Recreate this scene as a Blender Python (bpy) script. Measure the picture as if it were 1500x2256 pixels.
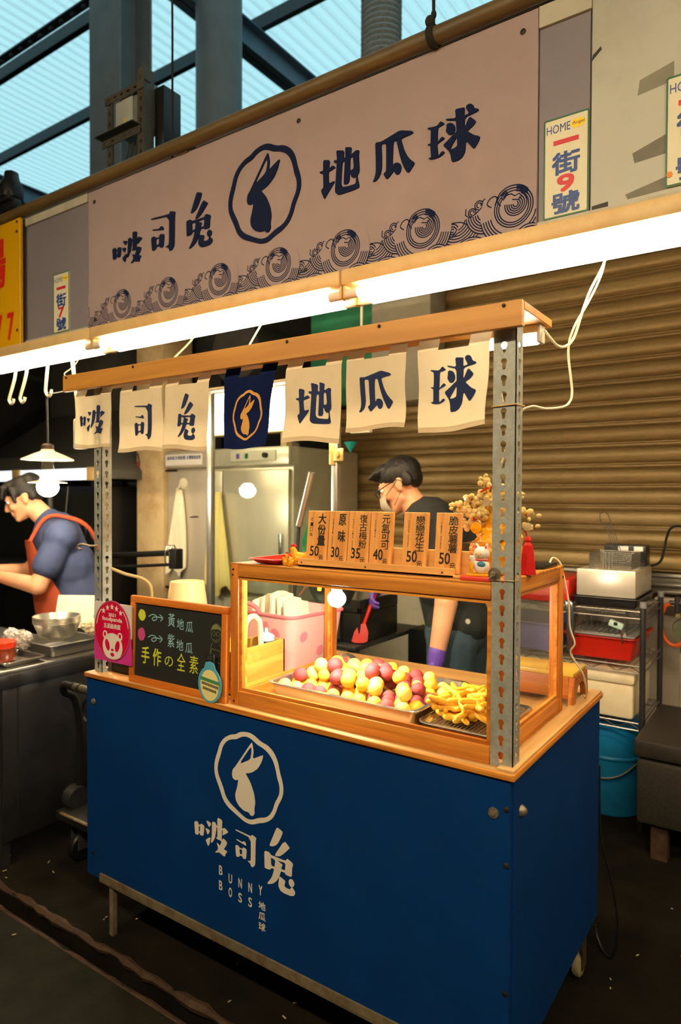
# -*- coding: utf-8 -*-
import bpy, bmesh, math, random
from mathutils import Vector, Matrix
from mathutils.geometry import tessellate_polygon
for o in list(bpy.data.objects): bpy.data.objects.remove(o)
SC = bpy.context.scene
COL = SC.collection
random.seed(7)
V = Vector
PI = math.pi

# ------------------------------------------------------------------ camera
YAW, PITCH, ROLL, FPX, EYE = 0.60264, -0.01937, 0.00398, 1491.72, 1.42
cam = bpy.data.objects.new('camera', bpy.data.cameras.new('camera'))
COL.objects.link(cam); SC.camera = cam
_f = V((-math.sin(YAW)*math.cos(PITCH), math.cos(YAW)*math.cos(PITCH), math.sin(PITCH)))
_r = V((math.cos(YAW), math.sin(YAW), 0)); _u = _r.cross(_f)
_r2 = _r*math.cos(ROLL)+_u*math.sin(ROLL); _u2 = -_r*math.sin(ROLL)+_u*math.cos(ROLL)
cam.matrix_world = Matrix(((_r2.x, _u2.x, -_f.x, 0), (_r2.y, _u2.y, -_f.y, 0), (_r2.z, _u2.z, -_f.z, EYE), (0, 0, 0, 1)))
cam.data.sensor_fit = 'HORIZONTAL'; cam.data.sensor_width = 36.0
cam.data.lens = FPX/1500.0*36.0
cam.data.clip_start = 0.05; cam.data.clip_end = 100
cam.data.dof.use_dof = True; cam.data.dof.focus_distance = 1.75; cam.data.dof.aperture_fstop = 4.5

# ------------------------------------------------------------------ world, exposure
w = bpy.data.worlds.new('dusk_sky'); SC.world = w; w.use_nodes = True
bg = w.node_tree.nodes['Background']
bg.inputs[0].default_value = (0.50, 0.90, 1.0, 1); bg.inputs[1].default_value = 1.35
vs = SC.view_settings
vs.view_transform = 'Standard'; vs.look = 'None'; vs.gamma = 1.0; vs.use_curve_mapping = False
vs.exposure = 0.0
TUBE_POWER, ACROSS_POWER, LED_POWER, BULB_POWER, PENDANT_POWER, PANEL_POWER = 46.0, 120.0, 24.0, 17.0, 55.0, 12.0

# ------------------------------------------------------------------ materials
MATS = {}
def S(r, g, b):
    def c(x):
        x /= 255.0
        return x/12.92 if x <= 0.04045 else ((x+0.055)/1.055)**2.4
    return (c(r), c(g), c(b))
def _new(name):
    m = bpy.data.materials.new(name); m.use_nodes = True
    nt = m.node_tree; p = nt.nodes['Principled BSDF']
    MATS[name] = m
    return m, nt, p
def mat(name, col, rough=0.5, metal=0.0, var=0.0, scale=20.0, stretch=(1, 1, 1), bump=0.0, bscale=80.0, spec=0.5,
        dirt=None, dirt_scale=4.0, dirt_amt=0.5, trans=0.0, ior=1.45, alpha=1.0, sub=0.0):
    m, nt, p = _new(name)
    N, L = nt.nodes, nt.links
    p.inputs['Base Color'].default_value = (*col, 1)
    p.inputs['Roughness'].default_value = rough
    p.inputs['Metallic'].default_value = metal
    p.inputs['Specular IOR Level'].default_value = spec
    p.inputs['IOR'].default_value = ior
    p.inputs['Alpha'].default_value = alpha
    if trans: p.inputs['Transmission Weight'].default_value = trans
    if sub:
        p.inputs['Subsurface Weight'].default_value = sub
        p.inputs['Subsurface Radius'].default_value = (0.02, 0.008, 0.004)
        p.inputs['Subsurface Scale'].default_value = 0.5
    tc = mp = None
    if var or bump or dirt:
        tc = N.new('ShaderNodeTexCoord'); mp = N.new('ShaderNodeMapping')
        mp.inputs['Scale'].default_value = stretch
        L.new(tc.outputs['Object'], mp.inputs['Vector'])
    src = None
    if var:
        nz = N.new('ShaderNodeTexNoise'); nz.inputs['Scale'].default_value = scale; nz.inputs['Detail'].default_value = 5
        L.new(mp.outputs[0], nz.inputs['Vector'])
        rp = N.new('ShaderNodeValToRGB'); e = rp.color_ramp.elements
        e[0].position = 0.3; e[1].position = 0.7
        e[0].color = (*[c*(1-var) for c in col], 1); e[1].color = (*[min(1, c*(1+var)) for c in col], 1)
        L.new(nz.outputs['Fac'], rp.inputs['Fac']); src = rp.outputs['Color']
    if dirt:
        nz = N.new('ShaderNodeTexNoise'); nz.inputs['Scale'].default_value = dirt_scale; nz.inputs['Detail'].default_value = 8
        nz.inputs['Roughness'].default_value = 0.65
        L.new(mp.outputs[0], nz.inputs['Vector'])
        rp = N.new('ShaderNodeValToRGB'); e = rp.color_ramp.elements
        e[0].position = 0.48; e[1].position = 0.72; e[0].color = (0, 0, 0, 1); e[1].color = (dirt_amt, dirt_amt, dirt_amt, 1)
        L.new(nz.outputs['Fac'], rp.inputs['Fac'])
        mx = N.new('ShaderNodeMix'); mx.data_type = 'RGBA'
        L.new(rp.outputs['Color'], mx.inputs[0])
        if src: L.new(src, mx.inputs[6])
        else: mx.inputs[6].default_value = (*col, 1)
        mx.inputs[7].default_value = (*dirt, 1)
        src = mx.outputs[2]
    if src: L.new(src, p.inputs['Base Color'])
    if bump:
        nz = N.new('ShaderNodeTexNoise'); nz.inputs['Scale'].default_value = bscale; nz.inputs['Detail'].default_value = 4
        L.new(mp.outputs[0], nz.inputs['Vector'])
        bp = N.new('ShaderNodeBump'); bp.inputs['Strength'].default_value = bump; bp.inputs['Distance'].default_value = 0.004
        L.new(nz.outputs['Fac'], bp.inputs['Height']); L.new(bp.outputs[0], p.inputs['Normal'])
    return m
def wood(name, c1, c2, axis=0, rough=0.45, scale=1.0, knots=True):
    m, nt, p = _new(name); N, L = nt.nodes, nt.links
    tc = N.new('ShaderNodeTexCoord'); mp = N.new('ShaderNodeMapping')
    s = [38.0*scale]*3; s[axis] = 2.2*scale; mp.inputs['Scale'].default_value = s
    L.new(tc.outputs['Object'], mp.inputs['Vector'])
    nz = N.new('ShaderNodeTexNoise'); nz.inputs['Scale'].default_value = 1.0; nz.inputs['Detail'].default_value = 7
    nz.inputs['Distortion'].default_value = 0.6
    L.new(mp.outputs[0], nz.inputs['Vector'])
    rp = N.new('ShaderNodeValToRGB'); e = rp.color_ramp.elements
    e[0].position = 0.32; e[1].position = 0.66; e[0].color = (*c2, 1); e[1].color = (*c1, 1)
    L.new(nz.outputs['Fac'], rp.inputs['Fac']); L.new(rp.outputs[0], p.inputs['Base Color'])
    p.inputs['Roughness'].default_value = rough
    bp = N.new('ShaderNodeBump'); bp.inputs['Strength'].default_value = 0.15; bp.inputs['Distance'].default_value = 0.002
    L.new(nz.outputs['Fac'], bp.inputs['Height']); L.new(bp.outputs[0], p.inputs['Normal'])
    return m
def emit(name, col, s):
    m, nt, p = _new(name)
    p.inputs['Base Color'].default_value = (*col, 1)
    p.inputs['Emission Color'].default_value = (*col, 1); p.inputs['Emission Strength'].default_value = s
    return m
def cloth(name, col, transl=0.45, var=0.06, dirt=None):
    m, nt, p = _new(name); N, L = nt.nodes, nt.links
    tc = N.new('ShaderNodeTexCoord')
    nz = N.new('ShaderNodeTexNoise'); nz.inputs['Scale'].default_value = 30; nz.inputs['Detail'].default_value = 8
    L.new(tc.outputs['Object'], nz.inputs['Vector'])
    rp = N.new('ShaderNodeValToRGB'); e = rp.color_ramp.elements
    e[0].color = (*[c*(1-var*1.6) for c in col], 1); e[1].color = (*[min(1, c*(1+var)) for c in col], 1)
    L.new(nz.outputs['Fac'], rp.inputs['Fac'])
    d = N.new('ShaderNodeBsdfDiffuse'); t = N.new('ShaderNodeBsdfTranslucent'); mx = N.new('ShaderNodeMixShader')
    wv = N.new('ShaderNodeTexNoise'); wv.inputs['Scale'].default_value = 900
    L.new(tc.outputs['Object'], wv.inputs['Vector'])
    bp = N.new('ShaderNodeBump'); bp.inputs['Strength'].default_value = 0.3; bp.inputs['Distance'].default_value = 0.001
    L.new(wv.outputs['Fac'], bp.inputs['Height'])
    L.new(bp.outputs[0], d.inputs['Normal'])
    L.new(rp.outputs[0], d.inputs['Color']); L.new(rp.outputs[0], t.inputs['Color'])
    mx.inputs[0].default_value = transl
    L.new(d.outputs[0], mx.inputs[1]); L.new(t.outputs[0], mx.inputs[2])
    L.new(mx.outputs[0], N['Material Output'].inputs['Surface'])
    N.remove(p)
    return m
def glass(name, tint=(0.97, 1, 0.98), refl=0.07, rough=0.0):
    # thin window pane: mostly clear, Fresnel reflection
    m, nt, p = _new(name); N, L = nt.nodes, nt.links
    t = N.new('ShaderNodeBsdfTransparent'); t.inputs[0].default_value = (*tint, 1)
    g = N.new('ShaderNodeBsdfGlossy'); g.inputs['Roughness'].default_value = rough
    ge = N.new('ShaderNodeNewGeometry'); dt = N.new('ShaderNodeVectorMath'); dt.operation = 'DOT_PRODUCT'
    L.new(ge.outputs['Incoming'], dt.inputs[0]); L.new(ge.outputs['Normal'], dt.inputs[1])
    def mth(op, a, b=None):
        q = N.new('ShaderNodeMath'); q.operation = op
        if isinstance(a, float): q.inputs[0].default_value = a
        else: L.new(a, q.inputs[0])
        if b is not None: q.inputs[1].default_value = b
        return q
    ab = mth('ABSOLUTE', dt.outputs['Value']); on = N.new('ShaderNodeMath'); on.operation = 'SUBTRACT'; on.inputs[0].default_value = 1.0
    L.new(ab.outputs[0], on.inputs[1]); pw = mth('POWER', on.outputs[0], 5.0); ml = mth('MULTIPLY_ADD', pw.outputs[0], 0.9); ml.inputs[2].default_value = refl*.5
    mx = N.new('ShaderNodeMixShader')
    L.new(ml.outputs[0], mx.inputs[0]); L.new(t.outputs[0], mx.inputs[1]); L.new(g.outputs[0], mx.inputs[2])
    L.new(mx.outputs[0], N['Material Output'].inputs['Surface']); N.remove(p)
    return m

# ------------------------------------------------------------------ mesh building
class MB:
    def __init__(s): s.v = []; s.f = []
    def add(s, v, f):
        o = len(s.v); s.v += [V(q) for q in v]; s.f += [tuple(i+o for i in q) for q in f]; return s
    def join(s, other): return s.add(other.v, other.f)
    def xf(s, M):
        s.v = [M @ q for q in s.v]; return s
    def move(s, d):
        d = V(d); s.v = [q+d for q in s.v]; return s
    def box(s, x0, x1, y0, y1, z0, z1, b=0.0, seg=2):
        if x0 > x1: x0, x1 = x1, x0
        if y0 > y1: y0, y1 = y1, y0
        if z0 > z1: z0, z1 = z1, z0
        if b <= 0:
            v = [(x0,y0,z0),(x1,y0,z0),(x1,y1,z0),(x0,y1,z0),(x0,y0,z1),(x1,y0,z1),(x1,y1,z1),(x0,y1,z1)]
            return s.add(v, [(0,3,2,1),(4,5,6,7),(0,1,5,4),(1,2,6,5),(2,3,7,6),(3,0,4,7)])
        bm = bmesh.new(); bmesh.ops.create_cube(bm, size=1.0)
        for q in bm.verts: q.co = V(((x0+x1)/2+q.co.x*(x1-x0), (y0+y1)/2+q.co.y*(y1-y0), (z0+z1)/2+q.co.z*(z1-z0)))
        b = min(b, (x1-x0)*.49, (y1-y0)*.49, (z1-z0)*.49)
        bmesh.ops.bevel(bm, geom=list(bm.edges), offset=b, segments=seg, affect='EDGES', profile=0.5)
        bm.verts.index_update()
        s.add([q.co.copy() for q in bm.verts], [tuple(q.index for q in f.verts) for f in bm.faces]); bm.free(); return s
    def cyl(s, p0, p1, r0, r1=None, n=16, caps=True):
        r1 = r0 if r1 is None else r1
        p0, p1 = V(p0), V(p1); d = (p1-p0).normalized()
        a = d.orthogonal().normalized(); b = d.cross(a)
        v = []; f = []
        for p, r in ((p0, r0), (p1, r1)):
            for i in range(n):
                t = 2*PI*i/n; v.append(p+a*math.cos(t)*r+b*math.sin(t)*r)
        for i in range(n): j = (i+1) % n; f.append((i, j, n+j, n+i))
        if caps: f.append(tuple(range(n-1, -1, -1))); f.append(tuple(range(n, 2*n)))
        return s.add(v, f)
    def tube(s, pts, r, n=8, closed=False, caps=True):
        pts = [V(p) for p in pts]; m = len(pts)
        rs = r if isinstance(r, (list, tuple)) else [r]*m
        v = []; f = []; a = None
        for i, p in enumerate(pts):
            if closed: d = pts[(i+1) % m]-pts[i-1]
            else: d = pts[min(i+1, m-1)]-pts[max(i-1, 0)]
            d.normalize()
            a = d.orthogonal().normalized() if a is None else (a-d*a.dot(d)).normalized()
            b = d.cross(a)
            for k in range(n):
                t = 2*PI*k/n; v.append(p+(a*math.cos(t)+b*math.sin(t))*rs[i])
        for i in range(m if closed else m-1):
            j = (i+1) % m
            for k in range(n):
                l = (k+1) % n; f.append((i*n+k, i*n+l, j*n+l, j*n+k))
        if caps and not closed: f.append(tuple(range(n-1, -1, -1))); f.append(tuple((m-1)*n+k for k in range(n)))
        return s.add(v, f)
    def lathe(s, prof, c, n=24, axis='z', cap=True):
        c = V(c); v = []; f = []; m = len(prof)
        for r, h in prof:
            for k in range(n):
                t = 2*PI*k/n; x, y = r*math.cos(t), r*math.sin(t)
                v.append(c+(V((x, y, h)) if axis == 'z' else V((x, h, y)) if axis == 'y' else V((h, x, y))))
        for i in range(m-1):
            for k in range(n):
                l = (k+1) % n
                q = (i*n+k, i*n+l, (i+1)*n+l, (i+1)*n+k); f.append(q if axis != 'y' else q[::-1])
        if cap:
            if prof[0][0] > 1e-6: f.append(tuple(range(n-1, -1, -1)))
            if prof[-1][0] > 1e-6: f.append(tuple((m-1)*n+k for k in range(n)))
        return s.add(v, f)
    def ball(s, c, r, nu=14, nv=9, M=None):
        r = (r, r, r) if not isinstance(r, (tuple, list)) else r
        v = [V((0, 0, r[2]))]; f = []
        for i in range(1, nv):
            p = PI*i/nv
            for k in range(nu):
                t = 2*PI*k/nu; v.append(V((r[0]*math.sin(p)*math.cos(t), r[1]*math.sin(p)*math.sin(t), r[2]*math.cos(p))))
        v.append(V((0, 0, -r[2]))); e = len(v)-1
        for k in range(nu):
            l = (k+1) % nu; f.append((0, 1+k, 1+l)); f.append((e, 1+(nv-2)*nu+l, 1+(nv-2)*nu+k))
            for i in range(nv-2): f.append((1+i*nu+k, 1+(i+1)*nu+k, 1+(i+1)*nu+l, 1+i*nu+l))
        if M is not None: v = [M @ q for q in v]
        return s.add([q+V(c) for q in v], f)
    def cap(s, p0, p1, r0, r1=None, n=12, flat=None):
        # tapered capsule
        r1 = r0 if r1 is None else r1
        p0, p1 = V(p0), V(p1); d = (p1-p0)
        L = d.length; d = d.normalized() if L > 1e-9 else V((0, 0, 1))
        pts = []; rs = []
        for t in (-1, -.8, -.45, 0): pts.append(p0+d*(t*r0)); rs.append(r0*math.sqrt(max(0.0008, 1-t*t)))
        for t in (0, .45, .8, 1): pts.append(p1+d*(t*r1)); rs.append(r1*math.sqrt(max(0.0008, 1-t*t)))
        return s.tube(pts, rs, n)
    def poly(s, loops, fr, d=0.0, w=0.0):
        # filled 2-D outline with holes on frame fr, from height w to w+d (d=0: flat print)
        if len(loops) > 1:
            def area(l): return abs(sum(l[i-1][0]*l[i][1]-l[i][0]*l[i-1][1] for i in range(len(l))))
            def inside(p, l):
                c = False
                for i in range(len(l)):
                    a, b = l[i-1], l[i]
                    if (a[1] > p[1]) != (b[1] > p[1]) and p[0] < (b[0]-a[0])*(p[1]-a[1])/(b[1]-a[1])+a[0]: c = not c
                return c
            srt = sorted(loops, key=area, reverse=True); gr = []
            for l in srt:
                for g in gr:
                    if inside(l[0], g[0]): g.append(l); break
                else: gr.append([l])
            if len(gr) > 1:
                for g in gr: s.poly(g, fr, d, w)
                return s
        o = len(s.v); flat = [V((p[0], p[1], 0)) for l in loops for p in l]
        tris = tessellate_polygon([[V((p[0], p[1], 0)) for p in l] for l in loops])
        tr = []
        for a, b, c in tris:
            A, B, C = flat[a], flat[b], flat[c]
            tr.append((a, b, c) if (B-A).cross(C-A).z > 0 else (a, c, b))
        n = len(flat)
        s.v += [fr(p.x, p.y, w+d) for p in flat]; s.f += [tuple(i+o for i in t) for t in tr]
        if d:
            s.v += [fr(p.x, p.y, w) for p in flat]
            s.f += [tuple(n+i+o for i in (t[0], t[2], t[1])) for t in tr]
            k = 0
            for l in loops:
                ar = sum(l[i][0]*l[(i+1) % len(l)][1]-l[(i+1) % len(l)][0]*l[i][1] for i in range(len(l)))
                for i in range(len(l)):
                    a, b = k+i, k+(i+1) % len(l)
                    s.f.append(tuple(q+o for q in (a, n+a, n+b, b)))
                k += len(l)
        return s
    def strip(s, pts, wd, fr, w=0.0, closed=False):
        # flat ribbon of width wd along a 2-D polyline
        m = len(pts); o = len(s.v)
        for i in range(m):
            a = pts[i-1] if (closed or i) else pts[i]; b = pts[(i+1) % m] if (closed or i < m-1) else pts[i]
            dx, dy = b[0]-a[0], b[1]-a[1]; l = math.hypot(dx, dy) or 1
            nx, ny = -dy/l*wd/2, dx/l*wd/2
            s.v += [fr(pts[i][0]+nx, pts[i][1]+ny, w), fr(pts[i][0]-nx, pts[i][1]-ny, w)]
        for i in range(m if closed else m-1):
            j = (i+1) % m; s.f.append((o+2*i, o+2*i+1, o+2*j+1, o+2*j))
        return s
    def grid(s, fn, nu, nv):
        o = len(s.v)
        for j in range(nv+1):
            for i in range(nu+1): s.v.append(V(fn(i/nu, j/nv)))
        for j in range(nv):
            for i in range(nu):
                a = o+j*(nu+1)+i; s.f.append((a, a+1, a+nu+2, a+nu+1))
        return s
    def split(s, mx):
        # cut long triangles so that a print can follow a curved cloth
        out = []; st = [tuple(f) for f in s.f if len(f) == 3]+[(f[0], f[k], f[k+1]) for f in s.f if len(f) > 3 for k in range(1, len(f)-1)]
        mids = {}
        while st:
            a, b, c = st.pop(); e = [((s.v[a]-s.v[b]).length, a, b, c), ((s.v[b]-s.v[c]).length, b, c, a), ((s.v[c]-s.v[a]).length, c, a, b)]
            l, p, q, r = max(e)
            if l <= mx: out.append((a, b, c)); continue
            k = (min(p, q), max(p, q))
            if k not in mids: mids[k] = len(s.v); s.v.append((s.v[p]+s.v[q])/2)
            h = mids[k]; st += [(p, h, r), (h, q, r)]
        s.f = out; return s
def frame(o, u, v):
    o, u, v = V(o), V(u).normalized(), V(v).normalized(); n = u.cross(v)
    return lambda a, b, w=0.0: o+u*a+v*b+n*w
def front(x, y, z): return frame((x, y, z), (1, 0, 0), (0, 0, 1))     # faces the alley (-y)
def sidef(x, y, z): return frame((x, y, z), (0, 1, 0), (0, 0, 1))     # faces +x
def topf(x, y, z): return frame((x, y, z), (1, 0, 0), (0, 1, 0))
def chaikin(l, k=1, t=0.22):
    for _ in range(k):
        o = []
        for i in range(len(l)):
            a, b = l[i], l[(i+1) % len(l)]
            o += [(a[0]+(b[0]-a[0])*t, a[1]+(b[1]-a[1])*t), (b[0]+(a[0]-b[0])*t, b[1]+(a[1]-b[1])*t)]
        l = o
    return l
def spline(pts, k=6, closed=False):
    pts = [V(p) for p in pts]; m = len(pts); out = []
    for i in range(m if closed else m-1):
        p0 = pts[i-1] if (closed or i) else pts[i]; p1 = pts[i]; p2 = pts[(i+1) % m]
        p3 = pts[(i+2) % m] if (closed or i < m-2) else p2
        for j in range(k):
            t = j/k; out.append(0.5*((2*p1)+(p2-p0)*t+(2*p0-5*p1+4*p2-p3)*t*t+(3*p1-p0-3*p2+p3)*t**3))
    if not closed: out.append(pts[-1])
    return out
def circle(cx, cy, r, n=32, a0=0, a1=2*PI, ry=None):
    ry = r if ry is None else ry
    full = abs(a1-a0-2*PI) < 1e-6
    return [(cx+r*math.cos(a0+(a1-a0)*i/(n if full else n-1)), cy+ry*math.sin(a0+(a1-a0)*i/(n if full else n-1))) for i in range(n)]
def rrect(x0, x1, y0, y1, r, n=5):
    o = []
    for cx, cy, a in ((x1-r, y0+r, -PI/2), (x1-r, y1-r, 0), (x0+r, y1-r, PI/2), (x0+r, y0+r, PI)):
        o += [(cx+r*math.cos(a+PI/2*i/n), cy+r*math.sin(a+PI/2*i/n)) for i in range(n+1)]
    return o

# ------------------------------------------------------------------ objects
ORG = {}
def thing(name, label, cat, loc, group=None):
    o = bpy.data.objects.new(name, None); COL.objects.link(o); o.location = loc; o.empty_display_size = 0.05
    o['label'] = label; o['category'] = cat
    if group: o['group'] = group
    ORG[o] = V(loc); return o
def _mesh(name, mb, m, off, smooth):
    me = bpy.data.meshes.new(name); me.from_pydata([tuple(q-off) for q in mb.v], [], mb.f); me.update()
    if m: me.materials.append(MATS[m] if isinstance(m, str) else m)
    if smooth:
        me.polygons.foreach_set('use_smooth', [True]*len(me.polygons))
        if smooth is not True: me.set_sharp_from_angle(angle=math.radians(smooth))
    return me
def part(name, mb, m, parent, smooth=35, label=None, kind=None):
    o = bpy.data.objects.new(name, _mesh(name, mb, m, ORG[parent], smooth)); COL.objects.link(o)
    o.parent = parent; ORG[o] = ORG[parent]
    if label: o['label'] = label
    if kind: o['kind'] = kind
    return o
def _base(mb):
    xs = [q.x for q in mb.v]; ys = [q.y for q in mb.v]; zs = [q.z for q in mb.v]
    return V(((min(xs)+max(xs))/2, (min(ys)+max(ys))/2, min(zs)))
def solo(name, mb, m, label, cat, group=None, smooth=35, kind=None):
    b = _base(mb); o = bpy.data.objects.new(name, _mesh(name, mb, m, b, smooth)); COL.objects.link(o); o.location = b
    o['label'] = label
    if cat: o['category'] = cat
    if group: o['group'] = group
    if kind: o['kind'] = kind
    ORG[o] = b; return o
def struct(name, mb, m, label, cat, smooth=None):
    return solo(name, mb, m, label, cat, None, smooth, 'structure')
def dup(root, loc, label=None, rotz=None):
    r = root.copy(); COL.objects.link(r); r.location = loc; ORG[r] = V(loc)
    if label: r['label'] = label
    if rotz is not None: r.rotation_euler = (0, 0, rotz)
    for ch in [c for c in root.children]:
        c = ch.copy(); COL.objects.link(c); c.parent = r
        for g in [q for q in ch.children]:
            d = g.copy(); COL.objects.link(d); d.parent = c
    return r
def remesh(mb, voxel=0.006, smooth=6, dec=None):
    me = bpy.data.meshes.new('shape'); me.from_pydata([tuple(q) for q in mb.v], [], mb.f); me.update()
    o = bpy.data.objects.new('shape', me); COL.objects.link(o)
    md = o.modifiers.new('r', 'REMESH'); md.mode = 'VOXEL'; md.voxel_size = voxel
    if smooth:
        sm = o.modifiers.new('s', 'SMOOTH'); sm.factor = 0.5; sm.iterations = smooth
    dg = bpy.context.evaluated_depsgraph_get(); dg.update()
    e = o.evaluated_get(dg).to_mesh()
    out = MB(); out.v = [q.co.copy() for q in e.vertices]; out.f = [tuple(p.vertices) for p in e.polygons]
    bpy.data.objects.remove(o); bpy.data.meshes.remove(me)
    return out
_TXT = {}
def text_tris(s):
    if s in _TXT: return _TXT[s]
    c = bpy.data.curves.new('t', 'FONT'); c.body = s; c.size = 1.0; c.resolution_u = 3
    o = bpy.data.objects.new('t', c); COL.objects.link(o)
    dg = bpy.context.evaluated_depsgraph_get(); dg.update()
    me = o.evaluated_get(dg).to_mesh()
    v = [q.co.copy() for q in me.vertices]; f = [tuple(p.vertices) for p in me.polygons]
    bpy.data.objects.remove(o); bpy.data.curves.remove(c)
    _TXT[s] = (v, f); return v, f
def text(mb, s, fr, x, y, h, wd=None, bold=0.0, w=0.0007, slant=0.0):
    # s fitted into a box: left x, bottom y, height h, width wd (None: keep shape)
    v, f = text_tris(s)
    if not v: return mb
    x0 = min(q.x for q in v); x1 = max(q.x for q in v); y0 = min(q.y for q in v); y1 = max(q.y for q in v)
    sy = h/max(1e-6, y1-y0); sx = sy if wd is None else wd/max(1e-6, x1-x0)
    offs = [(0, 0)] if not bold else [(-bold, -bold), (bold, -bold), (-bold, bold), (bold, bold), (0, 0)]
    for k, (dx, dy) in enumerate(offs):
        mb.add([fr(x+(q.x-x0)*sx+dx+slant*(q.y-y0)*sy, y+(q.y-y0)*sy+dy, w+k*0.00004) for q in v], f)
    return mb
def vtext(mb, s, fr, x, ytop, h, pitch, wd=None, bold=0.0, w=0.0007):
    for i, ch in enumerate(s):
        if ch != ' ': text(mb, ch, fr, x, ytop-h-i*pitch, h, wd, bold, w)
    return mb
GLYPH = {
'地': ['102,890 288,838 263,650 339,687 379,696 446,633 349,603 264,585 249,561 260,323 410,344 411,308 266,151 146,11 125,23 43,207 63,243 114,263 102,584 21,609 0,643 26,653 107,648', '467,985 496,993 673,942 659,787 712,776 707,989 721,1000 856,962 871,941 852,796 972,849 1000,857 1071,833 1058,723 1078,418 1074,365 1022,300 1036,233 1080,72 1066,28 918,11 580,0 501,16 446,65 431,118 473,630 477,721 413,739 393,781 418,798 489,782 467,961', '630,707 698,700 666,218 691,192 773,190 817,235 820,393 844,386 869,317 917,280 994,280 994,165 966,129 677,136 618,175 598,219 602,387', '838,741 910,741 935,504 907,464 830,454'],
'瓜': ['64,913 210,891 316,909 526,957 714,1000 1020,899 1057,855 1030,835 753,809 749,770 819,548 904,379 979,286 1085,188 1080,145 953,0 897,18 842,106 766,272 699,501 627,801 542,806 526,264 545,239 554,286 587,309 663,300 724,259 757,169 734,78 688,34 627,38 589,85 574,145 399,4 360,14 292,123 302,153 364,186 361,720 346,814 225,833 241,589 243,301 215,168 166,98 88,36 0,34 59,135 87,260 80,634'],
'球': ['0,803 23,811 189,789 226,800 280,849 307,850 380,785 299,761 231,754 224,473 228,469 300,537 332,548 386,503 220,438 220,401 235,258 253,203 302,254 348,270 384,236 330,198 258,174 166,170 74,183 32,212 46,219 92,215 77,368 72,448 21,471 7,487 25,495 77,484 83,757 23,780', '417,750 452,767 505,759 560,726 595,663 600,597 570,550 525,531 472,539 431,583 404,632 417,685', '592,990 781,966 790,947 787,816 795,811 882,822 865,859 816,947 837,991 889,1000 932,986 971,944 980,906 1010,873 1053,859 1083,830 1053,807 796,774 793,595 802,592 882,742 917,744 1016,646 1016,614 953,554 850,510 867,488 988,385 1108,326 1092,260 1016,155 986,136 956,157 821,335 810,127 750,40 662,0 547,3 525,38 510,139 474,231 343,378 445,441 570,526 631,555 616,777 434,828 397,857 429,860 616,813', '637,458 647,278 572,251 492,254 518,299 571,372'],
'啵': ['0,648 66,677 132,684 165,616 224,601 241,636 284,665 403,628 365,348 284,328 224,338 218,391 175,378 165,321 66,300 33,315 17,442', '175,572 230,580 224,431 175,417', '472,809 584,801 658,776 653,729 590,654 553,677', '435,583 520,588 605,570 605,524 542,433 510,450 478,511', '451,250 520,316 642,386 595,169 558,116 531,127', '701,826 764,851 822,844 868,774 905,761 904,977 931,999 1004,1000 1092,964 1076,756 1112,751 1148,791 1230,769 1317,719 1271,676 1128,582 1096,573 1112,706 1071,710 1071,430 1092,437 1123,490 1220,459 1271,413 1251,347 1149,197 1190,186 1261,185 1266,141 1220,97 1185,0 1077,24 983,60 837,12 822,30 921,113 932,177 879,314 1004,244 1071,400 900,406 837,438 905,442 905,723 864,726 858,619 806,406 732,286 669,233 653,248 690,442'],
'司': ['0,949 23,982 667,940 675,982 729,1000 884,943 850,867 839,140 799,54 739,6 669,0 642,72 598,104 524,128 555,144 656,168 658,891', '41,662 64,684 297,653 351,698 412,696 465,622 448,590 342,605', '5,465 54,494 127,495 176,449 297,435 314,484 351,505 484,474 457,187 422,157 360,151 306,180 297,218 191,205 173,160 118,133 37,138', '180,407 297,409 293,263 190,245'],
'兔': ['250,987 276,1000 384,961 336,848 283,756 237,707 171,671 114,665 111,685', '411,832 521,750 504,730 401,623 317,556 205,532', '0,537 24,555 91,559 118,547 138,522 441,520 460,559 486,562 569,532 586,501 569,456 561,302 441,304 428,330 344,332 311,226 259,148 186,82 100,44 59,44 153,165 192,265 205,324 149,318 116,280 18,277 8,290', '135,487 231,470 215,355 145,354', '258,476 438,491 428,363 343,365 376,436 363,447', '311,229 331,235 429,203 432,184 416,138 416,112 448,98 513,96 538,112 552,144 574,147 628,92 628,61 606,26 546,3 416,0 345,12 302,59 292,107', '500,226 519,258 551,273 589,261 615,218 602,174 571,148 532,151 506,178'],
'E': ['447,993 542,1000 620,974 690,935 790,916 873,863 933,773 959,663 992,585 1011,492 993,401 934,305 904,216 845,130 746,71 677,51 575,3 480,0 384,34 302,67 211,103 136,169 94,263 51,339 8,422 0,532 25,624 55,692 85,785 152,867 252,924 325,938 382,974', '447,942 510,949 574,929 644,890 729,873 813,827 873,759 907,669 922,597 956,524 956,449 934,392 889,322 871,254 822,176 761,131 669,106 559,49 480,48 400,80 318,119 244,155 178,211 140,306 98,376 55,452 55,545 85,619 110,692 135,771 194,839 268,875 342,887 390,918', '285,542 326,585 562,900 574,888 593,803 578,722 714,791 729,788 706,716 652,633 574,576 519,553 471,543 543,465 598,353 618,258 602,176 610,137 583,100 551,98 524,126 456,125 384,155 335,208 322,272 351,358 371,447 326,431 285,445 273,490', '558,858 562,790 543,706 379,621'],
}
for _k in GLYPH: GLYPH[_k] = [[tuple(int(t)/1000.0 for t in p.split(',')) for p in l.split()] for l in GLYPH[_k]]
def gloops(k, x, y, h, wd=None, it=1):
    xs = [p[0] for l in GLYPH[k] for p in l]; W = max(xs)-min(xs)
    sx = h if wd is None else wd/W
    return [chaikin([(x+(p[0]-min(xs))*sx, y+p[1]*h) for p in l], it, 0.16 if it == 1 else 0.25) for l in GLYPH[k]]
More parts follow.
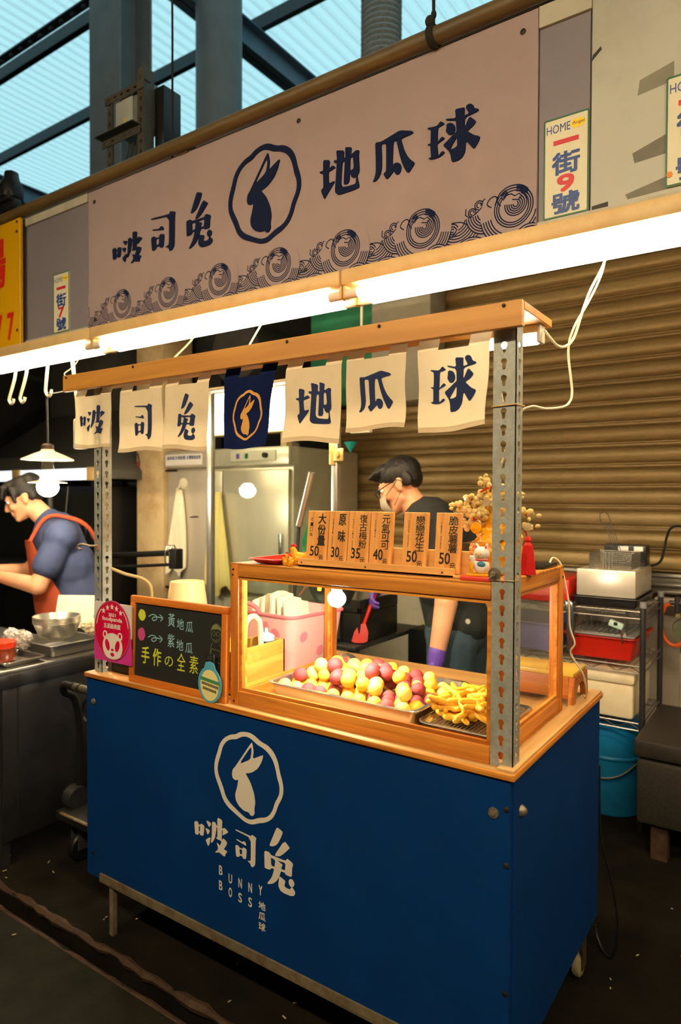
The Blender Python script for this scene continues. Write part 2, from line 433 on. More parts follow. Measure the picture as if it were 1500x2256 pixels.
def emblem(fr, x, y, h, wd, d, w):
    L = gloops('E', x, y, h, wd, 2); a, b = MB(), MB()
    a.poly(L[0:2], fr, d, w); 
    R = gloops('E', x, y, h, wd, 1); b.poly(R[2:4], fr, d, w)
    return a, b
# ------------------------------------------------------------------ materials used in the scene
mat('concrete', S(22, 19, 13), 0.85, spec=.12, var=0.35, scale=9, bump=0.5, bscale=40, dirt=S(12, 11, 9), dirt_scale=3.0, dirt_amt=0.85)
mat('alley', S(30, 29, 22), 0.8, spec=.12, var=0.25, scale=14, bump=0.4, bscale=70, dirt=S(22, 21, 16), dirt_scale=4.0, dirt_amt=0.7)
mat('rusty_iron', S(64, 44, 28), 0.8, var=0.4, scale=30, bump=0.6, bscale=90, dirt=S(40, 24, 16), dirt_scale=16, dirt_amt=0.8)
mat('drain_dark', S(26, 22, 18), 0.9, var=0.4, scale=20)
mat('pale_wall', S(188, 176, 160), 0.7, var=0.08, scale=5, dirt=S(120, 104, 84), dirt_scale=3, dirt_amt=0.6, bump=0.1)
mat('dark_wall', S(60, 58, 54), 0.8, var=0.2, scale=5, dirt=S(30, 28, 26))
mat('stall_ceiling', S(96, 96, 84), 0.8, var=0.15, scale=3)
mat('slat_paint', S(164, 138, 90), 0.42, metal=0.25, var=0.10, scale=7, stretch=(1, 1, 8), dirt=S(96, 66, 38), dirt_scale=26, dirt_amt=0.45, bump=0.12, bscale=120)
mat('slat_steel', S(150, 146, 138), 0.32, metal=0.8, var=0.12, scale=9, stretch=(1, 1, 12), dirt=S(70, 60, 50), dirt_scale=20, dirt_amt=0.4)
mat('fascia_grey', S(120, 114, 122), 0.6, var=0.05, scale=4, dirt=S(100, 92, 90), dirt_scale=2, dirt_amt=0.4)
mat('fascia_white', S(176, 174, 160), 0.6, var=0.05, scale=4, dirt=S(130, 126, 106), dirt_scale=2.5, dirt_amt=0.5)
mat('trim_white', S(176, 170, 150), 0.6, var=0.08, scale=12, dirt=S(120, 108, 84), dirt_scale=10, dirt_amt=0.45)
mat('column_paint', S(118, 120, 120), 0.6, var=0.08, scale=6, dirt=S(96, 98, 98), dirt_scale=4, dirt_amt=0.4)
mat('beam_paint', S(96, 116, 132), 0.55, var=0.1, scale=6)
mat('purlin', S(50, 55, 58), 0.6, var=0.1, scale=6)
mat('hall_wall', S(34, 36, 38), 0.9)
m, nt, p = _new('roof_sheet')
N_, L_ = nt.nodes, nt.links
tr = N_.new('ShaderNodeBsdfTranslucent'); tr.inputs[0].default_value = (0.92, 0.95, 0.95, 1)
df = N_.new('ShaderNodeBsdfDiffuse'); df.inputs[0].default_value = (0.8, 0.84, 0.84, 1)
mx = N_.new('ShaderNodeMixShader'); mx.inputs[0].default_value = 0.22
L_.new(tr.outputs[0], mx.inputs[1]); L_.new(df.outputs[0], mx.inputs[2]); L_.new(mx.outputs[0], N_['Material Output'].inputs['Surface']); N_.remove(p)

# ------------------------------------------------------------------ ground
GY0, GY1 = 1.235, 1.315      # drain channel running along the row of stalls
fl = MB().box(-14, 7.2, GY1, 9, -0.12, 0)
floor = struct('floor', fl, 'concrete', 'dark stained concrete floor under the stalls', 'floor')
def fpart(name, mb, m, kind=None):
    return part(name, mb, m, floor, None, None, kind)
fpart('alley_slab', MB().box(-14, 7.2, -7, GY0, -0.12, 0.004), 'alley')
fpart('drain_bed', MB().box(-14, 7.2, GY0, GY1, -0.12, -0.07), 'drain_dark')
rng = random.Random(3)
def ragged(y, z, wd, hh, seed):
    r = random.Random(seed); mb = MB(); n = 110
    prof = []
    for i in range(n+1):
        x = -4.2+4.6*i/n; prof.append((x, y+r.uniform(-.004, .004), z+r.uniform(-.004, .004)))
    return mb.tube(prof, [wd*r.uniform(.6, 1.25) for _ in prof], 6)
fpart('drain_lip', ragged(GY1+0.004, -0.004, 0.013, 0, 1), 'rusty_iron')
fpart('drain_lip', ragged(GY0+0.03, -0.03, 0.010, 0, 2), 'rusty_iron')
db = MB()
for i in range(70):
    x, y = rng.uniform(-0.62, 0.25), rng.uniform(1.45, 2.9)
    if i > 45: x, y = rng.uniform(-2.6, -1.0), rng.uniform(1.0, 1.6)
    if x < -.5 and y > 1.36 and i < 46: x += .3
    if GY0-.01 < y < GY1+.01: y += .12
    a = rng.uniform(0, PI); l = rng.uniform(.003, .008)
    db.box(-l, l, -.0015, .0015, 0, .002)
    M = Matrix.Translation((x, y, .004)) @ Matrix.Rotation(a, 4, 'Z')
    for q in range(len(db.v)-8, len(db.v)): db.v[q] = M @ db.v[q]
solo('floor_crumbs', db, mat('crumb', S(190, 170, 130), 0.8), 'scattered pale crumbs and scraps on the dark floor', 'crumbs', kind='stuff')
mb = MB()
for i in range(26):
    mb.ball((rng.gauss(-0.02, .035), rng.gauss(1.52, .05), .012), (rng.uniform(.012, .03), rng.uniform(.012, .03), rng.uniform(.006, .016)), 8, 6)
solo('crumpled_wrapper', remesh(mb, .004, 2), mat('wrapper', S(120, 104, 70), 0.5, var=0.5, scale=60), 'crumpled dirty wrapper lying on the floor near the cart', 'litter')

# ------------------------------------------------------------------ hall shell
wb = struct('wall_back', MB().box(-2.62, 7.1, 3.82, 3.95, 0, 2.75), 'pale_wall', 'pale grimy wall behind and below the roller shutter', 'wall')
struct('wall_left', MB().box(-6.2, -6.1, 0.9, 4.4, 0, 2.9), 'dark_wall', 'dark side wall of the neighbouring kitchen', 'wall')
struct('wall_right', MB().box(7.1, 7.2, -6.5, 9, 0, 7), 'hall_wall', 'unseen dark end wall added to keep sky light out of the hall', 'wall')  # out of view, added to close the hall against sky light
struct('wall_rear', MB().box(-13.5, 7.2, -2.75, -2.65, 0, 7), 'hall_wall', 'dark stall fronts across the alley', 'wall')
struct('wall_far', MB().box(-13.6, 7.2, 9, 9.1, 0, 6.2).box(-13.6, -13.5, -3, 9, 0, 7), 'hall_wall', 'unseen dark far walls added to block sky light from the sides', 'wall')  # unseen enclosure, added so sky light enters only through the roof
mb = MB().box(-6.1, -2.62, 3.98, 4.08, 0, 2.75)
struct('wall_kitchen', mb, 'dark_wall', 'dark rear wall behind the kitchen hood and refrigerator', 'wall')

# roller shutter: one interlocking curtain of slats
SY = 3.76
shut = bpy.data.objects.new('door_1', None); COL.objects.link(shut); shut.location = (-1, SY, 0.93); ORG[shut] = V(shut.location)
shut['kind'] = 'structure'; shut['label'] = 'closed brown roller shutter of wide curved slats'; shut['category'] = 'shutter'
def slat(z0, h, x0=-2.6, x1=3.0):
    prof = [(0.030, 0.0), (0.030, .007), (0.010, .009), (0.010, .014), (0.0, .018)]
    for i in range(13):
        t = i/12; prof.append((-0.019*math.sin(PI*t)**0.4, .018+(h-.036)*t))
    prof += [(0.012, h-.016), (0.004, h-.011), (0.010, h-.006), (0.030, h-.003), (0.030, h)]
    mb = MB(); nx = 2
    for k in range(nx):
        x = (x0, x1)[k]
        for dy, dz in prof: mb.v.append(V((x, SY+dy, z0+dz)))
    n = len(prof)
    for i in range(n-1): mb.f.append((i, n+i, n+i+1, i+1))
    return mb
PITCHZ = 0.110
z = 1.05
zz = [(1.05+i*PITCHZ, PITCHZ, 'slat_paint') for i in range(15)]
first = None
for i, (z, h, mm) in enumerate(zz):
    if first is None: first = part('slat', slat(z, h), mm, shut, 60); first_z = z
    else:
        c = first.copy(); COL.objects.link(c); c.parent = shut; c.location = (0, 0, z-first_z)
part('bottom_bar', MB().box(-2.6, 3.0, SY-.02, SY+.02, .955, 1.05, .012).box(-2.6, 3, SY-.045, SY-.015, .985, 1.0, .004).box(-2.6, 3, SY-.04, SY-.015, .95, .965, .004).box(-2.6, 3, SY-.035, SY-.01, 1.03, 1.042, .004), 'slat_steel', shut)

# hidden ceiling added to shield the stall from blue roof light; hall roof above
struct('ceiling', MB().box(-6.2, 6.0, 1.83, 4.1, 2.76, 2.80), 'stall_ceiling', 'hidden flat board ceiling added over the stalls to block roof light', 'ceiling')
RZ = 6.0
roof = bpy.data.objects.new('trim_1', None); COL.objects.link(roof); roof.location = (-5, 4, RZ); ORG[roof] = V(roof.location)
roof['kind'] = 'structure'; roof['label'] = 'translucent ribbed hall roof glowing pale blue between steel purlins'; roof['category'] = 'roof'
def sheet(x0, wd, y0, y1, zt):
    mb = MB(); prof = []; n = int(wd/0.125)
    for k in range(n):
        x = x0+k*wd/n
        prof += [(x, 0), (x+.094, 0), (x+.102, .022), (x+.117, .022)]
    prof.append((x0+wd, 0))
    for y in (y0, y1):
        for x, dz in prof: mb.v.append(V((x, y, zt+dz)))
    m_ = len(prof)
    for i in range(m_-1): mb.f.append((i, i+1, m_+i+1, m_+i))
    return mb
s0 = None
for i in range(21):
    if s0 is None: s0 = part('roof_sheet', sheet(-13.5, 1.0, 1.9, 9.0, RZ), 'roof_sheet', roof, None)
    else:
        c = s0.copy(); COL.objects.link(c); c.parent = roof; c.location = (i*1.0, 0, 0)
part('opaque_roof', MB().box(-13.5, 7.2, -2.7, 1.9, RZ, RZ+.05), 'hall_wall', roof, None)
mb = MB()
# rain canopy edge seen at the top left: an overlapping sheet lower down
for k in range(60):
    mb.ball((-11.5+k*.16, 3.55, RZ-.42), (.028, .02, .02), 8, 6)
part('overlap_edge', MB().box(-11.6, -3.5, 3.52, 3.6, RZ-.40, RZ-.385).join(mb), 'purlin', roof)
pur = None
for y in (2.75, 3.04, 4.0, 4.96, 6.2, 7.3):
    if y == 2.75: continue
    if pur is None:
        pm = MB().box(-13.5, 3.2, 2.70, 2.708, RZ-.13, RZ-.005).box(-13.5, 3.2, 2.70, 2.76, RZ-.13, RZ-.122).box(-13.5, 3.2, 2.70, 2.77, RZ-.012, RZ-.004)
        pur = part('purlin', pm.move((0, .29, 0)), 'purlin', roof, None)
    else:
        c = pur.copy(); COL.objects.link(c); c.parent = roof; c.location = (0, y-3.04, 0)
def ibeam(x, y0, y1, z, hh=.26, wd=.16):
    return MB().box(x-.006, x+.006, y0, y1, z-hh, z).box(x-wd/2, x+wd/2, y0, y1, z-hh, z-hh+.014).box(x-wd/2, x+wd/2, y0, y1, z-.014, z)
part('rafter', ibeam(-4.36, 3.3, 9, RZ-.17), 'beam_paint', roof, None)
part('rafter', ibeam(-9.2, 1.9, 9, RZ-.17), 'beam_paint', roof, None)
part('rafter', ibeam(-0.6, 1.9, 9, RZ-.17), 'beam_paint', roof, None)

# columns rising behind the fascia
c = thing('steel_column', 'grey painted H-shaped steel column behind the stall sign', 'column', (-4.38, 3.37, 0))
hm = MB().box(-4.56, -4.20, 3.22, 3.236, 0, RZ-.17).box(-4.56, -4.20, 3.504, 3.52, 0, RZ-.17).box(-4.39, -4.378, 3.236, 3.504, 0, RZ-.17)
part('shaft', hm, 'column_paint', c, None)
part('stiffener', MB().box(-4.55, -4.39, 3.236, 3.504, 4.35, 4.362).box(-4.378, -4.21, 3.236, 3.504, 4.35, 4.362), 'column_paint', c, None)
pb = MB()
for zq in (5.2, 5.32):
    pb.cyl((-4.30, 3.215, zq), (-4.30, 3.20, zq), .022, n=6)
part('bolt', pb, 'purlin', c)
solo('round_column', MB().cyl((-4.06, 4.10, 0), (-4.06, 4.10, RZ-.1), .19, n=40), 'column_paint', 'thick round painted column behind the stall sign', 'column')
rc = thing('rope_wrapped_column', 'slim column wrapped in coils of grey rope', 'column', (-2.74, 4.51, 0))
part('shaft', MB().cyl((-2.74, 4.51, 0), (-2.74, 4.51, RZ-.1), .125, n=24), 'column_paint', rc)
pts = []
for i in range(36*24):
    t = 2*PI*i/24; pts.append((-2.74+.138*math.cos(t), 4.51+.138*math.sin(t), 4.3+.042*i/24))
part('rope', MB().tube(pts, .0205, 6), mat('rope_grey', S(150, 148, 142), 0.9, var=0.25, scale=60, bump=0.6, bscale=200), rc)
# ------------------------------------------------------------------ fascia over the stalls
FY = 1.7635
fa = struct('wall_front', MB().box(-6.1, 6.0, FY+.014, FY+.06, 2.10, 2.70), 'fascia_grey', 'fascia board running over the row of stalls', 'wall')
part('panel', MB().box(-2.972, -2.508, FY+.004, FY+.014, 2.13, 2.70), 'fascia_grey', fa, None)
part('panel', MB().box(-.590, -.462, FY+.004, FY+.014, 2.14, 2.70), 'fascia_grey', fa, None)
part('panel', MB().box(-.457, 1.9, FY+.002, FY+.014, 2.14, 2.78), 'fascia_white', fa, None)
part('top_trim', MB().box(-2.975, -2.508, FY-.004, FY+.012, 2.665, 2.70).box(-.590, -.458, FY-.004, FY+.012, 2.645, 2.70), 'trim_white', fa, None)
part('bottom_trim', MB().box(-2.975, -2.508, FY-.006, FY+.012, 2.112, 2.142).box(-.590, 3.0, FY-.006, FY+.012, 2.103, 2.143), 'trim_white', fa, None)
part('bottom_lip', MB().box(-6, 3.0, FY-.012, FY+.06, 2.098, 2.112), 'trim_white', fa, None)
tp = mat('old_tape', S(150, 138, 104), 0.35, alpha=0.3, dirt=S(40, 32, 22), dirt_scale=50, dirt_amt=0.9)
fw = front(0, FY+.002, 0)
mb = MB()
for q in ([(-.345, 2.43), (-.27, 2.45), (-.27, 2.405), (-.35, 2.395)], [(-.375, 2.165), (-.285, 2.185), (-.285, 2.155), (-.37, 2.152)], [(-.36, 2.26), (-.285, 2.285), (-.285, 2.24), (-.355, 2.235)]): mb.poly([q], fw, .0006, 0)
part('tape_scrap', mb, 'old_tape', fa, None)
mb = MB()
for q in ([(-.455, 2.53), (-.436, 2.545), (-.434, 2.537), (-.458, 2.515)], [(-.454, 2.155), (-.415, 2.158), (-.415, 2.146), (-.454, 2.143)]): mb.poly([q], fw, .001, 0)
part('black_tape', mb, mat('black_tape_mat', S(40, 34, 28), 0.6), fa, None)
# pipe along the top edge
PZ = 2.728
solo('scaffold_pipe', MB().cyl((-6, 1.745, PZ), (3, 1.745, PZ), .024, n=20), mat('yellow_pipe', S(100, 80, 42), 0.5, var=0.25, scale=14, stretch=(.2, 1, 1), dirt=S(70, 58, 44), dirt_scale=12, dirt_amt=0.7), 'yellowed metal pipe along the top of the fascia', 'pipe')
solo('thin_conduit', MB().cyl((-6, 1.775, 2.705), (-.62, 1.775, 2.705), .006, n=10), mat('conduit_blue', S(70, 110, 124), 0.5), 'thin blue conduit running under the yellowed pipe', 'pipe')
rp = thing('hanging_rope', 'dark rope dropping from the roof and tied round the yellowed pipe', 'rope', (-.888, 1.745, PZ))
rx = -.888
part('strand', MB().tube([(rx, 1.745, PZ+.03), (rx-.002, 1.75, 3.3), (rx, 1.75, 4.2), (rx, 1.75, RZ-.02)], .005, 8), mat('dark_rope', S(40, 34, 28), 0.9, bump=0.6, bscale=300), rp)
kn = MB()
for k in range(3): kn.tube([(rx+.006*(k-1)+.002*math.cos(t), 1.745+.027*math.cos(t), PZ+.027*math.sin(t)) for t in [2*PI*i/16 for i in range(16)]], .005, 6, closed=True)
kn.ball((rx, 1.722, PZ+.03), (.014, .012, .016)).ball((rx+.008, 1.73, PZ+.05), (.008, .008, .013))
part('knot', kn, 'dark_rope', rp)
solo('hanging_wire', MB().tube([(-2.02, 1.79, 2.70), (-2.03, 1.80, 3.2), (-2.04, 1.80, 4.3), (-2.04, 1.80, RZ-.02)], .0042, 8), 'dark_rope', 'thin dark wire hanging down beside the round column', 'wire')
solo('wood_block', MB().box(-1.955, -1.90, 1.755, 1.80, 2.70, 2.755, .004), mat('old_wood', S(110, 92, 60), 0.7, var=0.3, scale=30), 'small wooden block wedged behind the yellowed pipe', 'block')
# electric meter rack
er = thing('meter_rack', 'slotted steel rack carrying an electric meter box above the sign', 'rack', (-2.45, 1.97, 2.70))
mat('rack_steel', S(92, 86, 74), 0.55, metal=0.4, var=0.2, scale=20)
def slotted_bar(x0, x1, z0, z1, y, axis, t=.003, wd=None):
    # angle iron with a row of slots
    if axis == 'z':
        L = z1-z0; loops = [[(x0, z0), (x1, z0), (x1, z1), (x0, z1)]]
        n = int(L/.045); cx = (x0+x1)/2
        for i in range(n):
            zc = z0+.025+i*.045; loops.append(rrect(cx-.005, cx+.005, zc-.010, zc+.010, .0045, 3))
    else:
        L = x1-x0; loops = [[(x0, z0), (x1, z0), (x1, z1), (x0, z1)]]
        n = int(L/.045); cz = (z0+z1)/2
        for i in range(n):
            xc = x0+.025+i*.045; loops.append(rrect(xc-.010, xc+.010, cz-.005, cz+.005, .0045, 3))
    return MB().poly(loops, front(0, y, 0), t, 0)
part('upright', slotted_bar(-2.600, -2.565, 2.70, 3.21, 1.93, 'z').box(-2.600, -2.597, 1.93, 1.96, 2.70, 3.21), 'rack_steel', er, None)
part('upright', slotted_bar(-2.395, -2.350, 2.70, 3.26, 1.93, 'z').box(-2.353, -2.350, 1.93, 1.98, 2.70, 3.26), 'rack_steel', er, None)
part('crossbar', slotted_bar(-2.610, -2.345, 3.17, 3.205, 1.925, 'x').box(-2.61, -2.345, 1.925, 1.96, 3.204, 3.207), 'rack_steel', er, None)
part('crossbar', slotted_bar(-2.63, -2.37, 2.985, 3.02, 1.925, 'x').box(-2.63, -2.37, 1.88, 1.925, 3.018, 3.021), 'rack_steel', er, None)
bx = part('meter_box', MB().box(-2.54, -2.36, 1.945, 2.03, 3.02, 3.22, .006), mat('meter_box_mat', S(120, 122, 118), 0.5, var=0.1), er)
part('meter_door', MB().box(-2.555, -2.44, 1.937, 1.945, 3.035, 3.175, .003), mat('meter_face', S(176, 178, 168), 0.4), er)
part('sticker', MB().box(-2.50, -2.478, 1.9355, 1.937, 3.05, 3.09), mat('sticker_mat', S(216, 190, 120), 0.6), er, None)
part('rear_box', MB().box(-2.36, -2.30, 1.99, 2.09, 2.93, 3.20, .006), mat('black_plastic', S(26, 26, 26), 0.4), er)
cb = MB()
for k in range(4): cb.tube(spline([(-2.40-.03*k, 1.96, 2.99), (-2.43-.03*k, 1.95, 2.86), (-2.50-.02*k, 1.94, 2.76), (-2.55, 1.93, 2.70)]), .005, 6)
part('wiring', cb, 'black_plastic', er)
# black flood lamp standing on the pipe
fl_ = thing('flood_lamp', 'black lamp head perched on the pipe above the yellow sign', 'lamp', (-3.12, 1.75, 2.755))
part('bracket', MB().box(-3.16, -3.02, 1.73, 1.77, 2.752, 2.80, .006), 'black_plastic', fl_)
part('head', MB().lathe([(.012, 2.80), (.05, 2.81), (.055, 2.86), (.035, 2.90), (.03, 2.93), (.0, 2.945)], (-3.07, 1.75, 0), 16).box(-3.16, -3.03, 1.71, 1.79, 2.79, 2.84, .01), 'black_plastic', fl_)

# ------------------------------------------------------------------ signs
INK = mat('navy_ink', S(18, 28, 58), 0.85, spec=.15)
def screw(x, y, z, r=.006):
    return MB().lathe([(r, 0), (r, -.002), (r*.6, -.0035), (0, -.0035)], (x, y, z), 10, 'y')
sg = thing('stall_signboard', 'wide pale pink signboard with navy characters, rabbit emblem and wave border', 'sign', (-1.55, FY, 2.115))
mat('sign_pink', S(156, 137, 136), 0.75, spec=.2, var=0.03, scale=3, dirt=S(136, 116, 112), dirt_scale=2.5, dirt_amt=0.4)
part('board', MB().box(-2.506, -.593, FY, FY+.013, 2.115, 2.705, .001, 1), 'sign_pink', sg)
sf = front(0, FY, 0)
for ch, x0, x1, z0, z1 in (('啵', -2.345, -2.160, 2.352, 2.475), ('司', -2.108, -1.969, 2.357, 2.505), ('兔', -1.911, -1.776, 2.335, 2.54), ('地', -1.298, -1.146, 2.3734, 2.5142), ('瓜', -1.0977, -.9553, 2.3766, 2.5079), ('球', -.914, -.752, 2.3683, 2.5145)):
    part('character', MB().poly(gloops(ch, x0, z0, z1-z0, x1-x0), sf, .004, 0), INK, sg, None)
ea, eb = emblem(sf, -1.698, 2.288, .333, .326, .004, 0)
part('emblem_ring', ea, INK, sg, None); part('emblem_rabbit', eb, INK, sg, None)
# wave border: rows of concentric arcs, drawn back to front
def waves(x0, x1, zb):
    ln, bgm = MB(), MB(); P = .271
    lv = [0.0002]
    def clampv(p): return (min(max(p[0], x0+.001), x1-.001), max(p[1], zb+.001))
    def disc(cx, cy, R, rings, a0=0.0, a1=2*PI, lw=.0034):
        lv[0] += .00004; w = lv[0]
        c = [clampv(p) for p in circle(cx, cy, R, 40)]
        o = len(bgm.v); bgm.v.append(sf(*clampv((cx, max(cy, zb))), w)); bgm.v += [sf(p[0], p[1], w) for p in c]
        for i in range(40): bgm.f.append((o, o+1+i, o+1+(i+1) % 40))
        for r in rings: arc(cx, cy, r, a0, a1, w+.00002, lw)
    def line(pts, w, lw=.0034):
        seg = []
        for p in pts+[None]:
            if p is not None and x0+.001 <= p[0] <= x1-.001 and p[1] >= zb+.0015: seg.append(p)
            else:
                if len(seg) > 1: ln.strip(seg, lw, sf, w)
                seg = []
    def arc(cx, cy, r, a0, a1, w, lw=.0034):
        n = max(10, int(abs(a1-a0)*r/.004)); line([(cx+r*math.cos(a0+(a1-a0)*i/n), cy+r*math.sin(a0+(a1-a0)*i/n)) for i in range(n+1)], w, lw)
    xs = [-.655-P*i for i in range(-1, 9)]
    for cx in xs:      # crest swell sloping into the trough
        lv[0] += .00004
        top = [(cx-.06, .10), (cx-.03, .128), (cx, .136), (cx+.03, .130), (cx+.055, .112), (cx+.08, .092), (cx+.11, .078), (cx+.14, .078), (cx+.17, .088), (cx+.195, .104)]
        top = [(p.x, p.y+zb) for p in spline([(a, b, 0) for a, b in top], 5)]
        for i in range(len(top)-1):
            q = [clampv(top[i]), clampv(top[i+1]), clampv((top[i+1][0], zb)), clampv((top[i][0], zb))]
            o = len(bgm.v); bgm.v += [sf(a, b, lv[0]) for a, b in q]; bgm.f.append((o, o+3, o+2, o+1))
        for k, d in enumerate((0, -.010, -.020)): line([(a, b+d) for a, b in top[8+3*k:]], lv[0]+.00002)
    def rings(R0, R1, st): return [R0-st*i for i in range(int((R0-R1)/st)+1)]
    for cx in xs:      # trough bowls between the crests
        disc(cx+.105, zb+.085, .080, rings(.080, .022, .0078), PI*1.02, PI*1.98)
        disc(cx+.092, zb+.062, .018, (.018, .011, .005), 0.3, PI*1.8)
        line([(cx+.068, zb+.060), (cx+.074, zb+.048), (cx+.082, zb+.054), (cx+.088, zb+.044), (cx+.098, zb+.05), (cx+.106, zb+.062), (cx+.1, zb+.07)], lv[0]+.00003)
        line([(p.x, p.y+zb) for p in spline([(cx+.09, .083, 0), (cx+.12, .079, 0), (cx+.15, .062, 0), (cx+.19, .052, 0), (cx+.225, .062, 0)], 5)], lv[0]+.00003)
    for cx in xs:      # second small swell
        disc(cx+.190, zb+.090, .056, rings(.056, .022, .0068), PI*1.03, PI*1.97)
        for (dx, dy, r) in ((.152, .098, .011), (.172, .114, .012), (.192, .116, .011)):
            disc(cx+dx, zb+dy, r, (r, r*.55), -.6, PI*1.5)
        line([(cx+.134, zb+.112), (cx+.132, zb+.096), (cx+.143, zb+.086), (cx+.162, zb+.092), (cx+.178, zb+.104), (cx+.197, zb+.124)], lv[0]+.00003)
        line([(cx+.205, zb+.098), (cx+.214, zb+.094), (cx+.222, zb+.102), (cx+.24, zb+.102)], lv[0]+.00003)
    for cx in xs:      # bowls carrying the curl
        disc(cx-.002, zb+.078, .092, rings(.092, .058, .0072), PI*1.06, PI*1.94)
    for cx in xs:      # main curl with rings
        disc(cx, zb+.086, .053, (.053, .047, .041), PI*.62, PI*2.45)
        disc(cx+.006, zb+.092, .030, (.030, .0242, .0184, .0126, .007), PI*.95, PI*2.35)
        for dh in (0, -.007, -.014):
            hook = [(cx-.036-dh*.3, .096), (cx-.046-dh, .112+dh*.3), (cx-.040-dh*.8, .128+dh*.8), (cx-.022-dh*.3, .140+dh), (cx, .143+dh), (cx+.022, .138+dh), (cx+.04, .124+dh)]
            line([(p.x, p.y+zb) for p in spline([(q, e, 0) for q, e in hook[(0 if dh == 0 else 2):]], 5)], lv[0]+.00003)
        line([(cx-.034, zb+.116), (cx-.028, zb+.110), (cx-.02, zb+.120), (cx-.008, zb+.122), (cx+.004, zb+.114), (cx+.016, zb+.118), (cx+.022, zb+.108), (cx+.012, zb+.102), (cx-.004, zb+.106)], lv[0]+.00003)
        horn = [(cx-.062, .098), (cx-.074, .108), (cx-.068, .121), (cx-.054, .126), (cx-.046, .119), (cx-.052, .102)]
        line([(p.x, p.y+zb) for p in spline([(q, e, 0) for q, e in horn], 5)], lv[0]+.00003)
    for cx in xs:      # lowest row
        disc(cx+.045, zb-.012, .044, rings(.044, .012, .0072), PI*.08, PI*.92)
        disc(cx+.150, zb-.030, .060, rings(.060, .030, .0072), PI*.1, PI*.9)
    return ln, bgm
wl, wbg = waves(-2.506, -.593, 2.115)
wp = part('wave_border', wl, INK, sg, None)
part('wave_ground', wbg, 'sign_pink', wp, None)
mat('screw_dark', S(52, 40, 30), 0.5, metal=0.5, var=0.3)
for x, z in ((-2.465, 2.655), (-1.385, 2.655), (-.634, 2.655), (-2.46, 2.165), (-1.355, 2.165), (-.638, 2.155)):
    part('screw', screw(x, FY, z, .008), 'screw_dark', sg)
# yellow neighbour sign
ys = thing('yellow_signboard', 'bright yellow signboard with red characters, cut off at the frame edge', 'sign', (-3.6, FY, 2.12))
part('board', MB().box(-4.3, -2.976, FY-.030, FY-.014, 2.12, 2.70, .002, 1), mat('sign_yellow', S(214, 160, 0), 0.45, var=0.03, scale=3), ys)
RED = mat('sign_red', S(206, 34, 16), 0.5)
yf = front(0, FY-.030, 0)
part('character', text(MB(), '鵝', yf, -3.33, 2.41, .24, .23, .006), RED, ys, None)
part('lettering', text(text(MB(), '7', yf, -3.08, 2.155, .12, .05, .004), '7', yf, -3.18, 2.155, .12, .05, .004), RED, ys, None)
for z in (2.685, 2.64, 2.19): part('screw', screw(-3.0, FY-.030, z, .007), 'screw_dark', ys)
# stall number plates
PW = mat('plate_white', S(216, 208, 178), 0.6, dirt=S(200, 190, 150), dirt_scale=6, dirt_amt=0.5); PGN = mat('plate_green', S(20, 92, 56), 0.45); PBL = mat('plate_blue', S(24, 62, 130), 0.45); PYL = mat('plate_yellow', S(240, 204, 40), 0.5); PRD = mat('plate_red', S(196, 32, 44), 0.45)
def plate(x0, x1, z0, z1, num, label, y=FY):
    y = y+.004
    t = thing('stall_number_plate', label, 'plate', ((x0+x1)/2, y, z0), 'green-edged stall number plates on the fascia')
    W, Hh = x1-x0, z1-z0; f = front(x0, y-.003, z0); k = W/.118
    part('plate', MB().poly([rrect(0, W, 0, Hh, .004)], f, .003, -.003), PW, t, None)
    part('border', MB().poly([rrect(0, W, 0, Hh, .004), rrect(.004*k, W-.004*k, .004*k, Hh-.004*k, .003)], f, .0008, 0), PGN, t, None)
    part('lettering', text(MB(), 'HOME', f, .008*k, Hh-.040*k, .022*k, .062*k, 0, .0008), PBL, t, None)
    part('badge', MB().poly([[(W-.028*k+.02*k*math.cos(a)*(1+.08*math.cos(6*a)), Hh-.028*k+.012*k*math.sin(a)*(1+.08*math.cos(6*a))) for a in [2*PI*i/40 for i in range(40)]]], f, .0006, 0), PYL, t, None)
    part('badge_lettering', text(MB(), 'Angel', f, W-.043*k, Hh-.033*k, .011*k, .031*k, 0, .001), 'screw_dark', t, None)
    part('stroke', MB().poly([[(.026*k, Hh-.072*k), (.092*k, Hh-.072*k), (.092*k, Hh-.060*k), (.026*k, Hh-.060*k)]], f, .0008, 0), PRD, t, None)
    part('character', text(MB(), '街', f, .024*k, .112*k, .056*k, .07*k, .0018*k, .0008), PBL, t, None)
    part('number', text(MB(), num, f, .038*k, .066*k, .042*k, .042*k, .0018*k, .0008), PRD, t, None)
    part('character', text(MB(), '號', f, .024*k, .010*k, .052*k, .07*k, .0018*k, .0008), PBL, t, None)
    return t
plate(-.5765, -.462, 2.147, 2.402, '9', 'green-edged stall plate with a red number nine, right of the pink sign')
plate(-2.764, -2.646, 2.147, 2.406, '7', 'small green-edged stall plate with a red number seven, left of the pink sign')
t3 = plate(-.2855, -.167, 2.157, 2.412, '11', 'stall plate cut off by the right edge, taped on the white panel', FY-.004)
part('orange_dot', MB().poly([circle(.009, .028, .0065, 20)], front(-.2855, FY-.0045, 2.157), .0006, 0), mat('dot_orange', S(220, 130, 40), 0.6), t3, None)

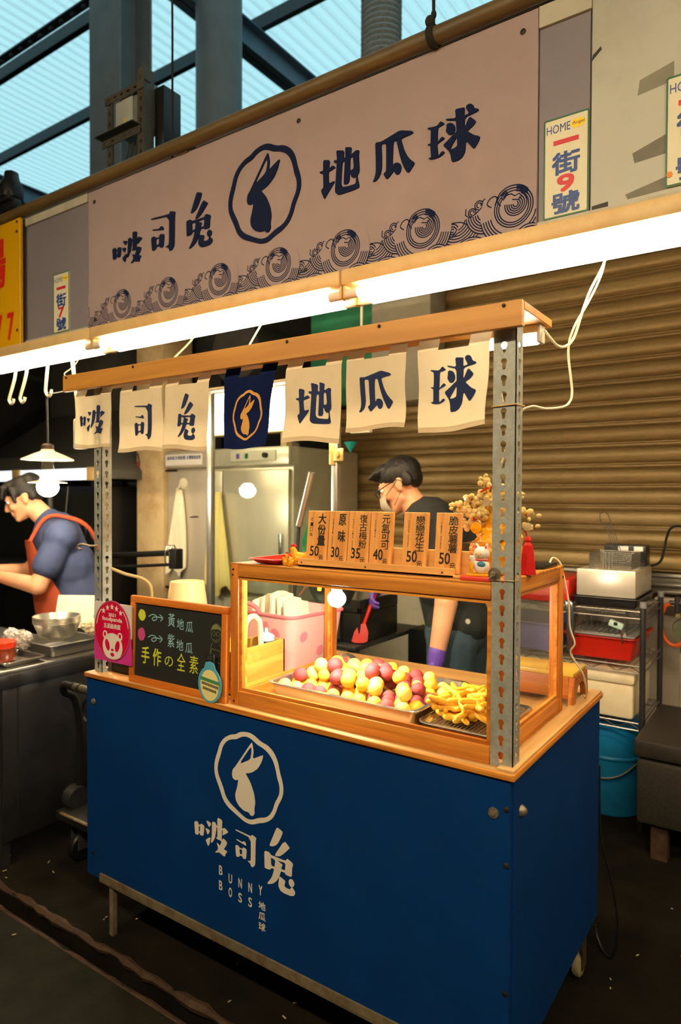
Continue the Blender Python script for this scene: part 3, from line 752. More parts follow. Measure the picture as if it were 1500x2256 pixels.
# ------------------------------------------------------------------ fluorescent fittings under the fascia
mat('fitting_white', S(206, 174, 118), 0.45, var=0.06, scale=10, dirt=S(160, 120, 66), dirt_scale=9, dirt_amt=0.35)
mat('tube_cap', S(214, 204, 188), 0.4)
emit('tube_light', (1.0, 0.82, 0.54), TUBE_POWER)
emit('tube_light_across', (1.0, 0.82, 0.54), ACROSS_POWER)
LZ = 2.028
def fitting(x0, x1, label, y0=1.66, em='tube_light', dz=0.0):
    t = thing('fluorescent_fitting', label, 'light', ((x0+x1)/2, y0+.06, 2.05+dz), 'twin fluorescent fittings')
    ya, yb = y0+.02, y0+.10
    part('batten', MB().box(x0-.05, x1+.05, y0-.006, y0+.098, 2.050, 2.098, .010).move((0, 0, dz)), 'fitting_white', t)
    for y in (ya, yb):
        tb = part('tube', MB().cyl((x0, y, LZ), (x1, y, LZ), .0145, n=16).move((0, 0, dz)), em, t)
        for a, b in ((x0-.042, x0+.001), (x1-.001, x1+.042)):
            part('end_cap', MB().cyl((a, y, LZ), (b, y, LZ), .0142, n=14).move((0, 0, dz)), 'tube_cap', tb)
        for a in (x0-.048, x1+.040): part('holder', MB().box(a, a+.010, y-.014, y+.014, LZ-.014, 2.06, .003).move((0, 0, dz)), 'fitting_white', tb)
    return t
fitting(-2.30, -1.196, 'lit twin fluorescent fitting under the left half of the pink sign')
fitting(-1.094, .010, 'lit twin fluorescent fitting at the right, running out of the frame')
fitting(-3.506, -2.402, 'lit twin fluorescent fitting under the yellow sign at the left edge')
fitting(.112, 1.216, 'lit twin fluorescent fitting beyond the right edge of the frame')
# more fittings of the same kind hang from the hall roof along the middle of the alley
for k in range(6):
    x0 = -3.1+1.206*k
    fitting(x0, x0+1.1, ['first', 'second', 'third', 'fourth', 'fifth', 'sixth'][k]+' twin fluorescent fitting hung over the middle of the alley', -.66, 'tube_light_across', 0.97)
    for x in (x0+.15, x0+.95):
        solo('hanging_chain', MB().cyl((x, -.61, 3.068), (x, -.61, RZ), .003, n=6), 'rack_steel', ['first', 'second', 'third', 'fourth', 'fifth', 'sixth'][k]+' alley fitting\'s suspension wire on its '+('left' if x < x0+.5 else 'right'), 'wire')
# ------------------------------------------------------------------ the food cart
XL, XR, YF, YB, ZT = -1.967, -.5026, 1.3692, 2.111, .8426
mat('blue_paint', S(0, 48, 106), 0.7, spec=.15, var=0.10, scale=5, dirt=S(22, 52, 84), dirt_scale=14, dirt_amt=0.2, bump=0.08, bscale=160)
wood('cart_wood', S(232, 154, 60), S(166, 88, 24), 0)
wood('cart_wood_y', S(232, 154, 60), S(166, 88, 24), 1)
wood('cart_wood_z', S(226, 140, 50), S(160, 80, 20), 2)
wood('pale_strip', S(226, 186, 124), S(196, 148, 86), 1)
wood('board_wood', S(206, 160, 98), S(176, 124, 66), 0, scale=.7)
wood('plank_wood', S(198, 140, 60), S(172, 114, 44), 0, scale=.7)
mat('frame_iron', S(120, 108, 84), 0.7, metal=0.3, var=0.25, scale=30, dirt=S(90, 50, 30), dirt_scale=20, dirt_amt=0.8)
mat('galvanised', S(158, 160, 152), 0.5, metal=0.2, var=0.16, scale=120, dirt=S(110, 108, 90), dirt_scale=30, dirt_amt=0.5, bump=0.06, bscale=300)
mat('bolt_steel', S(150, 136, 116), 0.45, metal=0.7, var=0.3, scale=90)
mat('white_print', S(226, 214, 196), 0.6)
cart = thing('food_cart', 'blue snack cart with wooden counter, steel posts and a plank canopy', 'cart', ((XL+XR)/2, (YF+YB)/2, 0))
part('front_panel', MB().box(XL+.003, XR-.003, YF, YF+.014, .168, ZT-.013, .001, 1), 'blue_paint', cart)
part('side_panel', MB().box(XR-.015, XR, YF+.014, YB-.004, .168, ZT-.013, .001, 1), 'blue_paint', cart)
part('side_panel', MB().box(XL+.003, XL+.017, YF+.014, YB-.004, .168, ZT-.013, .001, 1), 'blue_paint', cart)
part('inner_shelf', MB().box(XL+.02, XR-.02, YF+.02, YB-.03, .20, .215), 'board_wood', cart, None)
ct = part('countertop', MB().box(XL-.001, XR+.004, YF-.004, YB, ZT-.014, ZT, .0015), 'board_wood', cart)
part('front_edging', MB().box(XL-.001, XR+.004, YF-.007, YF-.003, ZT-.014, ZT-.001, .001), 'cart_wood', ct)
part('side_edging', MB().box(XR+.003, XR+.008, YF-.006, YB, ZT-.014, ZT, .001), 'cart_wood_y', ct)
part('side_strip', MB().box(XR-.034, XR+.004, YF+.002, YB, ZT, ZT+.006, .0015), 'pale_strip', ct)
part('lower_rail', MB().box(-1.888, -.52, YF-.008, YF-.002, .168, .192).box(-1.888, -.52, YF-.008, YF+.022, .165, .169), 'frame_iron', cart, None)
for x, y in ((-1.838, YF+.008), (-.56, YF+.008)):
    part('leg', MB().box(x-.009, x+.009, y-.009, y+.009, 0, .17, .001, 1), 'frame_iron', cart)
mat('caster_rubber', S(150, 138, 100), 0.7, var=0.2)
for x, y in ((-.538, 2.05), (-1.90, 2.05)):
    cs = part('caster', MB().box(x-.022, x-.018, y-.02, y+.02, .03, .165).box(x+.010, x+.014, y-.02, y+.02, .03, .165).box(x-.03, x+.02, y-.03, y+.03, .155, .17), 'rusty_iron', cart, None)
    part('wheel', MB().lathe([(.0, -.013), (.03, -.013), (.036, -.009), (.038, 0), (.036, .009), (.03, .013), (0, .013)], (x-.004, y, .038), 24, 'x'), 'caster_rubber', cs)
# slotted posts
def keyhole(cx, cz, k=1.0):
    a = circle(cx, cz+.0048*k, .0070*k, 16, -.75, PI+.75)
    b = circle(cx, cz-.0085*k, .0040*k, 9, PI, 2*PI)
    return a+[(cx-.0040*k, cz-.0010*k)]+b+[(cx+.0040*k, cz-.0010*k)]
def slotted_post(x0, x1, y, ztop, name_y1, flip=False):
    W = x1-x0; L = [[(0, 0), (W, 0), (W, ztop-ZT), (0, ztop-ZT)]]
    n = int((ztop-ZT-.02)/.0352)
    for i in range(n): L.append(keyhole(W*.46, .022+i*.0352))
    mb = MB().poly(L, front(x0, y, ZT), .0022, -.0022)
    D = name_y1-y; L = [[(0, 0), (D, 0), (D, ztop-ZT), (0, ztop-ZT)]]
    for i in range(n): L.append(keyhole(D*.52, .022+i*.0352))
    mb.poly(L, sidef(x1, y, ZT), .0022, -.0022)
    return mb
p1 = part('slotted_post', slotted_post(-.5590, -.5080, 1.3905, 1.812, 1.430), 'galvanised', cart, None)
p2 = part('slotted_post', slotted_post(-1.950, -1.911, 1.3905, 1.812, 1.430), 'galvanised', cart, None)
part('washer_bolt', MB().lathe([(.0145, 0), (.0145, -.003), (.006, -.003), (.006, -.010), (.0045, -.012), (0, -.012)], (-.5520, 1.3905, 1.2589), 20, 'y').tube([(-.552, 1.379, 1.258), (-.557, 1.374, 1.252), (-.560, 1.376, 1.247)], .0012, 6), 'bolt_steel', p1)
part('wire_tie', MB().tube([(-.547, 1.387, 1.2472), (-.507, 1.387, 1.2475), (-.5052, 1.41, 1.248)], .0008, 6), 'pale_strip', p1)
part('wire_tie', MB().tube([(-.561, 1.388, 1.6195), (-.507, 1.387, 1.6215), (-.5048, 1.41, 1.622), (-.5048, 1.432, 1.622)], .0014, 6), 'pale_strip', p1)
# canopy: front fascia board and top board
CX0, CX1 = -2.070, -.4853
can = part('canopy_fascia', MB().box(CX0, CX1, 1.355, 1.371, 1.7765, 1.8306, .0012, 1), 'plank_wood', cart)
part('canopy_board', MB().box(CX0+.004, CX1+.001, 1.371, 1.552, 1.813, 1.830, .0012, 1), 'plank_wood', cart)
for x, z in ((-2.05, 1.8225), (-1.706, 1.8225), (-1.10, 1.8215), (-.523, 1.8225), (-.825, 1.8225)):
    part('screw', screw(x, 1.355, z, .0042), 'screw_dark', can)
part('curtain_rod', MB().cyl((-2.06, 1.3835, 1.785), (-.49, 1.3835, 1.785), .004, n=10), 'fitting_white', cart)
# bolts on the panels
cone = [(.013, 0), (.012, -.004), (.006, -.0085), (.003, -.010), (0, -.010)]
part('bolt', MB().lathe([(.0125, 0), (.0115, -.003), (.0055, -.004), (.005, -.007), (0, -.007)], (-.5419, YF, .7499), 16, 'y'), 'bolt_steel', cart)
part('bolt', MB().lathe([(.0105, 0), (.0095, -.003), (.005, -.004), (.0045, -.007), (0, -.007)], (-1.9275, YF, .7494), 16, 'y'), 'bolt_steel', cart)
part('bolt', MB().lathe([(.0135, 0), (.0125, .004), (.006, .012), (.003, .013), (0, .013)], (XR, 1.4296, .7423), 16, 'x'), 'bolt_steel', cart)
for x, z in ((-.513, .765), (-.513, .645), (-.513, .37), (-.513, .25), (-1.93, .245)):
    part('screw', screw(x, YF, z, .006), 'screw_dark', cart)
# printed emblem and lettering on the front
cf = front(0, YF, 0)
ea, eb = emblem(cf, -1.373, .5322, .251, .2538, .0006, 0)
part('emblem_ring', ea, 'white_print', cart, None); part('emblem_rabbit', eb, 'white_print', cart, None)
for ch, x0, x1, z0, z1 in (('啵', -1.4531, -1.318, .4137, .5163), ('司', -1.2916, -1.2137, .4169, .505), ('兔', -1.1856, -1.0803, .3824, .5501)):
    part('character', MB().poly(gloops(ch, x0, z0, z1-z0, x1-x0), cf, .0006, 0), 'white_print', cart, None)
for row, (s, zs) in enumerate((('BUNNY', (.358, .346, .3455, .3455, .350)), ('BOSS', (.315, .3075, .305, .305)))):
    for i, ch in enumerate(s):
        part('letter', text(MB(), ch, cf, -1.3530+.0370*i, zs[i], .0255, .0125, .0005), 'white_print', cart, None)
for i, ch in enumerate('地瓜球'): part('character', text(MB(), ch, cf, -1.2050, .312-.0285*i, .021, .024, .0004), 'white_print', cart, None)

# LED batten under the canopy
emit('led_light', (1.0, 0.9, 0.72), LED_POWER)
led = thing('led_batten', 'short white LED batten under the right end of the plank canopy', 'light', (-.58, 1.515, 1.772))
part('housing', MB().box(-.66, -.496, 1.50, 1.535, 1.794, 1.813, .003), 'fitting_white', led)
part('diffuser', MB().box(-.655, -.503, 1.503, 1.532, 1.772, 1.794, .006), 'led_light', led)
part('end_cap', MB().box(-.503, -.494, 1.500, 1.535, 1.772, 1.813, .003), 'tube_cap', led)
# cables at the right post
CW = mat('cable_white', S(226, 214, 180), 0.5)
solo('power_cable', MB().tube(spline([(-.410, 1.75, 2.045), (-.4197, 1.745, 1.9974), (-.437, 1.70, 1.93), (-.4409, 1.65, 1.8718), (-.448, 1.60, 1.795), (-.4560, 1.56, 1.768), (-.466, 1.535, 1.766), (-.477, 1.515, 1.782), (-.489, 1.516, 1.799)], 8), .0032, 8), CW, 'white cable sagging from the ceiling light to the canopy end', 'cable')
solo('power_cable', MB().tube(spline([(-.413, 1.752, 2.045), (-.423, 1.747, 1.98), (-.438, 1.69, 1.90), (-.4476, 1.60, 1.8195), (-.452, 1.57, 1.76), (-.4371, 1.55, 1.6656), (-.438, 1.53, 1.635), (-.4471, 1.50, 1.6225), (-.47, 1.465, 1.6175), (-.495, 1.446, 1.6215), (-.520, 1.436, 1.60), (-.556, 1.436, 1.50), (-.566, 1.437, 1.435), (-.556, 1.437, 1.405), (-.535, 1.438, 1.41)], 8), .0026, 8), CW, 'thin white cable looping down to the right steel post', 'cable')
solo('power_cable', MB().tube(spline([(-.560, 1.437, 1.775), (-.570, 1.44, 1.735), (-.566, 1.44, 1.69), (-.556, 1.437, 1.635)], 8), .003, 8), CW, 'short white cable tucked behind the right steel post', 'cable')
solo('power_cable', MB().tube(spline([(-1.70, 1.66, 2.04), (-1.715, 1.60, 1.95), (-1.735, 1.54, 1.88), (-1.75, 1.52, 1.832)], 8), .003, 8), CW, 'white cable dropping behind the middle of the canopy plank', 'cable')
solo('power_cable', MB().tube(spline([(-1.45, 1.70, 2.04), (-1.452, 1.62, 1.93), (-1.44, 1.54, 1.831)], 8), .003, 8), CW, 'short white cable right of the other cord above the canopy', 'cable')
solo('power_cable', MB().tube(spline([(-2.37, 1.66, 2.04), (-2.30, 1.56, 1.93), (-2.22, 1.46, 1.87), (-2.10, 1.40, 1.838), (-2.05, 1.42, 1.832)], 8), .0018, 8), CW, 'thin white wire slanting down to the left end of the canopy', 'cable')

# ------------------------------------------------------------------ shop curtains
cloth('curtain_cream', S(240, 224, 188), 0.38, 0.05)
cloth('curtain_navy', S(24, 34, 74), 0.25, 0.15)
cloth('hem_cream', S(212, 192, 156), 0.2, 0.06)
mat('fabric_ink', S(20, 36, 76), 0.85)
mat('fabric_orange', S(206, 150, 72), 0.85)
def curtain(ch, corners, glyphbox, seed, label, cm='curtain_cream', ym=1.384):
    (tl, tr, bl, br) = [(p[0]*.9816, 1.42+(p[1]-1.42)*.9816) for p in corners]; r = random.Random(seed)
    ph = [r.uniform(0, 6.28) for _ in range(6)]; am = [r.uniform(.002, .0045) for _ in range(4)]
    Y0 = ym
    def pos(u, v):       # u 0..1 across, v 0 bottom .. 1 top
        x = (bl[0]*(1-u)+br[0]*u)*(1-v)+(tl[0]*(1-u)+tr[0]*u)*v
        z = (bl[1]*(1-u)+br[1]*u)*(1-v)+(tl[1]*(1-u)+tr[1]*u)*v
        f = max(0.0, 1-v)**.8
        y = Y0-.006+f*(am[0]*math.sin(u*7+ph[0])+am[1]*math.sin(u*13+ph[1]+v*2)*.6+am[2]*math.sin(v*9+u*3+ph[2])*.5)+f*.010*math.sin(ph[3])
        x += f*.003*math.sin(v*8+ph[4]); z += (1-v)*.004*math.sin(u*5+ph[5])
        return V((x, y, z))
    t = thing('shop_curtain', label, 'curtain', ((bl[0]+br[0])/2, Y0, min(bl[1], br[1])), 'row of small hanging shop curtains')
    VT = .865            # body ends here, tabs above
    body = MB().grid(lambda u, v: pos(u, .05+v*(VT-.05)), 24, 26)
    tb = part('fabric', body, cm, t, True)
    for a, b in ((0.0, .30), (.72, 1.0)):
        part('tab', MB().grid(lambda u, v: pos(a+(b-a)*u, VT+v*(1.03-VT))+V((0, .010*math.sin(v*PI*.5), 0)), 6, 6), cm, t, True)
    hm = MB().grid(lambda u, v: pos(u, v*.055)+V((0, -.0012, 0)), 24, 2)
    part('hem', hm, 'hem_cream' if cm == 'curtain_cream' else cm, t, True)
    gx0, gx1, gz0, gz1 = glyphbox
    def prt(loops, nm, mm):
        mb = MB().poly(loops, lambda a, b, w=0: V((a, b, 0)), 0, 0).split(.014)
        mb.v = [pos(q.x, q.y)+V((0, -.0011, 0)) for q in mb.v]
        part(nm, mb, mm, t, True)
    wd = abs(br[0]-bl[0]); 
    if ch == 'E':
        L = gloops('E', gx0, gz0, gz1-gz0, gx1-gx0, 2); prt(L[0:2], 'emblem_ring', 'fabric_orange'); prt(gloops('E', gx0, gz0, gz1-gz0, gx1-gx0, 1)[2:4], 'emblem_rabbit', 'fabric_orange')
    else: prt(gloops(ch, gx0, gz0, gz1-gz0, gx1-gx0), 'character', 'fabric_ink')
    return t
ZC = 1.790
curtain('啵', ((-2.077, ZC), (-1.880, ZC), (-2.090, 1.596), (-1.903, 1.586)), (.12, .86, .22, .70), 1, 'leftmost cream curtain with a navy character beside the left post')
curtain('司', ((-1.832, ZC), (-1.636, ZC), (-1.846, 1.572), (-1.632, 1.564)), (.36, .80, .15, .66), 2, 'second cream curtain from the left with a navy character')
curtain('兔', ((-1.612, ZC), (-1.427, ZC), (-1.622, 1.568), (-1.433, 1.561)), (.32, .74, .13, .74), 3, 'third cream curtain from the left, next to the navy one')
curtain('E', ((-1.370, ZC), (-1.177, ZC), (-1.386, 1.562), (-1.228, 1.562)), (.24, .86, .10, .70), 4, 'navy curtain with an orange rabbit emblem in a wavy ring', 'curtain_navy')
curtain('地', ((-1.141, ZC), (-.963, ZC), (-1.148, 1.570), (-.964, 1.562)), (.20, .84, .20, .68), 5, 'cream curtain with a navy character, right of the navy one')
curtain('瓜', ((-.950, ZC), (-.781, ZC), (-.9545, 1.590), (-.788, 1.589)), (.20, .80, .22, .70), 6, 'cream curtain with a navy character, second from the right post')
curtain('球', ((-.7509, ZC), (-.5714, ZC), (-.7494, 1.572), (-.5855, 1.583)), (.19, .85, .20, .77), 7, 'rightmost cream curtain with a navy character beside the right post')
# ------------------------------------------------------------------ glass display case
GX0, GX1, GYF, GYB, GZ = -1.3293, -.5435, 1.3880, 1.8695, 1.2403
glass('case_glass')
case = thing('display_case', 'wooden framed glass display case on the cart counter', 'display case', ((GX0+GX1)/2, (GYF+GYB)/2, ZT))
PWD = .030
def post(x, y, nm='corner_post'):
    mb = MB().box(x, x+PWD, y, y+PWD, ZT, GZ-.002, .002)
    return part(nm, mb, 'cart_wood_z', case)
post(GX0, GYF); post(GX0, GYB-PWD); post(GX1-PWD, GYB-PWD)
part('corner_post', MB().box(GX1-.020, GX1, 1.4335, 1.4535, ZT, GZ-.002, .002), 'cart_wood_z', case)
FX_ = -.5605
HB, HT = .040, .038
part('front_rail', MB().box(GX0+PWD, FX_, GYF+.001, GYF+.026, ZT, ZT+HB, .002), 'cart_wood', case)
part('front_rail', MB().box(GX0+PWD, FX_, GYF+.001, GYF+.026, GZ-HT, GZ-.003, .002), 'cart_wood', case)
part('rear_rail', MB().box(GX0+PWD, GX1-PWD, GYB-.026, GYB-.001, GZ-HT, GZ-.003, .002), 'cart_wood', case)
for x in (GX0, GX1-.027):
    part('side_rail', MB().box(x+.001, x+.026, (GYF+PWD if x == GX0 else 1.4535), GYB-PWD, ZT, ZT+HB, .002), 'cart_wood_y', case)
    part('side_rail', MB().box(x+.001, x+.026, (GYF+PWD if x == GX0 else 1.4535), GYB-PWD, GZ-HT, GZ-.003, .002), 'cart_wood_y', case)
part('base_board', MB().box(GX0+.02, GX1-.021, GYF+.02, GYB+.02, ZT, ZT+.006), 'board_wood', case, None)
part('top_board', MB().box(GX0+.004, -.562, GYF+.004, GYB-.004, GZ-.010, GZ-.001, .001, 1).box(-.562, GX1-.004, 1.434, GYB-.004, GZ-.010, GZ-.001, .001, 1), 'board_wood', case)
part('top_lip', MB().box(GX0, FX_, GYF, GYF+.006, GZ-.005, GZ, .001).box(GX0, GX1, GYB-.006, GYB, GZ-.005, GZ, .001).box(GX1-.02, GX1, 1.434, GYB, GZ-.006, GZ, .001), 'cart_wood', case)
# inner glazing beads and panes
def bead(fr, a0, a1, b0, b1, wd=.009, d=.008, w=0):
    mb = MB()
    mb.poly([[(a0, b0), (a1, b0), (a1, b1), (a0, b1)], [(a0+wd, b0+wd), (a1-wd, b0+wd), (a1-wd, b1-wd), (a0+wd, b1-wd)]], fr, d, w)
    return mb
fz = (ZT+HB, GZ-HT)
part('glazing_bead', bead(front(0, GYF+.014, 0), GX0+PWD, FX_, *fz), 'cart_wood', case, None)
part('front_pane', MB().box(GX0+PWD, FX_, GYF+.013, GYF+.016, fz[0], fz[1]), 'case_glass', case, None)
part('glazing_bead', bead(sidef(GX1-.014, 0, 0), 1.4535, GYB-PWD, *fz), 'cart_wood_y', case, None)
part('side_pane', MB().box(GX1-.017, GX1-.014, 1.4535, GYB-PWD, fz[0], fz[1]), 'case_glass', case, None)
part('glazing_bead', bead(sidef(GX0+.02, 0, 0), GYF+PWD, GYB-PWD, *fz), 'cart_wood_y', case, None)
part('side_pane', MB().box(GX0+.012, GX0+.015, GYF+PWD, GYB-PWD, fz[0], fz[1]), 'case_glass', case, None)
for x, y, z in ((GX0+.012, GYF, GZ-.018), (GX0+.010, GYF, GZ-.033), (GX0+.014, GYF, ZT+.010)):
    part('nail', screw(x, y, z, .0028), 'screw_dark', case)
part('nail', MB().lathe([(.003, 0), (.003, .002), (0, .002)], (GX1, GYB-.012, GZ-.03), 8, 'x'), 'screw_dark', case)
# small white flower sticker on the glass
stf = front(-.618, GYF+.0128, 1.148); mb = MB()
for k in range(12):
    a = 2*PI*k/12; mb.poly([[(.002*math.cos(a-.4), .002*math.sin(a-.4)), (.006*math.cos(a-.14), .006*math.sin(a-.14)), (.0068*math.cos(a), .0068*math.sin(a)), (.006*math.cos(a+.14), .006*math.sin(a+.14)), (.002*math.cos(a+.4), .002*math.sin(a+.4))]], stf, .0003, 0)
mb.poly([circle(0, 0, .0022, 12)], stf, .0003, 0)
part('flower_sticker', mb, mat('sticker_white', S(240, 236, 220), 0.6), case, None)

# clip lamp inside the case
emit('bulb_light', (1.0, 0.92, 0.76), BULB_POWER*60)
bl = thing('case_lamp', 'bright spot bulb hanging inside the glass case', 'lamp', (-1.012, 1.455, 1.13))
part('socket', MB().lathe([(.006, .053), (.010, .045), (.013, .035), (.014, .004), (.016, 0.0)], (-1.012, 1.455, 1.177), 16), 'tube_cap', bl)
part('bulb', MB().ball((-1.012, 1.455, 1.158), (.024, .024, .022), 20, 14), 'bulb_light', bl)
solo('lamp_cable', MB().tube(spline([(-1.012, 1.462, 1.226), (-1.08, 1.52, 1.222), (-1.16, 1.60, 1.205), (-1.24, 1.64, 1.17), (-1.296, 1.66, 1.12)], 8), .003, 8), mat('cable_brown', S(90, 50, 34), 0.5), 'brown cable strung under the top of the glass case', 'cable')
solo('cable_clip', MB().box(-1.178, -1.166, 1.592, 1.600, 1.150, 1.222, .003).box(-1.182, -1.162, 1.590, 1.604, 1.196, 1.216, .004), mat('clip_orange', S(236, 150, 24), 0.5), 'orange tape clip holding the brown cable in the case', 'clip')

# ------------------------------------------------------------------ tray of sweet potato balls
mat('steel', S(196, 194, 188), 0.24, metal=0.95, var=0.05, scale=6)
mat('steel_dull', S(168, 166, 160), 0.38, metal=0.9, var=0.1, scale=8, dirt=S(110, 104, 92), dirt_scale=5, dirt_amt=0.3)
def tray(mb, x0, x1, y0, y1, z0, z1, lip=.010, r=.022, t=.0012, slope=.012):
    def ring(dx, z): return [V((p[0], p[1], z)) for p in rrect(x0-dx, x1+dx, y0-dx, y1+dx, max(.004, r+dx), 5)]
    n = len(ring(0, 0)); seq = [(-slope-.004, z0), (-slope, z0+.004), (0, z1), (lip, z1), (lip, z1-.003), (lip-.002, z1-.003), (t, z1-.0015), (-slope+t, z0-.0+.0), (-slope-.004, z0-t)]
    seq = [(-slope-.006, z0+t), (-slope, z0+.006), (0-.001, z1-.001), (lip, z1-.001), (lip+.001, z1-.003), (lip-.0005, z1-.0035), (lip-.001, z1-.002), (t, z1-.0022), (-slope+t, z0+.005), (-slope-.005, z0)]
    o = len(mb.v)
    for dx, z in seq: mb.v += ring(dx, z)
    for i in range(len(seq)-1):
        for k in range(n):
            l = (k+1) % n; mb.f.append((o+i*n+k, o+(i+1)*n+k, o+(i+1)*n+l, o+i*n+l))
    mb.f.append(tuple(o+k for k in range(n))); mb.f.append(tuple(o+(len(seq)-1)*n+k for k in range(n-1, -1, -1)))
    return mb
ZB = ZT+.006
TX0, TX1, TY0, TY1, TZ1 = -1.238, -.775, 1.450, 1.760, .907
TA = Matrix.Translation((-1.0, 1.58, 0)) @ Matrix.Rotation(math.radians(-0.5), 4, 'Z') @ Matrix.Translation((1.0, -1.58, 0))
bt = solo('steel_tray', tray(MB(), TX0, TX1, TY0, TY1, ZB+.0015, TZ1).xf(TA), 'steel', 'deep steel tray full of fried sweet potato balls', 'tray')
mat('ball_yellow', S(244, 196, 62), 0.55, var=0.14, scale=60, bump=0.25, bscale=140, dirt=S(226, 150, 40), dirt_scale=40, dirt_amt=0.5, sub=.15)
mat('ball_pale', S(246, 216, 104), 0.55, var=0.12, scale=60, bump=0.25, bscale=140, dirt=S(236, 180, 66), dirt_scale=40, dirt_amt=0.5, sub=.15)
mat('ball_purple', S(150, 54, 60), 0.6, var=0.18, scale=60, bump=0.3, bscale=140, dirt=S(170, 84, 76), dirt_scale=40, dirt_amt=0.5, sub=.05)
rb = random.Random(11)
def ball_mesh(m, seed):
    r = random.Random(seed); mb = MB().ball((0, 0, 0), 1.0, 14, 10)
    a = [V((r.uniform(-1, 1), r.uniform(-1, 1), r.uniform(-1, 1))).normalized() for _ in range(5)]
    mb.v = [q*(1+sum(.035*max(0, q.normalized().dot(k))**3 for k in a)-.03) for q in mb.v]
    return _mesh('fried_ball', mb, m, V((0, 0, 0)), True)
BM = {k: [ball_mesh(k, s) for s in range(3)] for k in ('ball_yellow', 'ball_pale', 'ball_purple')}
BL = {'ball_yellow': 'golden yellow fried sweet potato ball heaped in the steel tray', 'ball_pale': 'pale yellow fried sweet potato ball heaped in the steel tray', 'ball_purple': 'dusky purple fried sweet potato ball heaped in the steel tray'}
placed = []
def put_ball(x, y, z, r):
    k = rb.choices(('ball_yellow', 'ball_pale', 'ball_purple'), (.36, .20, .44))[0]
    o = bpy.data.objects.new('fried_ball', rb.choice(BM[k])); COL.objects.link(o)
    p = TA @ V((x, y, z)); o.location = p; o.scale = (r, r, r*.96); o.rotation_euler = (rb.uniform(0, 6), rb.uniform(0, 6), rb.uniform(0, 6))
    o['label'] = BL[k]; o['category'] = 'fried ball'; o['group'] = 'sweet potato balls in the steel tray'
for layer, (zc, ins) in enumerate(((ZB+.043, .030), (ZB+.072, .060), (ZB+.099, .105))):
    st = .0425; nx = int((TX1-TX0-2*ins)/st); ny = int((TY1-TY0-2*ins)/(st*.88))
    for j in range(ny+1):
        for i in range(nx+1):
            x = TX0+ins+i*st+(.5*st if j % 2 else 0)+rb.uniform(-.003, .003); y = TY0+ins+j*st*.88+rb.uniform(-.003, .003)
            if x > TX1-ins or y > TY1-ins: continue
            edge = min(x-TX0, TX1-x, y-TY0, TY1-y)
            if layer == 0 and edge > .12: continue          # buried, cannot be seen
            if layer == 1 and rb.random() < .22: continue
            if layer == 2 and rb.random() < .62: continue
            dz = 0.006*math.sin(x*23)+.006*math.cos(y*29) if layer else 0
            put_ball(x, y, zc+dz, rb.uniform(.0195, .0225) if layer else rb.uniform(.0190, .0215))
# tray of fries on a round wooden slice
FX0, FX1, FY0, FY1, FZ1 = -.805, -.575, 1.445, 1.705, .888
solo('wood_slice', MB().lathe([(.0, ZB), (.080, ZB), (.084, ZB+.004), (.084, ZB+.020), (.081, ZB+.024), (0, ZB+.024)], (-.665, 1.545, 0), 32), mat('bark_wood', S(176, 112, 60), 0.7, var=0.3, scale=30, bump=0.4), 'round slice of wood under the tray of fries', 'wood slice')
FB = ZB+.0245
solo('steel_tray', tray(MB(), FX0+.045, FX1, FY0, FY1, FB+.001, FZ1, .008, .02), 'steel', 'shallow steel tray of fries at the right of the case', 'tray')
wr = MB()
for k in range(16):
    x = FX0+.065+k*(FX1-FX0-.085)/15; wr.tube([(x, FY0+.012, FB+.009), (x, FY1-.012, FB+.009)], .0013, 6)
for y in (FY0+.012, FY1-.012): wr.tube([(FX0+.06, y, FB+.0065), (FX1-.012, y, FB+.0065)], .0015, 6)
solo('wire_rack', wr, 'steel', 'wire draining rack inside the tray of fries', 'rack')
mat('fry', S(244, 178, 44), 0.55, var=0.16, scale=50, bump=0.25, bscale=120, dirt=S(222, 130, 26), dirt_scale=50, dirt_amt=0.6)
def fry_mesh(seed):
    r = random.Random(seed); L = r.uniform(.030, .042); b = r.uniform(-.004, .004)
    pts = [(-L, 0, 0), (-L*.85, b*.1, 0), (-L*.3, b, .001), (L*.3, b, .001), (L*.85, b*.1, 0), (L, 0, 0)]
    k = r.uniform(.0068, .0084)
    return _mesh('french_fry', MB().tube(pts, [k*.4, k*.9, k, k, k*.9, k*.4], 8), 'fry', V((0, 0, 0)), True)
FM = [fry_mesh(s) for s in range(6)]
for k in range(96):
    lay = k//34; o = bpy.data.objects.new('french_fry', FM[k % 6]); COL.objects.link(o)
    x = rb.uniform(FX0+.062, FX1-.050); y = rb.uniform(FY0+.045, FY1-.055)
    if k == 95: x, y, lay = FX1-.035, FY0+.12, 0
    o.location = (x, y, FB+.0195+lay*.0145+rb.uniform(0, .003)+.006*(1-abs(y-1.56)/.12)*lay)
    o.rotation_euler = (rb.uniform(0, 6), rb.uniform(-.10, .10)*(1+lay), rb.uniform(0, PI))
    o['label'] = 'thick golden french fry piled on the wire rack'; o['category'] = 'french fry'; o['group'] = 'fries on the wire rack'
# ladle resting on the ball tray
ld = thing('ladle', 'shiny steel ladle upturned on the rear rim of the ball tray', 'ladle', (-1.155, 1.70, .91))
part('bowl', MB().lathe([(.036, 0), (.037, .004), (.035, .015), (.028, .026), (.015, .033), (0, .035)], (-1.165, 1.728, .907), 24), 'steel', ld)
part('handle', MB().tube(spline([(-1.135, 1.735, .915), (-1.11, 1.742, .914), (-1.085, 1.748, .911), (-1.06, 1.752, .907)], 5), .0045, 8), mat('black_handle', S(24, 22, 20), 0.4), ld)

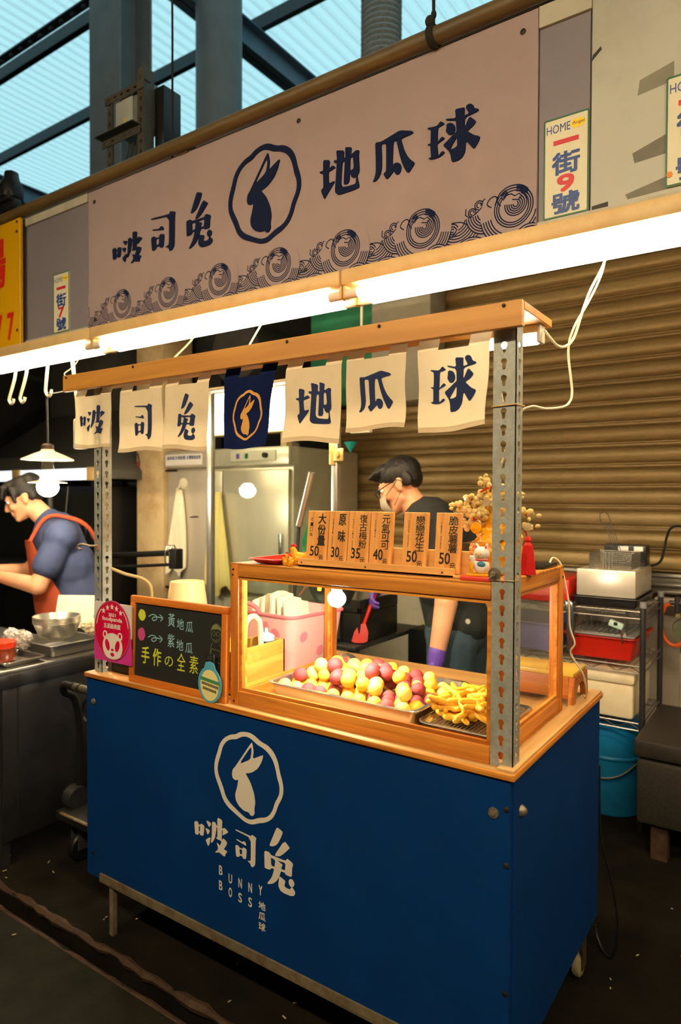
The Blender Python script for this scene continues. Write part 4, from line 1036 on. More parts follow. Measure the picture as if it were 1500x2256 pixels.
# ------------------------------------------------------------------ price tags on top of the case
wood('tag_wood', S(236, 170, 92), S(206, 130, 58), 2, scale=1.6)
wood('holder_wood', S(238, 184, 108), S(210, 148, 76), 0)
hold = thing('tag_holder', 'low wooden holder with a slot for the price tags', 'holder', (-.885, 1.43, GZ))
part('front_bar', MB().box(-1.113, -.662, 1.418, 1.428, GZ, GZ+.021, .001, 1), 'holder_wood', hold)
part('rear_bar', MB().box(-1.098, -.634, 1.446, 1.456, GZ, GZ+.060, .001, 1), 'holder_wood', hold)
part('base_bar', MB().box(-1.113, -.634, 1.418, 1.456, GZ, GZ+.006, .001, 1), 'holder_wood', hold)
for x in (-1.10, -.90, -.69): part('nail', screw(x, 1.418, GZ+.011, .002), 'screw_dark', hold)
BRUSH = mat('brush_ink', S(38, 28, 18), 0.7)
def tag(x0, x1, chars, sub, price, nm, ch_h, z1=1.389):
    y = 1.431; t = thing('price_tag', nm, 'price tag', ((x0+x1)/2, y, GZ+.007), 'wooden price tags on the glass case')
    tilt = math.radians(-6); f0 = GZ+.007
    R_ = Matrix.Translation((0, y+.002, f0)) @ Matrix.Rotation(tilt, 4, 'X') @ Matrix.Translation((0, -y-.002, -f0))
    H_ = z1-f0
    part('plaque', MB().box(x0, x1, y, y+.009, f0, z1, .0012, 1).xf(R_), 'tag_wood', t)
    def fr(a, b, w=0): return R_ @ V((a, y-w, b))
    W = x1-x0; n = len(chars); top = z1-.006; bot = f0+.050
    mb = MB(); vtext(mb, chars, fr, x0+W*.52, top-.002, ch_h, (top-bot)/n, W*.36, .0006 if n < 4 else .0002)
    part('lettering', mb, BRUSH, t, None)
    mb = MB(); text(mb, price, fr, x0+W*.20, f0+.022, .026, W*.42, .0005); text(mb, '元', fr, x0+W*.62, f0+.012, .013, W*.22, .0003)
    part('price', mb, BRUSH, t, None)
    mb = MB(); k = .0078
    if sub[0] > 'z': vtext(mb, sub, fr, x0+W*.14, top-.012, .010, .0135, .009)
    else:
        for i, c_ in enumerate(sub):
            if c_ != ' ': text(mb, c_, fr, x0+W*.20, top-.018-i*.0050, .0036, .0034, 0)
    part('small_lettering', mb, BRUSH, t, None)
tag(-1.098, -1.030, '大份量', '任一口味', '50', 'leftmost wooden price tag, hand lettered with 50', .026)
tag(-1.028, -.968, '原味', 'original taste', '30', 'second wooden price tag from the left, priced 30', .029)
tag(-.966, -.902, '復古梅粉', 'Retro plum powder', '35', 'third wooden price tag from the left, priced 35', .021)
tag(-.900, -.836, '元氣可可', 'chocolate', '40', 'fourth wooden price tag from the left, priced 40', .021)
tag(-.806, -.740, '戀戀花生', 'Peanut powder', '50', 'wooden price tag standing alone between two gaps, priced 50', .021)
tag(-.719, -.654, '脆皮薯薯', 'Crispy potato', '50', 'rightmost wooden price tag, beside the lucky cat box', .021)
# red tray and golden chickens at the left of the top
RP = mat('red_plastic', S(206, 40, 22), 0.35, var=0.06)
solo('red_tray', tray(MB(), -1.270, -1.172, 1.402, 1.680, GZ+.0012, GZ+.016, .008, .015, .0015, .010), RP, 'flat red plastic tray on the left of the glass case', 'tray')
GOLD = mat('gold_glaze', S(238, 168, 24), 0.25, var=0.2, scale=60, dirt=S(180, 96, 10), dirt_scale=40, dirt_amt=0.6)
REDG = mat('red_glaze', S(190, 30, 20), 0.4)
def chicken(x, y, z, s, label, a):
    t = thing('chicken_figurine', label, 'figurine', (x, y, z), 'small golden chicken figurines')
    M = Matrix.Translation((x, y, z)) @ Matrix.Rotation(a, 4, 'Z') @ Matrix.Scale(s, 4)
    b = MB().ball((0, 0, .45), (.55, .42, .42)).cap((-.25, 0, .55), (-.45, 0, 1.05), .28, .22).cap((.35, 0, .55), (.72, 0, .85), .26, .12).ball((0, .3, .45), (.35, .14, .25)).ball((0, -.3, .45), (.35, .14, .25)).ball((0, 0, .12), (.42, .36, .14))
    part('body', remesh(b, .06, 3).xf(M), GOLD, t, True)
    part('comb', MB().ball((-.52, 0, 1.30), (.10, .05, .12), 8, 6).ball((-.40, 0, 1.33), (.10, .05, .13), 8, 6).ball((-.28, 0, 1.28), (.09, .05, .10), 8, 6).xf(M), REDG, t)
    part('beak', MB().cyl((-.64, 0, 1.08), (-.82, 0, 1.02), .07, .005, 8).xf(M), REDG, t)
chicken(-1.133, 1.452, GZ, .040, 'largest golden chicken figurine beside the price tags', .5)
chicken(-1.147, 1.412, GZ, .020, 'small golden chick in front of the larger chicken', .9)
chicken(-1.156, 1.440, GZ, .024, 'small golden chick half hidden on the left of the group', .2)
chicken(-1.128, 1.405, GZ, .018, 'tiniest golden chick at the front edge of the case', 1.4)
ccn = MB().lathe([(.017, -.002), (.019, 0), (.017, .002)], (0, 0, 0), 20, 'y').move((-1.112, 1.500, GZ+.045))
solo('gold_coin', ccn.cyl((-1.112, 1.500, GZ), (-1.112, 1.500, GZ+.03), .004, n=8), mat('coin_gold', S(196, 160, 70), 0.3, metal=0.8, bump=0.5, bscale=300), 'round gold coin ornament behind the chickens', 'ornament')
cdf = frame((-1.155, 1.515, GZ), (1, .25, 0), (0, .2, 1))
cd = thing('folded_card', 'folded white card with pink print behind the chickens', 'card', (-1.14, 1.515, GZ))
part('leaf', MB().poly([[(0, 0), (.035, 0), (.035, .052), (0, .052)]], cdf, .001, 0).poly([[(.010, 0), (.042, 0), (.042, .048), (.010, .048)]], cdf, .001, -.012), mat('card_white', S(240, 226, 220), 0.6), cd, None)
part('print', MB().poly([[(.006, .010), (.018, .010), (.018, .040), (.006, .040)]], cdf, .0004, .001), mat('card_pink', S(232, 168, 168), 0.6), cd, None)
# lucky cat in a clear box
cx, cy, cz = -.598, 1.412, GZ
cb_ = thing('lucky_cat_box', 'clear acrylic box with a white lucky cat inside', 'ornament', (cx, cy, cz))
part('tray', MB().box(cx-.036, cx+.036, cy-.024, cy+.040, cz, cz+.010, .003), mat('coral_plastic', S(226, 66, 48), 0.4), cb_)
part('gold_stand', MB().box(cx-.024, cx+.030, cy-.016, cy+.022, cz+.010, cz+.015, .002), GOLD, cb_)
glass('acrylic', (1, .99, 1))
part('cover', MB().box(cx-.034, cx+.034, cy-.022, cy+.038, cz+.010, cz+.083, .001, 1), 'acrylic', cb_)
part('cover_clip', MB().box(cx-.022, cx-.008, cy-.02, cy-.008, cz+.083, cz+.086, .001).box(cx+.004, cx+.018, cy-.02, cy-.008, cz+.083, cz+.086, .001), 'acrylic', cb_)
kb = MB().ball((0, 0, .016), (.019, .016, .018)).ball((0, 0, .044), (.0185, .016, .016)).ball((0, 0, .03), (.014, .012, .012)).cap((-.015, -.008, .024), (-.0185, -.013, .036), .0055, .005)
for s_ in (-1, 1): kb.cyl((s_*.010, 0, .054), (s_*.0125, .001, .068), .0062, .002, 10)
catM = Matrix.Translation((cx+.004, cy+.006, cz+.015))
cat_ = part('cat', remesh(kb, .0016, 3).xf(catM), mat('cat_white', S(240, 232, 220), 0.35), cb_, True)
part('cat_face', MB().ball((0, -.0095, .042), (.0125, .0075, .0095)).xf(catM), mat('cat_tan', S(226, 196, 150), 0.5), cat_)
ek = MB()
for s_ in (-1, 1): ek.ball((s_*.0055, -.0165, .0435), .0011, 8, 6)
ek.ball((0, -.0172, .0405), (.0016, .001, .0012), 8, 6)
part('cat_features', ek.xf(catM), BRUSH, cat_)
part('cat_ear_lining', MB().ball((-.0115, -.0042, .0590), (.0028, .0022, .0048), 8, 6).ball((.0115, -.0042, .0590), (.0028, .0022, .0048), 8, 6).xf(catM), mat('ear_pink', S(226, 104, 96), 0.5), cat_)
part('cat_collar', MB().tube([(.0150*math.cos(t), .0125*math.sin(t), .0305) for t in [2*PI*i/20 for i in range(20)]], .0016, 6, closed=True).xf(catM), 'coral_plastic', cat_)
part('cat_bib', MB().ball((.003, -.0105, .0205), (.0105, .0062, .0075)).xf(catM), mat('bib_teal', S(52, 118, 140), 0.5, var=.3, scale=400), cat_)
part('cat_coin', MB().box(-.0215, -.0125, -.0185, -.0160, .003, .026, .0012).xf(catM), GOLD, cat_)
# golden crystal money tree
tx, ty = -.622, 1.545
mt_ = thing('money_tree', 'golden lucky tree ornament with amber crystal branches and coins', 'ornament', (tx, ty, GZ))
tb_ = MB().lathe([(.030, 0), (.034, .006), (.030, .014), (.036, .03), (.046, .045), (.05, .06), (.042, .066)], (tx, ty, GZ), 20)
for k in range(12):
    a = 2*PI*k/12; tb_.ball((tx+.038*math.cos(a), ty+.034*math.sin(a), GZ+.070+.008*math.sin(3*a)), (.018, .016, .012), 10, 7)
for k in range(9):
    a = 2*PI*k/9+.2; tb_.ball((tx+.022*math.cos(a), ty+.02*math.sin(a), GZ+.095+.006*math.cos(2*a)), (.018, .014, .014), 10, 7)
tb_.cap((tx, ty, GZ+.05), (tx-.004, ty, GZ+.15), .020, .010).cap((tx-.004, ty, GZ+.15), (tx+.006, ty, GZ+.205), .010, .006)
ends = [(-.092, -.01, .165), (-.05, -.02, .185), (.10, .0, .150), (-.07, .01, .115), (.06, .02, .19), (-.012, -.02, .228), (.03, -.025, .205), (.09, .015, .115), (-.03, -.03, .15)]
for e in ends: tb_.cap((tx, ty, GZ+.12+.2*(e[2]-.12)), (tx+e[0]*.9, ty+e[1], GZ+e[2]), .006, .003, 8)
part('trunk', remesh(tb_, .0028, 2), GOLD, mt_, True)
AMB = mat('amber_crystal', S(252, 212, 140), 0.12, trans=0.25, ior=1.45, var=0.2, scale=60)
cr = MB(); rr = random.Random(5)
for e in ends:
    for k in range(26):
        t = rr.uniform(.40, 1.06); q = V((tx+e[0]*t, ty+e[1]*t, GZ+.12+.2*(e[2]-.12)+(e[2]-.12-.2*(e[2]-.12))*t))+V((rr.gauss(0, .006), rr.gauss(0, .006), rr.gauss(0, .005)))
        s_ = rr.uniform(.005, .0095); cr.ball(q, (s_*rr.uniform(.8, 1.3), s_, s_*rr.uniform(.7, 1.2)), 7, 5)
part('crystal', cr, AMB, mt_, None, kind='stuff')
mat('coin_glass', S(230, 220, 196), 0.08, trans=.7)
for dx, dz in ((-.075, .14), (.098, .118), (-.032, .125), (-.001, .172)): part('glass_coin', MB().lathe([(.0, -.0015), (.004, -.0015), (.0095, -.001), (.0095, .001), (.004, .0015), (0, .0015)], (tx+dx, ty-.03, GZ+dz), 16, 'y'), 'coin_glass', mt_)
part('gold_coin', MB().lathe([(.0, -.002), (.013, -.002), (.014, 0), (.013, .002), (0, .002)], (tx-.022, ty-.042, GZ+.112), 20, 'y'), GOLD, mt_)
part('ribbon', MB().tube(spline([(tx-.02, ty-.022, GZ+.198), (tx-.002, ty-.026, GZ+.206), (tx+.016, ty-.022, GZ+.212), (tx+.028, ty-.01, GZ+.205)], 5), .0022, 6).tube(spline([(tx-.032, ty-.034, GZ+.128), (tx-.030, ty-.036, GZ+.142), (tx-.032, ty-.034, GZ+.15)], 4), .0022, 6), REDG, mt_)
tsx, tsy = -.5465, 1.585
ts = thing('red_tassel', 'long red tassel hanging from a gold gourd beside the post', 'tassel', (tsx, tsy, GZ))
part('cord', MB().tube([(tsx-.010, tsy, GZ+.125), (tsx-.005, tsy, GZ+.10), (tsx, tsy, GZ+.088)], .0028, 6), REDG, ts)
mb = MB().lathe([(.004, .092), (.007, .088), (.008, .082), (.0055, .078), (.010, .07), (.014, .03), (.017, .002)], (tsx, tsy, GZ), 18)
for k in range(28):
    a = 2*PI*k/28; mb.tube([(tsx+.010*math.cos(a), tsy+.010*math.sin(a), GZ+.07), (tsx+.0145*math.cos(a), tsy+.0145*math.sin(a), GZ+.03), (tsx+.0175*math.cos(a+.1), tsy+.0175*math.sin(a+.1), GZ+.001)], .0016, 5)
part('fringe', mb, mat('tassel_red', S(200, 16, 12), 0.7), ts)
gd = thing('gourd_ornament', 'golden gourd ornament on a black stand behind the post', 'ornament', (-.580, 1.60, GZ))
part('gourd', MB().lathe([(.010, .018), (.024, .028), (.028, .045), (.022, .060), (.012, .068), (.016, .078), (.017, .088), (.010, .098), (.003, .105), (0, .106)], (-.580, 1.60, GZ), 20), GOLD, gd)
part('stand', MB().lathe([(.020, 0), (.022, .006), (.014, .012), (.018, .018), (.010, .020)], (-.580, 1.60, GZ), 18), 'black_handle', gd)
solo('black_phone', MB().box(-.64, -.552, 1.72, 1.84, GZ, GZ+.010, .003), 'black_plastic', 'flat black device lying on the case beside the tassel', 'device')
solo('charger_cable', MB().tube(spline([(-.575, 1.842, GZ+.006), (-.572, 1.858, GZ+.020), (-.562, 1.872, GZ+.014), (-.552, 1.880, GZ-.01), (-.535, 1.885, GZ-.10), (-.532, 1.89, GZ-.17), (-.520, 1.895, GZ-.215), (-.532, 1.90, GZ-.245), (-.505, 1.92, GZ-.30), (-.502, 1.95, GZ-.35), (-.513, 1.99, GZ-.386), (-.53, 2.03, GZ-.392)], 8), .0026, 8), CW, 'white cable running down the rear corner of the glass case', 'cable')
st_ = thing('wooden_stool', 'low wooden block stool with an arched side on the counter', 'stool', (-.60, 1.97, ZT+.006))
wood('stool_wood', S(190, 116, 40), S(150, 70, 20), 0)
part('top', MB().box(-.74, -.528, 1.915, 2.045, ZT+.080, ZT+.092, .003), mat('stool_top', S(206, 160, 60), 0.35, var=.15, scale=12), st_)
af = sidef(-.540, 0, 0); A_ = [(1.905, ZT), (1.928, ZT)]+[(1.980+.052*math.cos(t), ZT+.006+.052*math.sin(t)) for t in [PI-PI*i/10 for i in range(11)]]+[(2.035, ZT), (2.056, ZT), (2.045, ZT+.080), (1.915, ZT+.080)]
A_ = [(a, max(b, ZT+.0065)) for a, b in A_]
part('side', MB().poly([A_], af, .016, 0), 'stool_wood', st_, None)
part('side', MB().poly([A_], sidef(-.735, 0, 0), .016, -.005), 'stool_wood', st_, None)
part('front_board', MB().box(-.732, -.540, 1.912, 1.922, ZT+.02, ZT+.080, .002), 'stool_wood', st_)
# ------------------------------------------------------------------ things on the left of the counter
ck = thing('chalkboard', 'small black chalkboard in an orange wooden frame', 'chalkboard', (-1.545, 1.38, ZT))
KX0, KX1, KZ0, KZ1, KY = -1.754, -1.3345, ZT, 1.114, 1.372
wood('orange_frame', S(226, 132, 44), S(196, 100, 26), 0, scale=.7)
wood('orange_frame_z', S(226, 132, 44), S(196, 100, 26), 2, scale=.7)
mat('slate', S(30, 32, 31), 0.7, var=0.12, scale=5)
KT = Matrix.Translation((0, KY, KZ0)) @ Matrix.Rotation(math.radians(-2.0), 4, 'X') @ Matrix.Translation((0, -KY, -KZ0))
def kf(a, b, w=0): return KT @ V((a, KY+.006-w, b))
FWD = .022
part('slate', MB().box(KX0+.01, KX1-.01, KY+.006, KY+.012, KZ0+.01, KZ1-.01).xf(KT), 'slate', ck, None)
for z in (KZ0, KZ1-FWD): part('frame_bar', MB().box(KX0, KX1, KY, KY+.016, z, z+FWD, .003).xf(KT), 'orange_frame', ck)
for x in (KX0, KX1-FWD): part('frame_bar', MB().box(x, x+FWD, KY-.0003, KY+.0163, KZ0+FWD-.002, KZ1-FWD+.002, .003).xf(KT), 'orange_frame_z', ck)
CY_ = mat('chalk_yellow', S(206, 210, 60), 0.9); CB_ = mat('chalk_blue', S(150, 196, 206), 0.9); CP_ = mat('chalk_pink', S(196, 70, 130), 0.9); CD_ = mat('chalk_dim', S(120, 124, 70), 0.9)
ra = random.Random(2)
def blob(x, z, rx, rz, m):
    mb = MB()
    mb.poly([[(x+rx*math.cos(t)*(1+.06*ra.uniform(-1, 1)), z+rz*math.sin(t)*(1+.06*ra.uniform(-1, 1))) for t in [2*PI*i/24 for i in range(24)]]], kf, 0, .0005)
    part('chalk_dot', mb, m, ck, None)
blob(-1.703, 1.056, .017, .0175, CY_); blob(-1.703, .996, .017, .0205, CP_)
def chalk(mb, pts, wd=.0028, w=.0006): mb.strip([(p.x, p.y) for p in spline([(a, b, 0) for a, b in pts], 6)], wd, kf, w)
for dz in (0, -.064):
    mb = MB()
    chalk(mb, [(-1.672, 1.054+dz), (-1.655, 1.062+dz), (-1.638, 1.060+dz), (-1.634, 1.050+dz), (-1.648, 1.044+dz), (-1.655, 1.050+dz), (-1.64, 1.056+dz), (-1.61, 1.056+dz)])
    chalk(mb, [(-1.622, 1.065+dz), (-1.607, 1.056+dz), (-1.618, 1.045+dz)])
    part('chalk_arrow', mb, CB_, ck, None)
for s_, z in (('黃地瓜', 1.034), ('紫地瓜', .972)):
    mb = MB()
    for i, c_ in enumerate(s_): text(mb, c_, kf, -1.583+.039*i, z-.004*i, .040 if i == 0 else .032, .030, 0, .0006)
    part('chalk_lettering', mb, CB_, ck, None)
mb = MB()
for i, c_ in enumerate('手作の全素'):
    text(mb, c_, kf, -1.700+.0535*i, .908+(.006 if i == 2 else 0), .052 if i != 2 else .030, .036, .0007 if i < 2 else .0, .0006)
part('chalk_lettering', mb, CY_, ck, None)
# clip and round hang tag on the chalkboard
clp = thing('bulldog_clip', 'black clip gripping the lower right of the chalkboard', 'clip', (-1.385, 1.366, .95))
part('clip', MB().box(-1.400, -1.370, 1.363, 1.374, .942, .978, .003), 'black_plastic', clp)
part('glint', MB().box(-1.396, -1.376, 1.3622, 1.3634, .962, .974, .0005, 1), 'steel', clp)
ht = thing('round_hang_tag', 'blue and cream bottle-shaped paper tag clipped to the chalkboard', 'tag', (-1.382, 1.36, .85))
def hf(a, b, w=0): return V((-1.384+a, 1.3625-w, .893+b))
out = [(.046*math.cos(t), .052*math.sin(t)) for t in [math.radians(d) for d in range(118, 423, 12)]]
part('paper', MB().poly([[(-.016, .062)]+out+[(.016, .062), (0, .066)]], hf, .001, 0), mat('tag_blue', S(86, 168, 190), 0.5), ht, None)
part('label', MB().poly([[(.036*math.cos(t), -.002+.044*math.sin(t)) for t in [2*PI*i/30 for i in range(30)]]], hf, .0004, .001), mat('tag_cream', S(240, 222, 150), 0.5), ht, None)
part('band', MB().poly([[(-.036, .010), (.040, .002), (.040, .012), (-.036, .020)]], hf, .0003, .0014), mat('tag_green', S(70, 140, 90), 0.5), ht, None)
mb = MB(); r_ = random.Random(4)
for k in range(11): mb.poly([[(-.030+.006*k, .006-.0007*k), (-.026+.006*k, .006-.0007*k), (-.026+.006*k, -.002-.0007*k), (-.030+.006*k, -.002-.0007*k)]], hf, .0003, .0014)
for k in range(9): mb.poly([[(-.026+.006*k, -.008-.0007*k), (-.022+.006*k, -.008-.0007*k), (-.022+.006*k, -.016-.0007*k), (-.026+.006*k, -.016-.0007*k)]], hf, .0003, .0014)
part('lettering', mb, BRUSH, ht, None)
# pink award sign hung on the left post
pn = thing('award_sign', 'pink and red rating sign with a white panda face, on the left post', 'sign', (-1.83, 1.378, .893))
def pf(a, b, w=0): return V((-1.922+a, 1.372-w, .893+b))
W_, H_ = .189, .190
part('card', MB().poly([rrect(0, W_, .046, H_, .008)], pf, .003, 0), mat('card_pale', S(222, 212, 206), 0.4), pn, None)
part('pink_band', MB().poly([[(0, 0), (W_, 0), (W_, .085), (0, .085)]], pf, .0032, 0), mat('panda_pink', S(216, 60, 150), 0.4), pn, None)
part('oval', MB().poly([[(W_*.5+.088*math.cos(t), .102+.094*math.sin(t)) for t in [2*PI*i/48 for i in range(48)]]], pf, .0012, .0032), mat('panda_red', S(212, 16, 66), 0.35), pn, None)
part('oval_rim', MB().poly([[(W_*.5+.090*math.cos(t), .102+.096*math.sin(t)) for t in [2*PI*i/48 for i in range(48)]], [(W_*.5+.086*math.cos(t), .102+.092*math.sin(t)) for t in [2*PI*i/48 for i in range(48)]]], pf, .0022, .0032), mat('panda_rim', S(186, 80, 100), 0.3), pn, None)
PWH = mat('panda_white', S(240, 226, 214), 0.4)
mb = MB(); LV = .0046
for k in range(5):
    a = math.radians(128-19*k); cx_, cz_ = W_*.5+.070*math.cos(a), .102+.074*math.sin(a)+.002
    mb.poly([[(cx_+(.0105 if i % 2 == 0 else .0044)*math.sin(PI*i/5), cz_+(.0105 if i % 2 == 0 else .0044)*math.cos(PI*i/5)) for i in range(10)]], pf, .0003, LV)
part('star', mb, PWH, pn, None)
mb = MB(); text(mb, '2021', pf, W_*.5-.018, .147, .010, .036, .0004, LV); text(mb, 'foodpanda', pf, W_*.5-.050, .128, .017, .100, .0004, LV); text(mb, '五星級商家', pf, W_*.5-.042, .108, .016, .084, .0004, LV)
part('lettering', mb, PWH, pn, None)
def ell(cx, cz, rx, rz, rot=0, n=28):
    return [(cx+rx*math.cos(t)*math.cos(rot)-rz*math.sin(t)*math.sin(rot), cz+rx*math.cos(t)*math.sin(rot)+rz*math.sin(t)*math.cos(rot)) for t in [2*PI*i/n for i in range(n)]]
cX = W_*.5+.002
fc = MB().poly([ell(cX, .050, .050, .044)], pf, .0004, LV).poly([ell(cX-.037, .086, .012, .013)], pf, .0003, LV).poly([ell(cX+.037, .086, .012, .013)], pf, .0003, LV)
part('panda_face', fc, PWH, pn, None)
part('panda_marks', MB().poly([ell(cX-.025, .054, .0105, .019, .35)], pf, .0003, LV+.0005).poly([ell(cX+.025, .054, .0105, .019, -.35)], pf, .0003, LV+.0005).poly([ell(cX, .040, .007, .004)], pf, .0003, LV+.0005).poly([ell(cX, .025, .010, .006)], pf, .0003, LV+.0005).poly([ell(cX-.038, .088, .006, .007)], pf, .0003, LV+.0005).poly([ell(cX+.038, .088, .006, .007)], pf, .0003, LV+.0005), 'panda_red', pn, None)
for s_ in (-1, 1): part('glint', MB().strip([(W_*.5+s_*.080*math.cos(t), .105+.084*math.sin(t)) for t in [math.radians(d) for d in range(8, 52, 4)]], .003, pf, LV), PWH, pn, None)
# hook on the post, gooseneck cable, socket strip
solo('post_hook', MB().tube(spline([(-1.93, 1.388, 1.263), (-1.945, 1.37, 1.262), (-1.962, 1.352, 1.268), (-1.975, 1.345, 1.262), (-1.972, 1.348, 1.252), (-1.96, 1.352, 1.251)], 5), .0035, 8), 'bolt_steel', 'small brass hook screwed to the left post', 'hook')
solo('gooseneck_cable', MB().tube(spline([(-1.915, 1.428, 1.185), (-1.88, 1.46, 1.165), (-1.83, 1.49, 1.150), (-1.80, 1.50, 1.125), (-1.795, 1.50, 1.075)], 8), .0055, 8), mat('cable_tan', S(170, 146, 96), 0.5), 'tan flexible lamp neck curving behind the left post', 'cable')
solo('socket_box', MB().box(-1.900, -1.775, 1.418, 1.458, ZT, .913, .004), 'black_plastic', 'black socket box behind the pink rating sign', 'box')
solo('lamp_clamp', MB().box(-1.84, -1.74, 1.485, 1.515, 1.068, 1.082, .004).box(-1.80, -1.785, 1.488, 1.512, ZT, 1.07, .003), 'black_plastic', 'black clamp stand carrying the tan lamp neck', 'clamp')
# paper cup upside down
solo('paper_cup', MB().lathe([(.073, 0), (.074, .003), (.0735, .006), (.058, .120), (.057, .124), (.054, .124), (.053, .120), (0, .119)], (-1.755, 1.62, 1.01), 36).move((0, 0, 0)), mat('kraft_cup', S(236, 206, 150), 0.5, var=.04), 'cream paper tub standing upside down behind the chalkboard', 'cup')
solo('cup_stack', MB().lathe([(.058, 0), (.070, .165), (.068, .167), (0, .167)], (-1.755, 1.62, ZT), 28), 'kraft_cup', 'stack of cream paper tubs hidden under the upturned one', 'cup stack')
# wooden box with tongs and sauce cup
bx0, bx1, by0, by1 = -1.472, -1.366, 1.44, 1.675
wb_ = thing('wooden_box', 'open bamboo box holding tongs and a squeeze bottle', 'box', ((bx0+bx1)/2, (by0+by1)/2, ZT))
wood('bamboo', S(226, 172, 84), S(200, 142, 56), 1)
for a in ((bx1-.008, bx1, by0, by1), (bx0, bx0+.008, by0, by1), (bx0, bx1, by0, by0+.008), (bx0, bx1, by1-.008, by1)):
    part('side', MB().box(*a, ZT, ZT+.130, .001, 1), 'bamboo', wb_)
part('base', MB().box(bx0, bx1, by0, by1, ZT, ZT+.006), 'bamboo', wb_, None)
tg = thing('tongs', 'cream plastic tongs standing in the bamboo box', 'tongs', (-1.40, 1.56, ZT+.01))
pts = [(-1.412, 1.530, ZT+.012), (-1.410, 1.532, ZT+.10), (-1.408, 1.535, ZT+.185), (-1.404, 1.545, ZT+.208), (-1.400, 1.560, ZT+.215), (-1.396, 1.575, ZT+.208), (-1.392, 1.585, ZT+.185), (-1.390, 1.588, ZT+.10), (-1.388, 1.590, ZT+.012)]
part('arms', MB().tube(spline(pts, 6), .0085, 10), mat('cream_plastic', S(240, 226, 180), 0.4), tg)
sq = thing('squeeze_bottle', 'squeeze bottle with a pale blue cap in the bamboo box', 'bottle', (-1.405, 1.635, ZT+.006))
part('bottle', MB().lathe([(.024, 0), (.026, .01), (.026, .115), (.024, .122)], (-1.410, 1.635, ZT+.0065), 20), mat('dark_sauce', S(50, 44, 44), 0.3), sq)
part('cap', MB().lathe([(.027, .122), (.027, .134), (.018, .142), (.007, .146), (.005, .160), (0, .161)], (-1.410, 1.635, ZT+.0065), 20), mat('cap_blue', S(170, 190, 226), 0.4), sq)
mb = MB(); r_ = random.Random(8)
for k in range(7): mb.box(-.004, .004, -.001, .001, 0, .14); M = Matrix.Translation((-1.40-.01*r_.random(), 1.455+.008*k, ZT+.012)) @ Matrix.Rotation(r_.uniform(-.1, .1), 4, 'X'); mb.v[-8:] = [M @ q for q in mb.v[-8:]]
solo('wooden_picks', mb, 'bamboo', 'bundle of flat wooden picks in the bamboo box', 'picks')
solo('yellow_packet', MB().box(-1.452, -1.420, 1.455, 1.520, ZT+.0065, ZT+.150, .006), mat('yellow_film', S(244, 206, 40), 0.4), 'yellow packet stuffed in the front of the bamboo box', 'packet')
# pink tote full of paper bags
tt = thing('pink_tote', 'pink storage tote with deeper pink dots and a piped rim', 'tote', (-1.47, 1.865, ZT))
def rect3(hx, hy, r, z, cx=-1.50, cy=1.855): return [V((cx+p[0], cy+p[1], z)) for p in rrect(-hx, hx, -hy, hy, r, 5)]
TM = Matrix.Translation((-1.50, 1.855, 0)) @ Matrix.Rotation(math.radians(-6), 4, 'Z') @ Matrix.Translation((1.50, -1.855, 0))
rings = [rect3(.125, .115, .03, ZT), rect3(.150, .132, .035, ZT+.17), rect3(.153, .135, .035, ZT+.195), rect3(.148, .130, .033, ZT+.195), rect3(.120, .110, .028, ZT+.012)]
mb = MB(); n = len(rings[0])
for q in rings: mb.v += q
for i in range(len(rings)-1):
    for k in range(n): l = (k+1) % n; mb.f.append((i*n+k, i*n+l, (i+1)*n+l, (i+1)*n+k))
mb.f.append(tuple(range(n-1, -1, -1))); mb.f.append(tuple((len(rings)-1)*n+k for k in range(n)))
part('body', mb.xf(TM), mat('tote_pink', S(238, 178, 178), 0.45, var=.04, scale=8), tt)
part('rim', MB().tube([TM @ q for q in rect3(.154, .136, .035, ZT+.190)], .006, 8, closed=True), mat('rim_pink', S(220, 112, 126), 0.45), tt)
dm = MB()
for a, b, r0 in ((-.08, .13, .018), (.0, .10, .020), (.07, .125, .022), (-.05, .05, .016), (.09, .06, .015), (.03, .155, .012)):
    dm.poly([circle(a, b, r0, 20)], lambda p, q, w=0: TM @ V((-1.50+p, 1.855-.1165-.105*q, ZT+q)), 0, 0)
for a, b, r0 in ((-.07, .12, .018), (.05, .14, .016), (.02, .06, .018)):
    dm.poly([circle(a, b, r0, 20)], lambda p, q, w=0: TM @ V((-1.50+.1265+.150*q, 1.855+p, ZT+q)), 0, 0)
part('dots', dm, mat('dot_pink', S(232, 130, 150), 0.5), tt, None)
part('handle', MB().tube(spline([TM @ V(q) for q in ((-1.62, 1.73, ZT+.175), (-1.61, 1.715, ZT+.21), (-1.56, 1.71, ZT+.222), (-1.51, 1.715, ZT+.21), (-1.50, 1.73, ZT+.175))], 6), .008, 8), 'rim_pink', tt)
PB = mat('paper_bag', S(246, 234, 214), 0.7, var=.05, scale=8)
r_ = random.Random(6)
for k in range(7):
    x = -1.575+.026*k; y = 1.80+.012*(k % 3); hgt = (.232, .246, .250, .262, .248, .236, .226)[k]
    def bagf(u, v, x=x, y=y, hgt=hgt, k=k): return TM @ V((x+.020*(u-.5)*.4+.006*math.sin(v*5+k), y-.035+.10*u+.004*math.sin(u*9+k), ZT+.02+(hgt-.02-.010*abs(u-.4)*3*(v))*v))
    mb = MB().grid(bagf, 6, 6); f2 = MB().grid(lambda u, v: bagf(u, v)+V((.006, 0, 0)), 6, 6); mb.join(f2)
    solo('paper_bag', mb, PB, ['folded white paper bag at the left end of the pink tote', 'folded white paper bag, second in the pink tote', 'folded white paper bag, third in the pink tote', 'tallest folded white paper bag in the pink tote', 'folded white paper bag right of the tallest one', 'folded white paper bag, second from the right in the tote', 'lowest folded white paper bag at the right of the tote'][k], 'paper bag', 'paper bags in the pink tote', True)
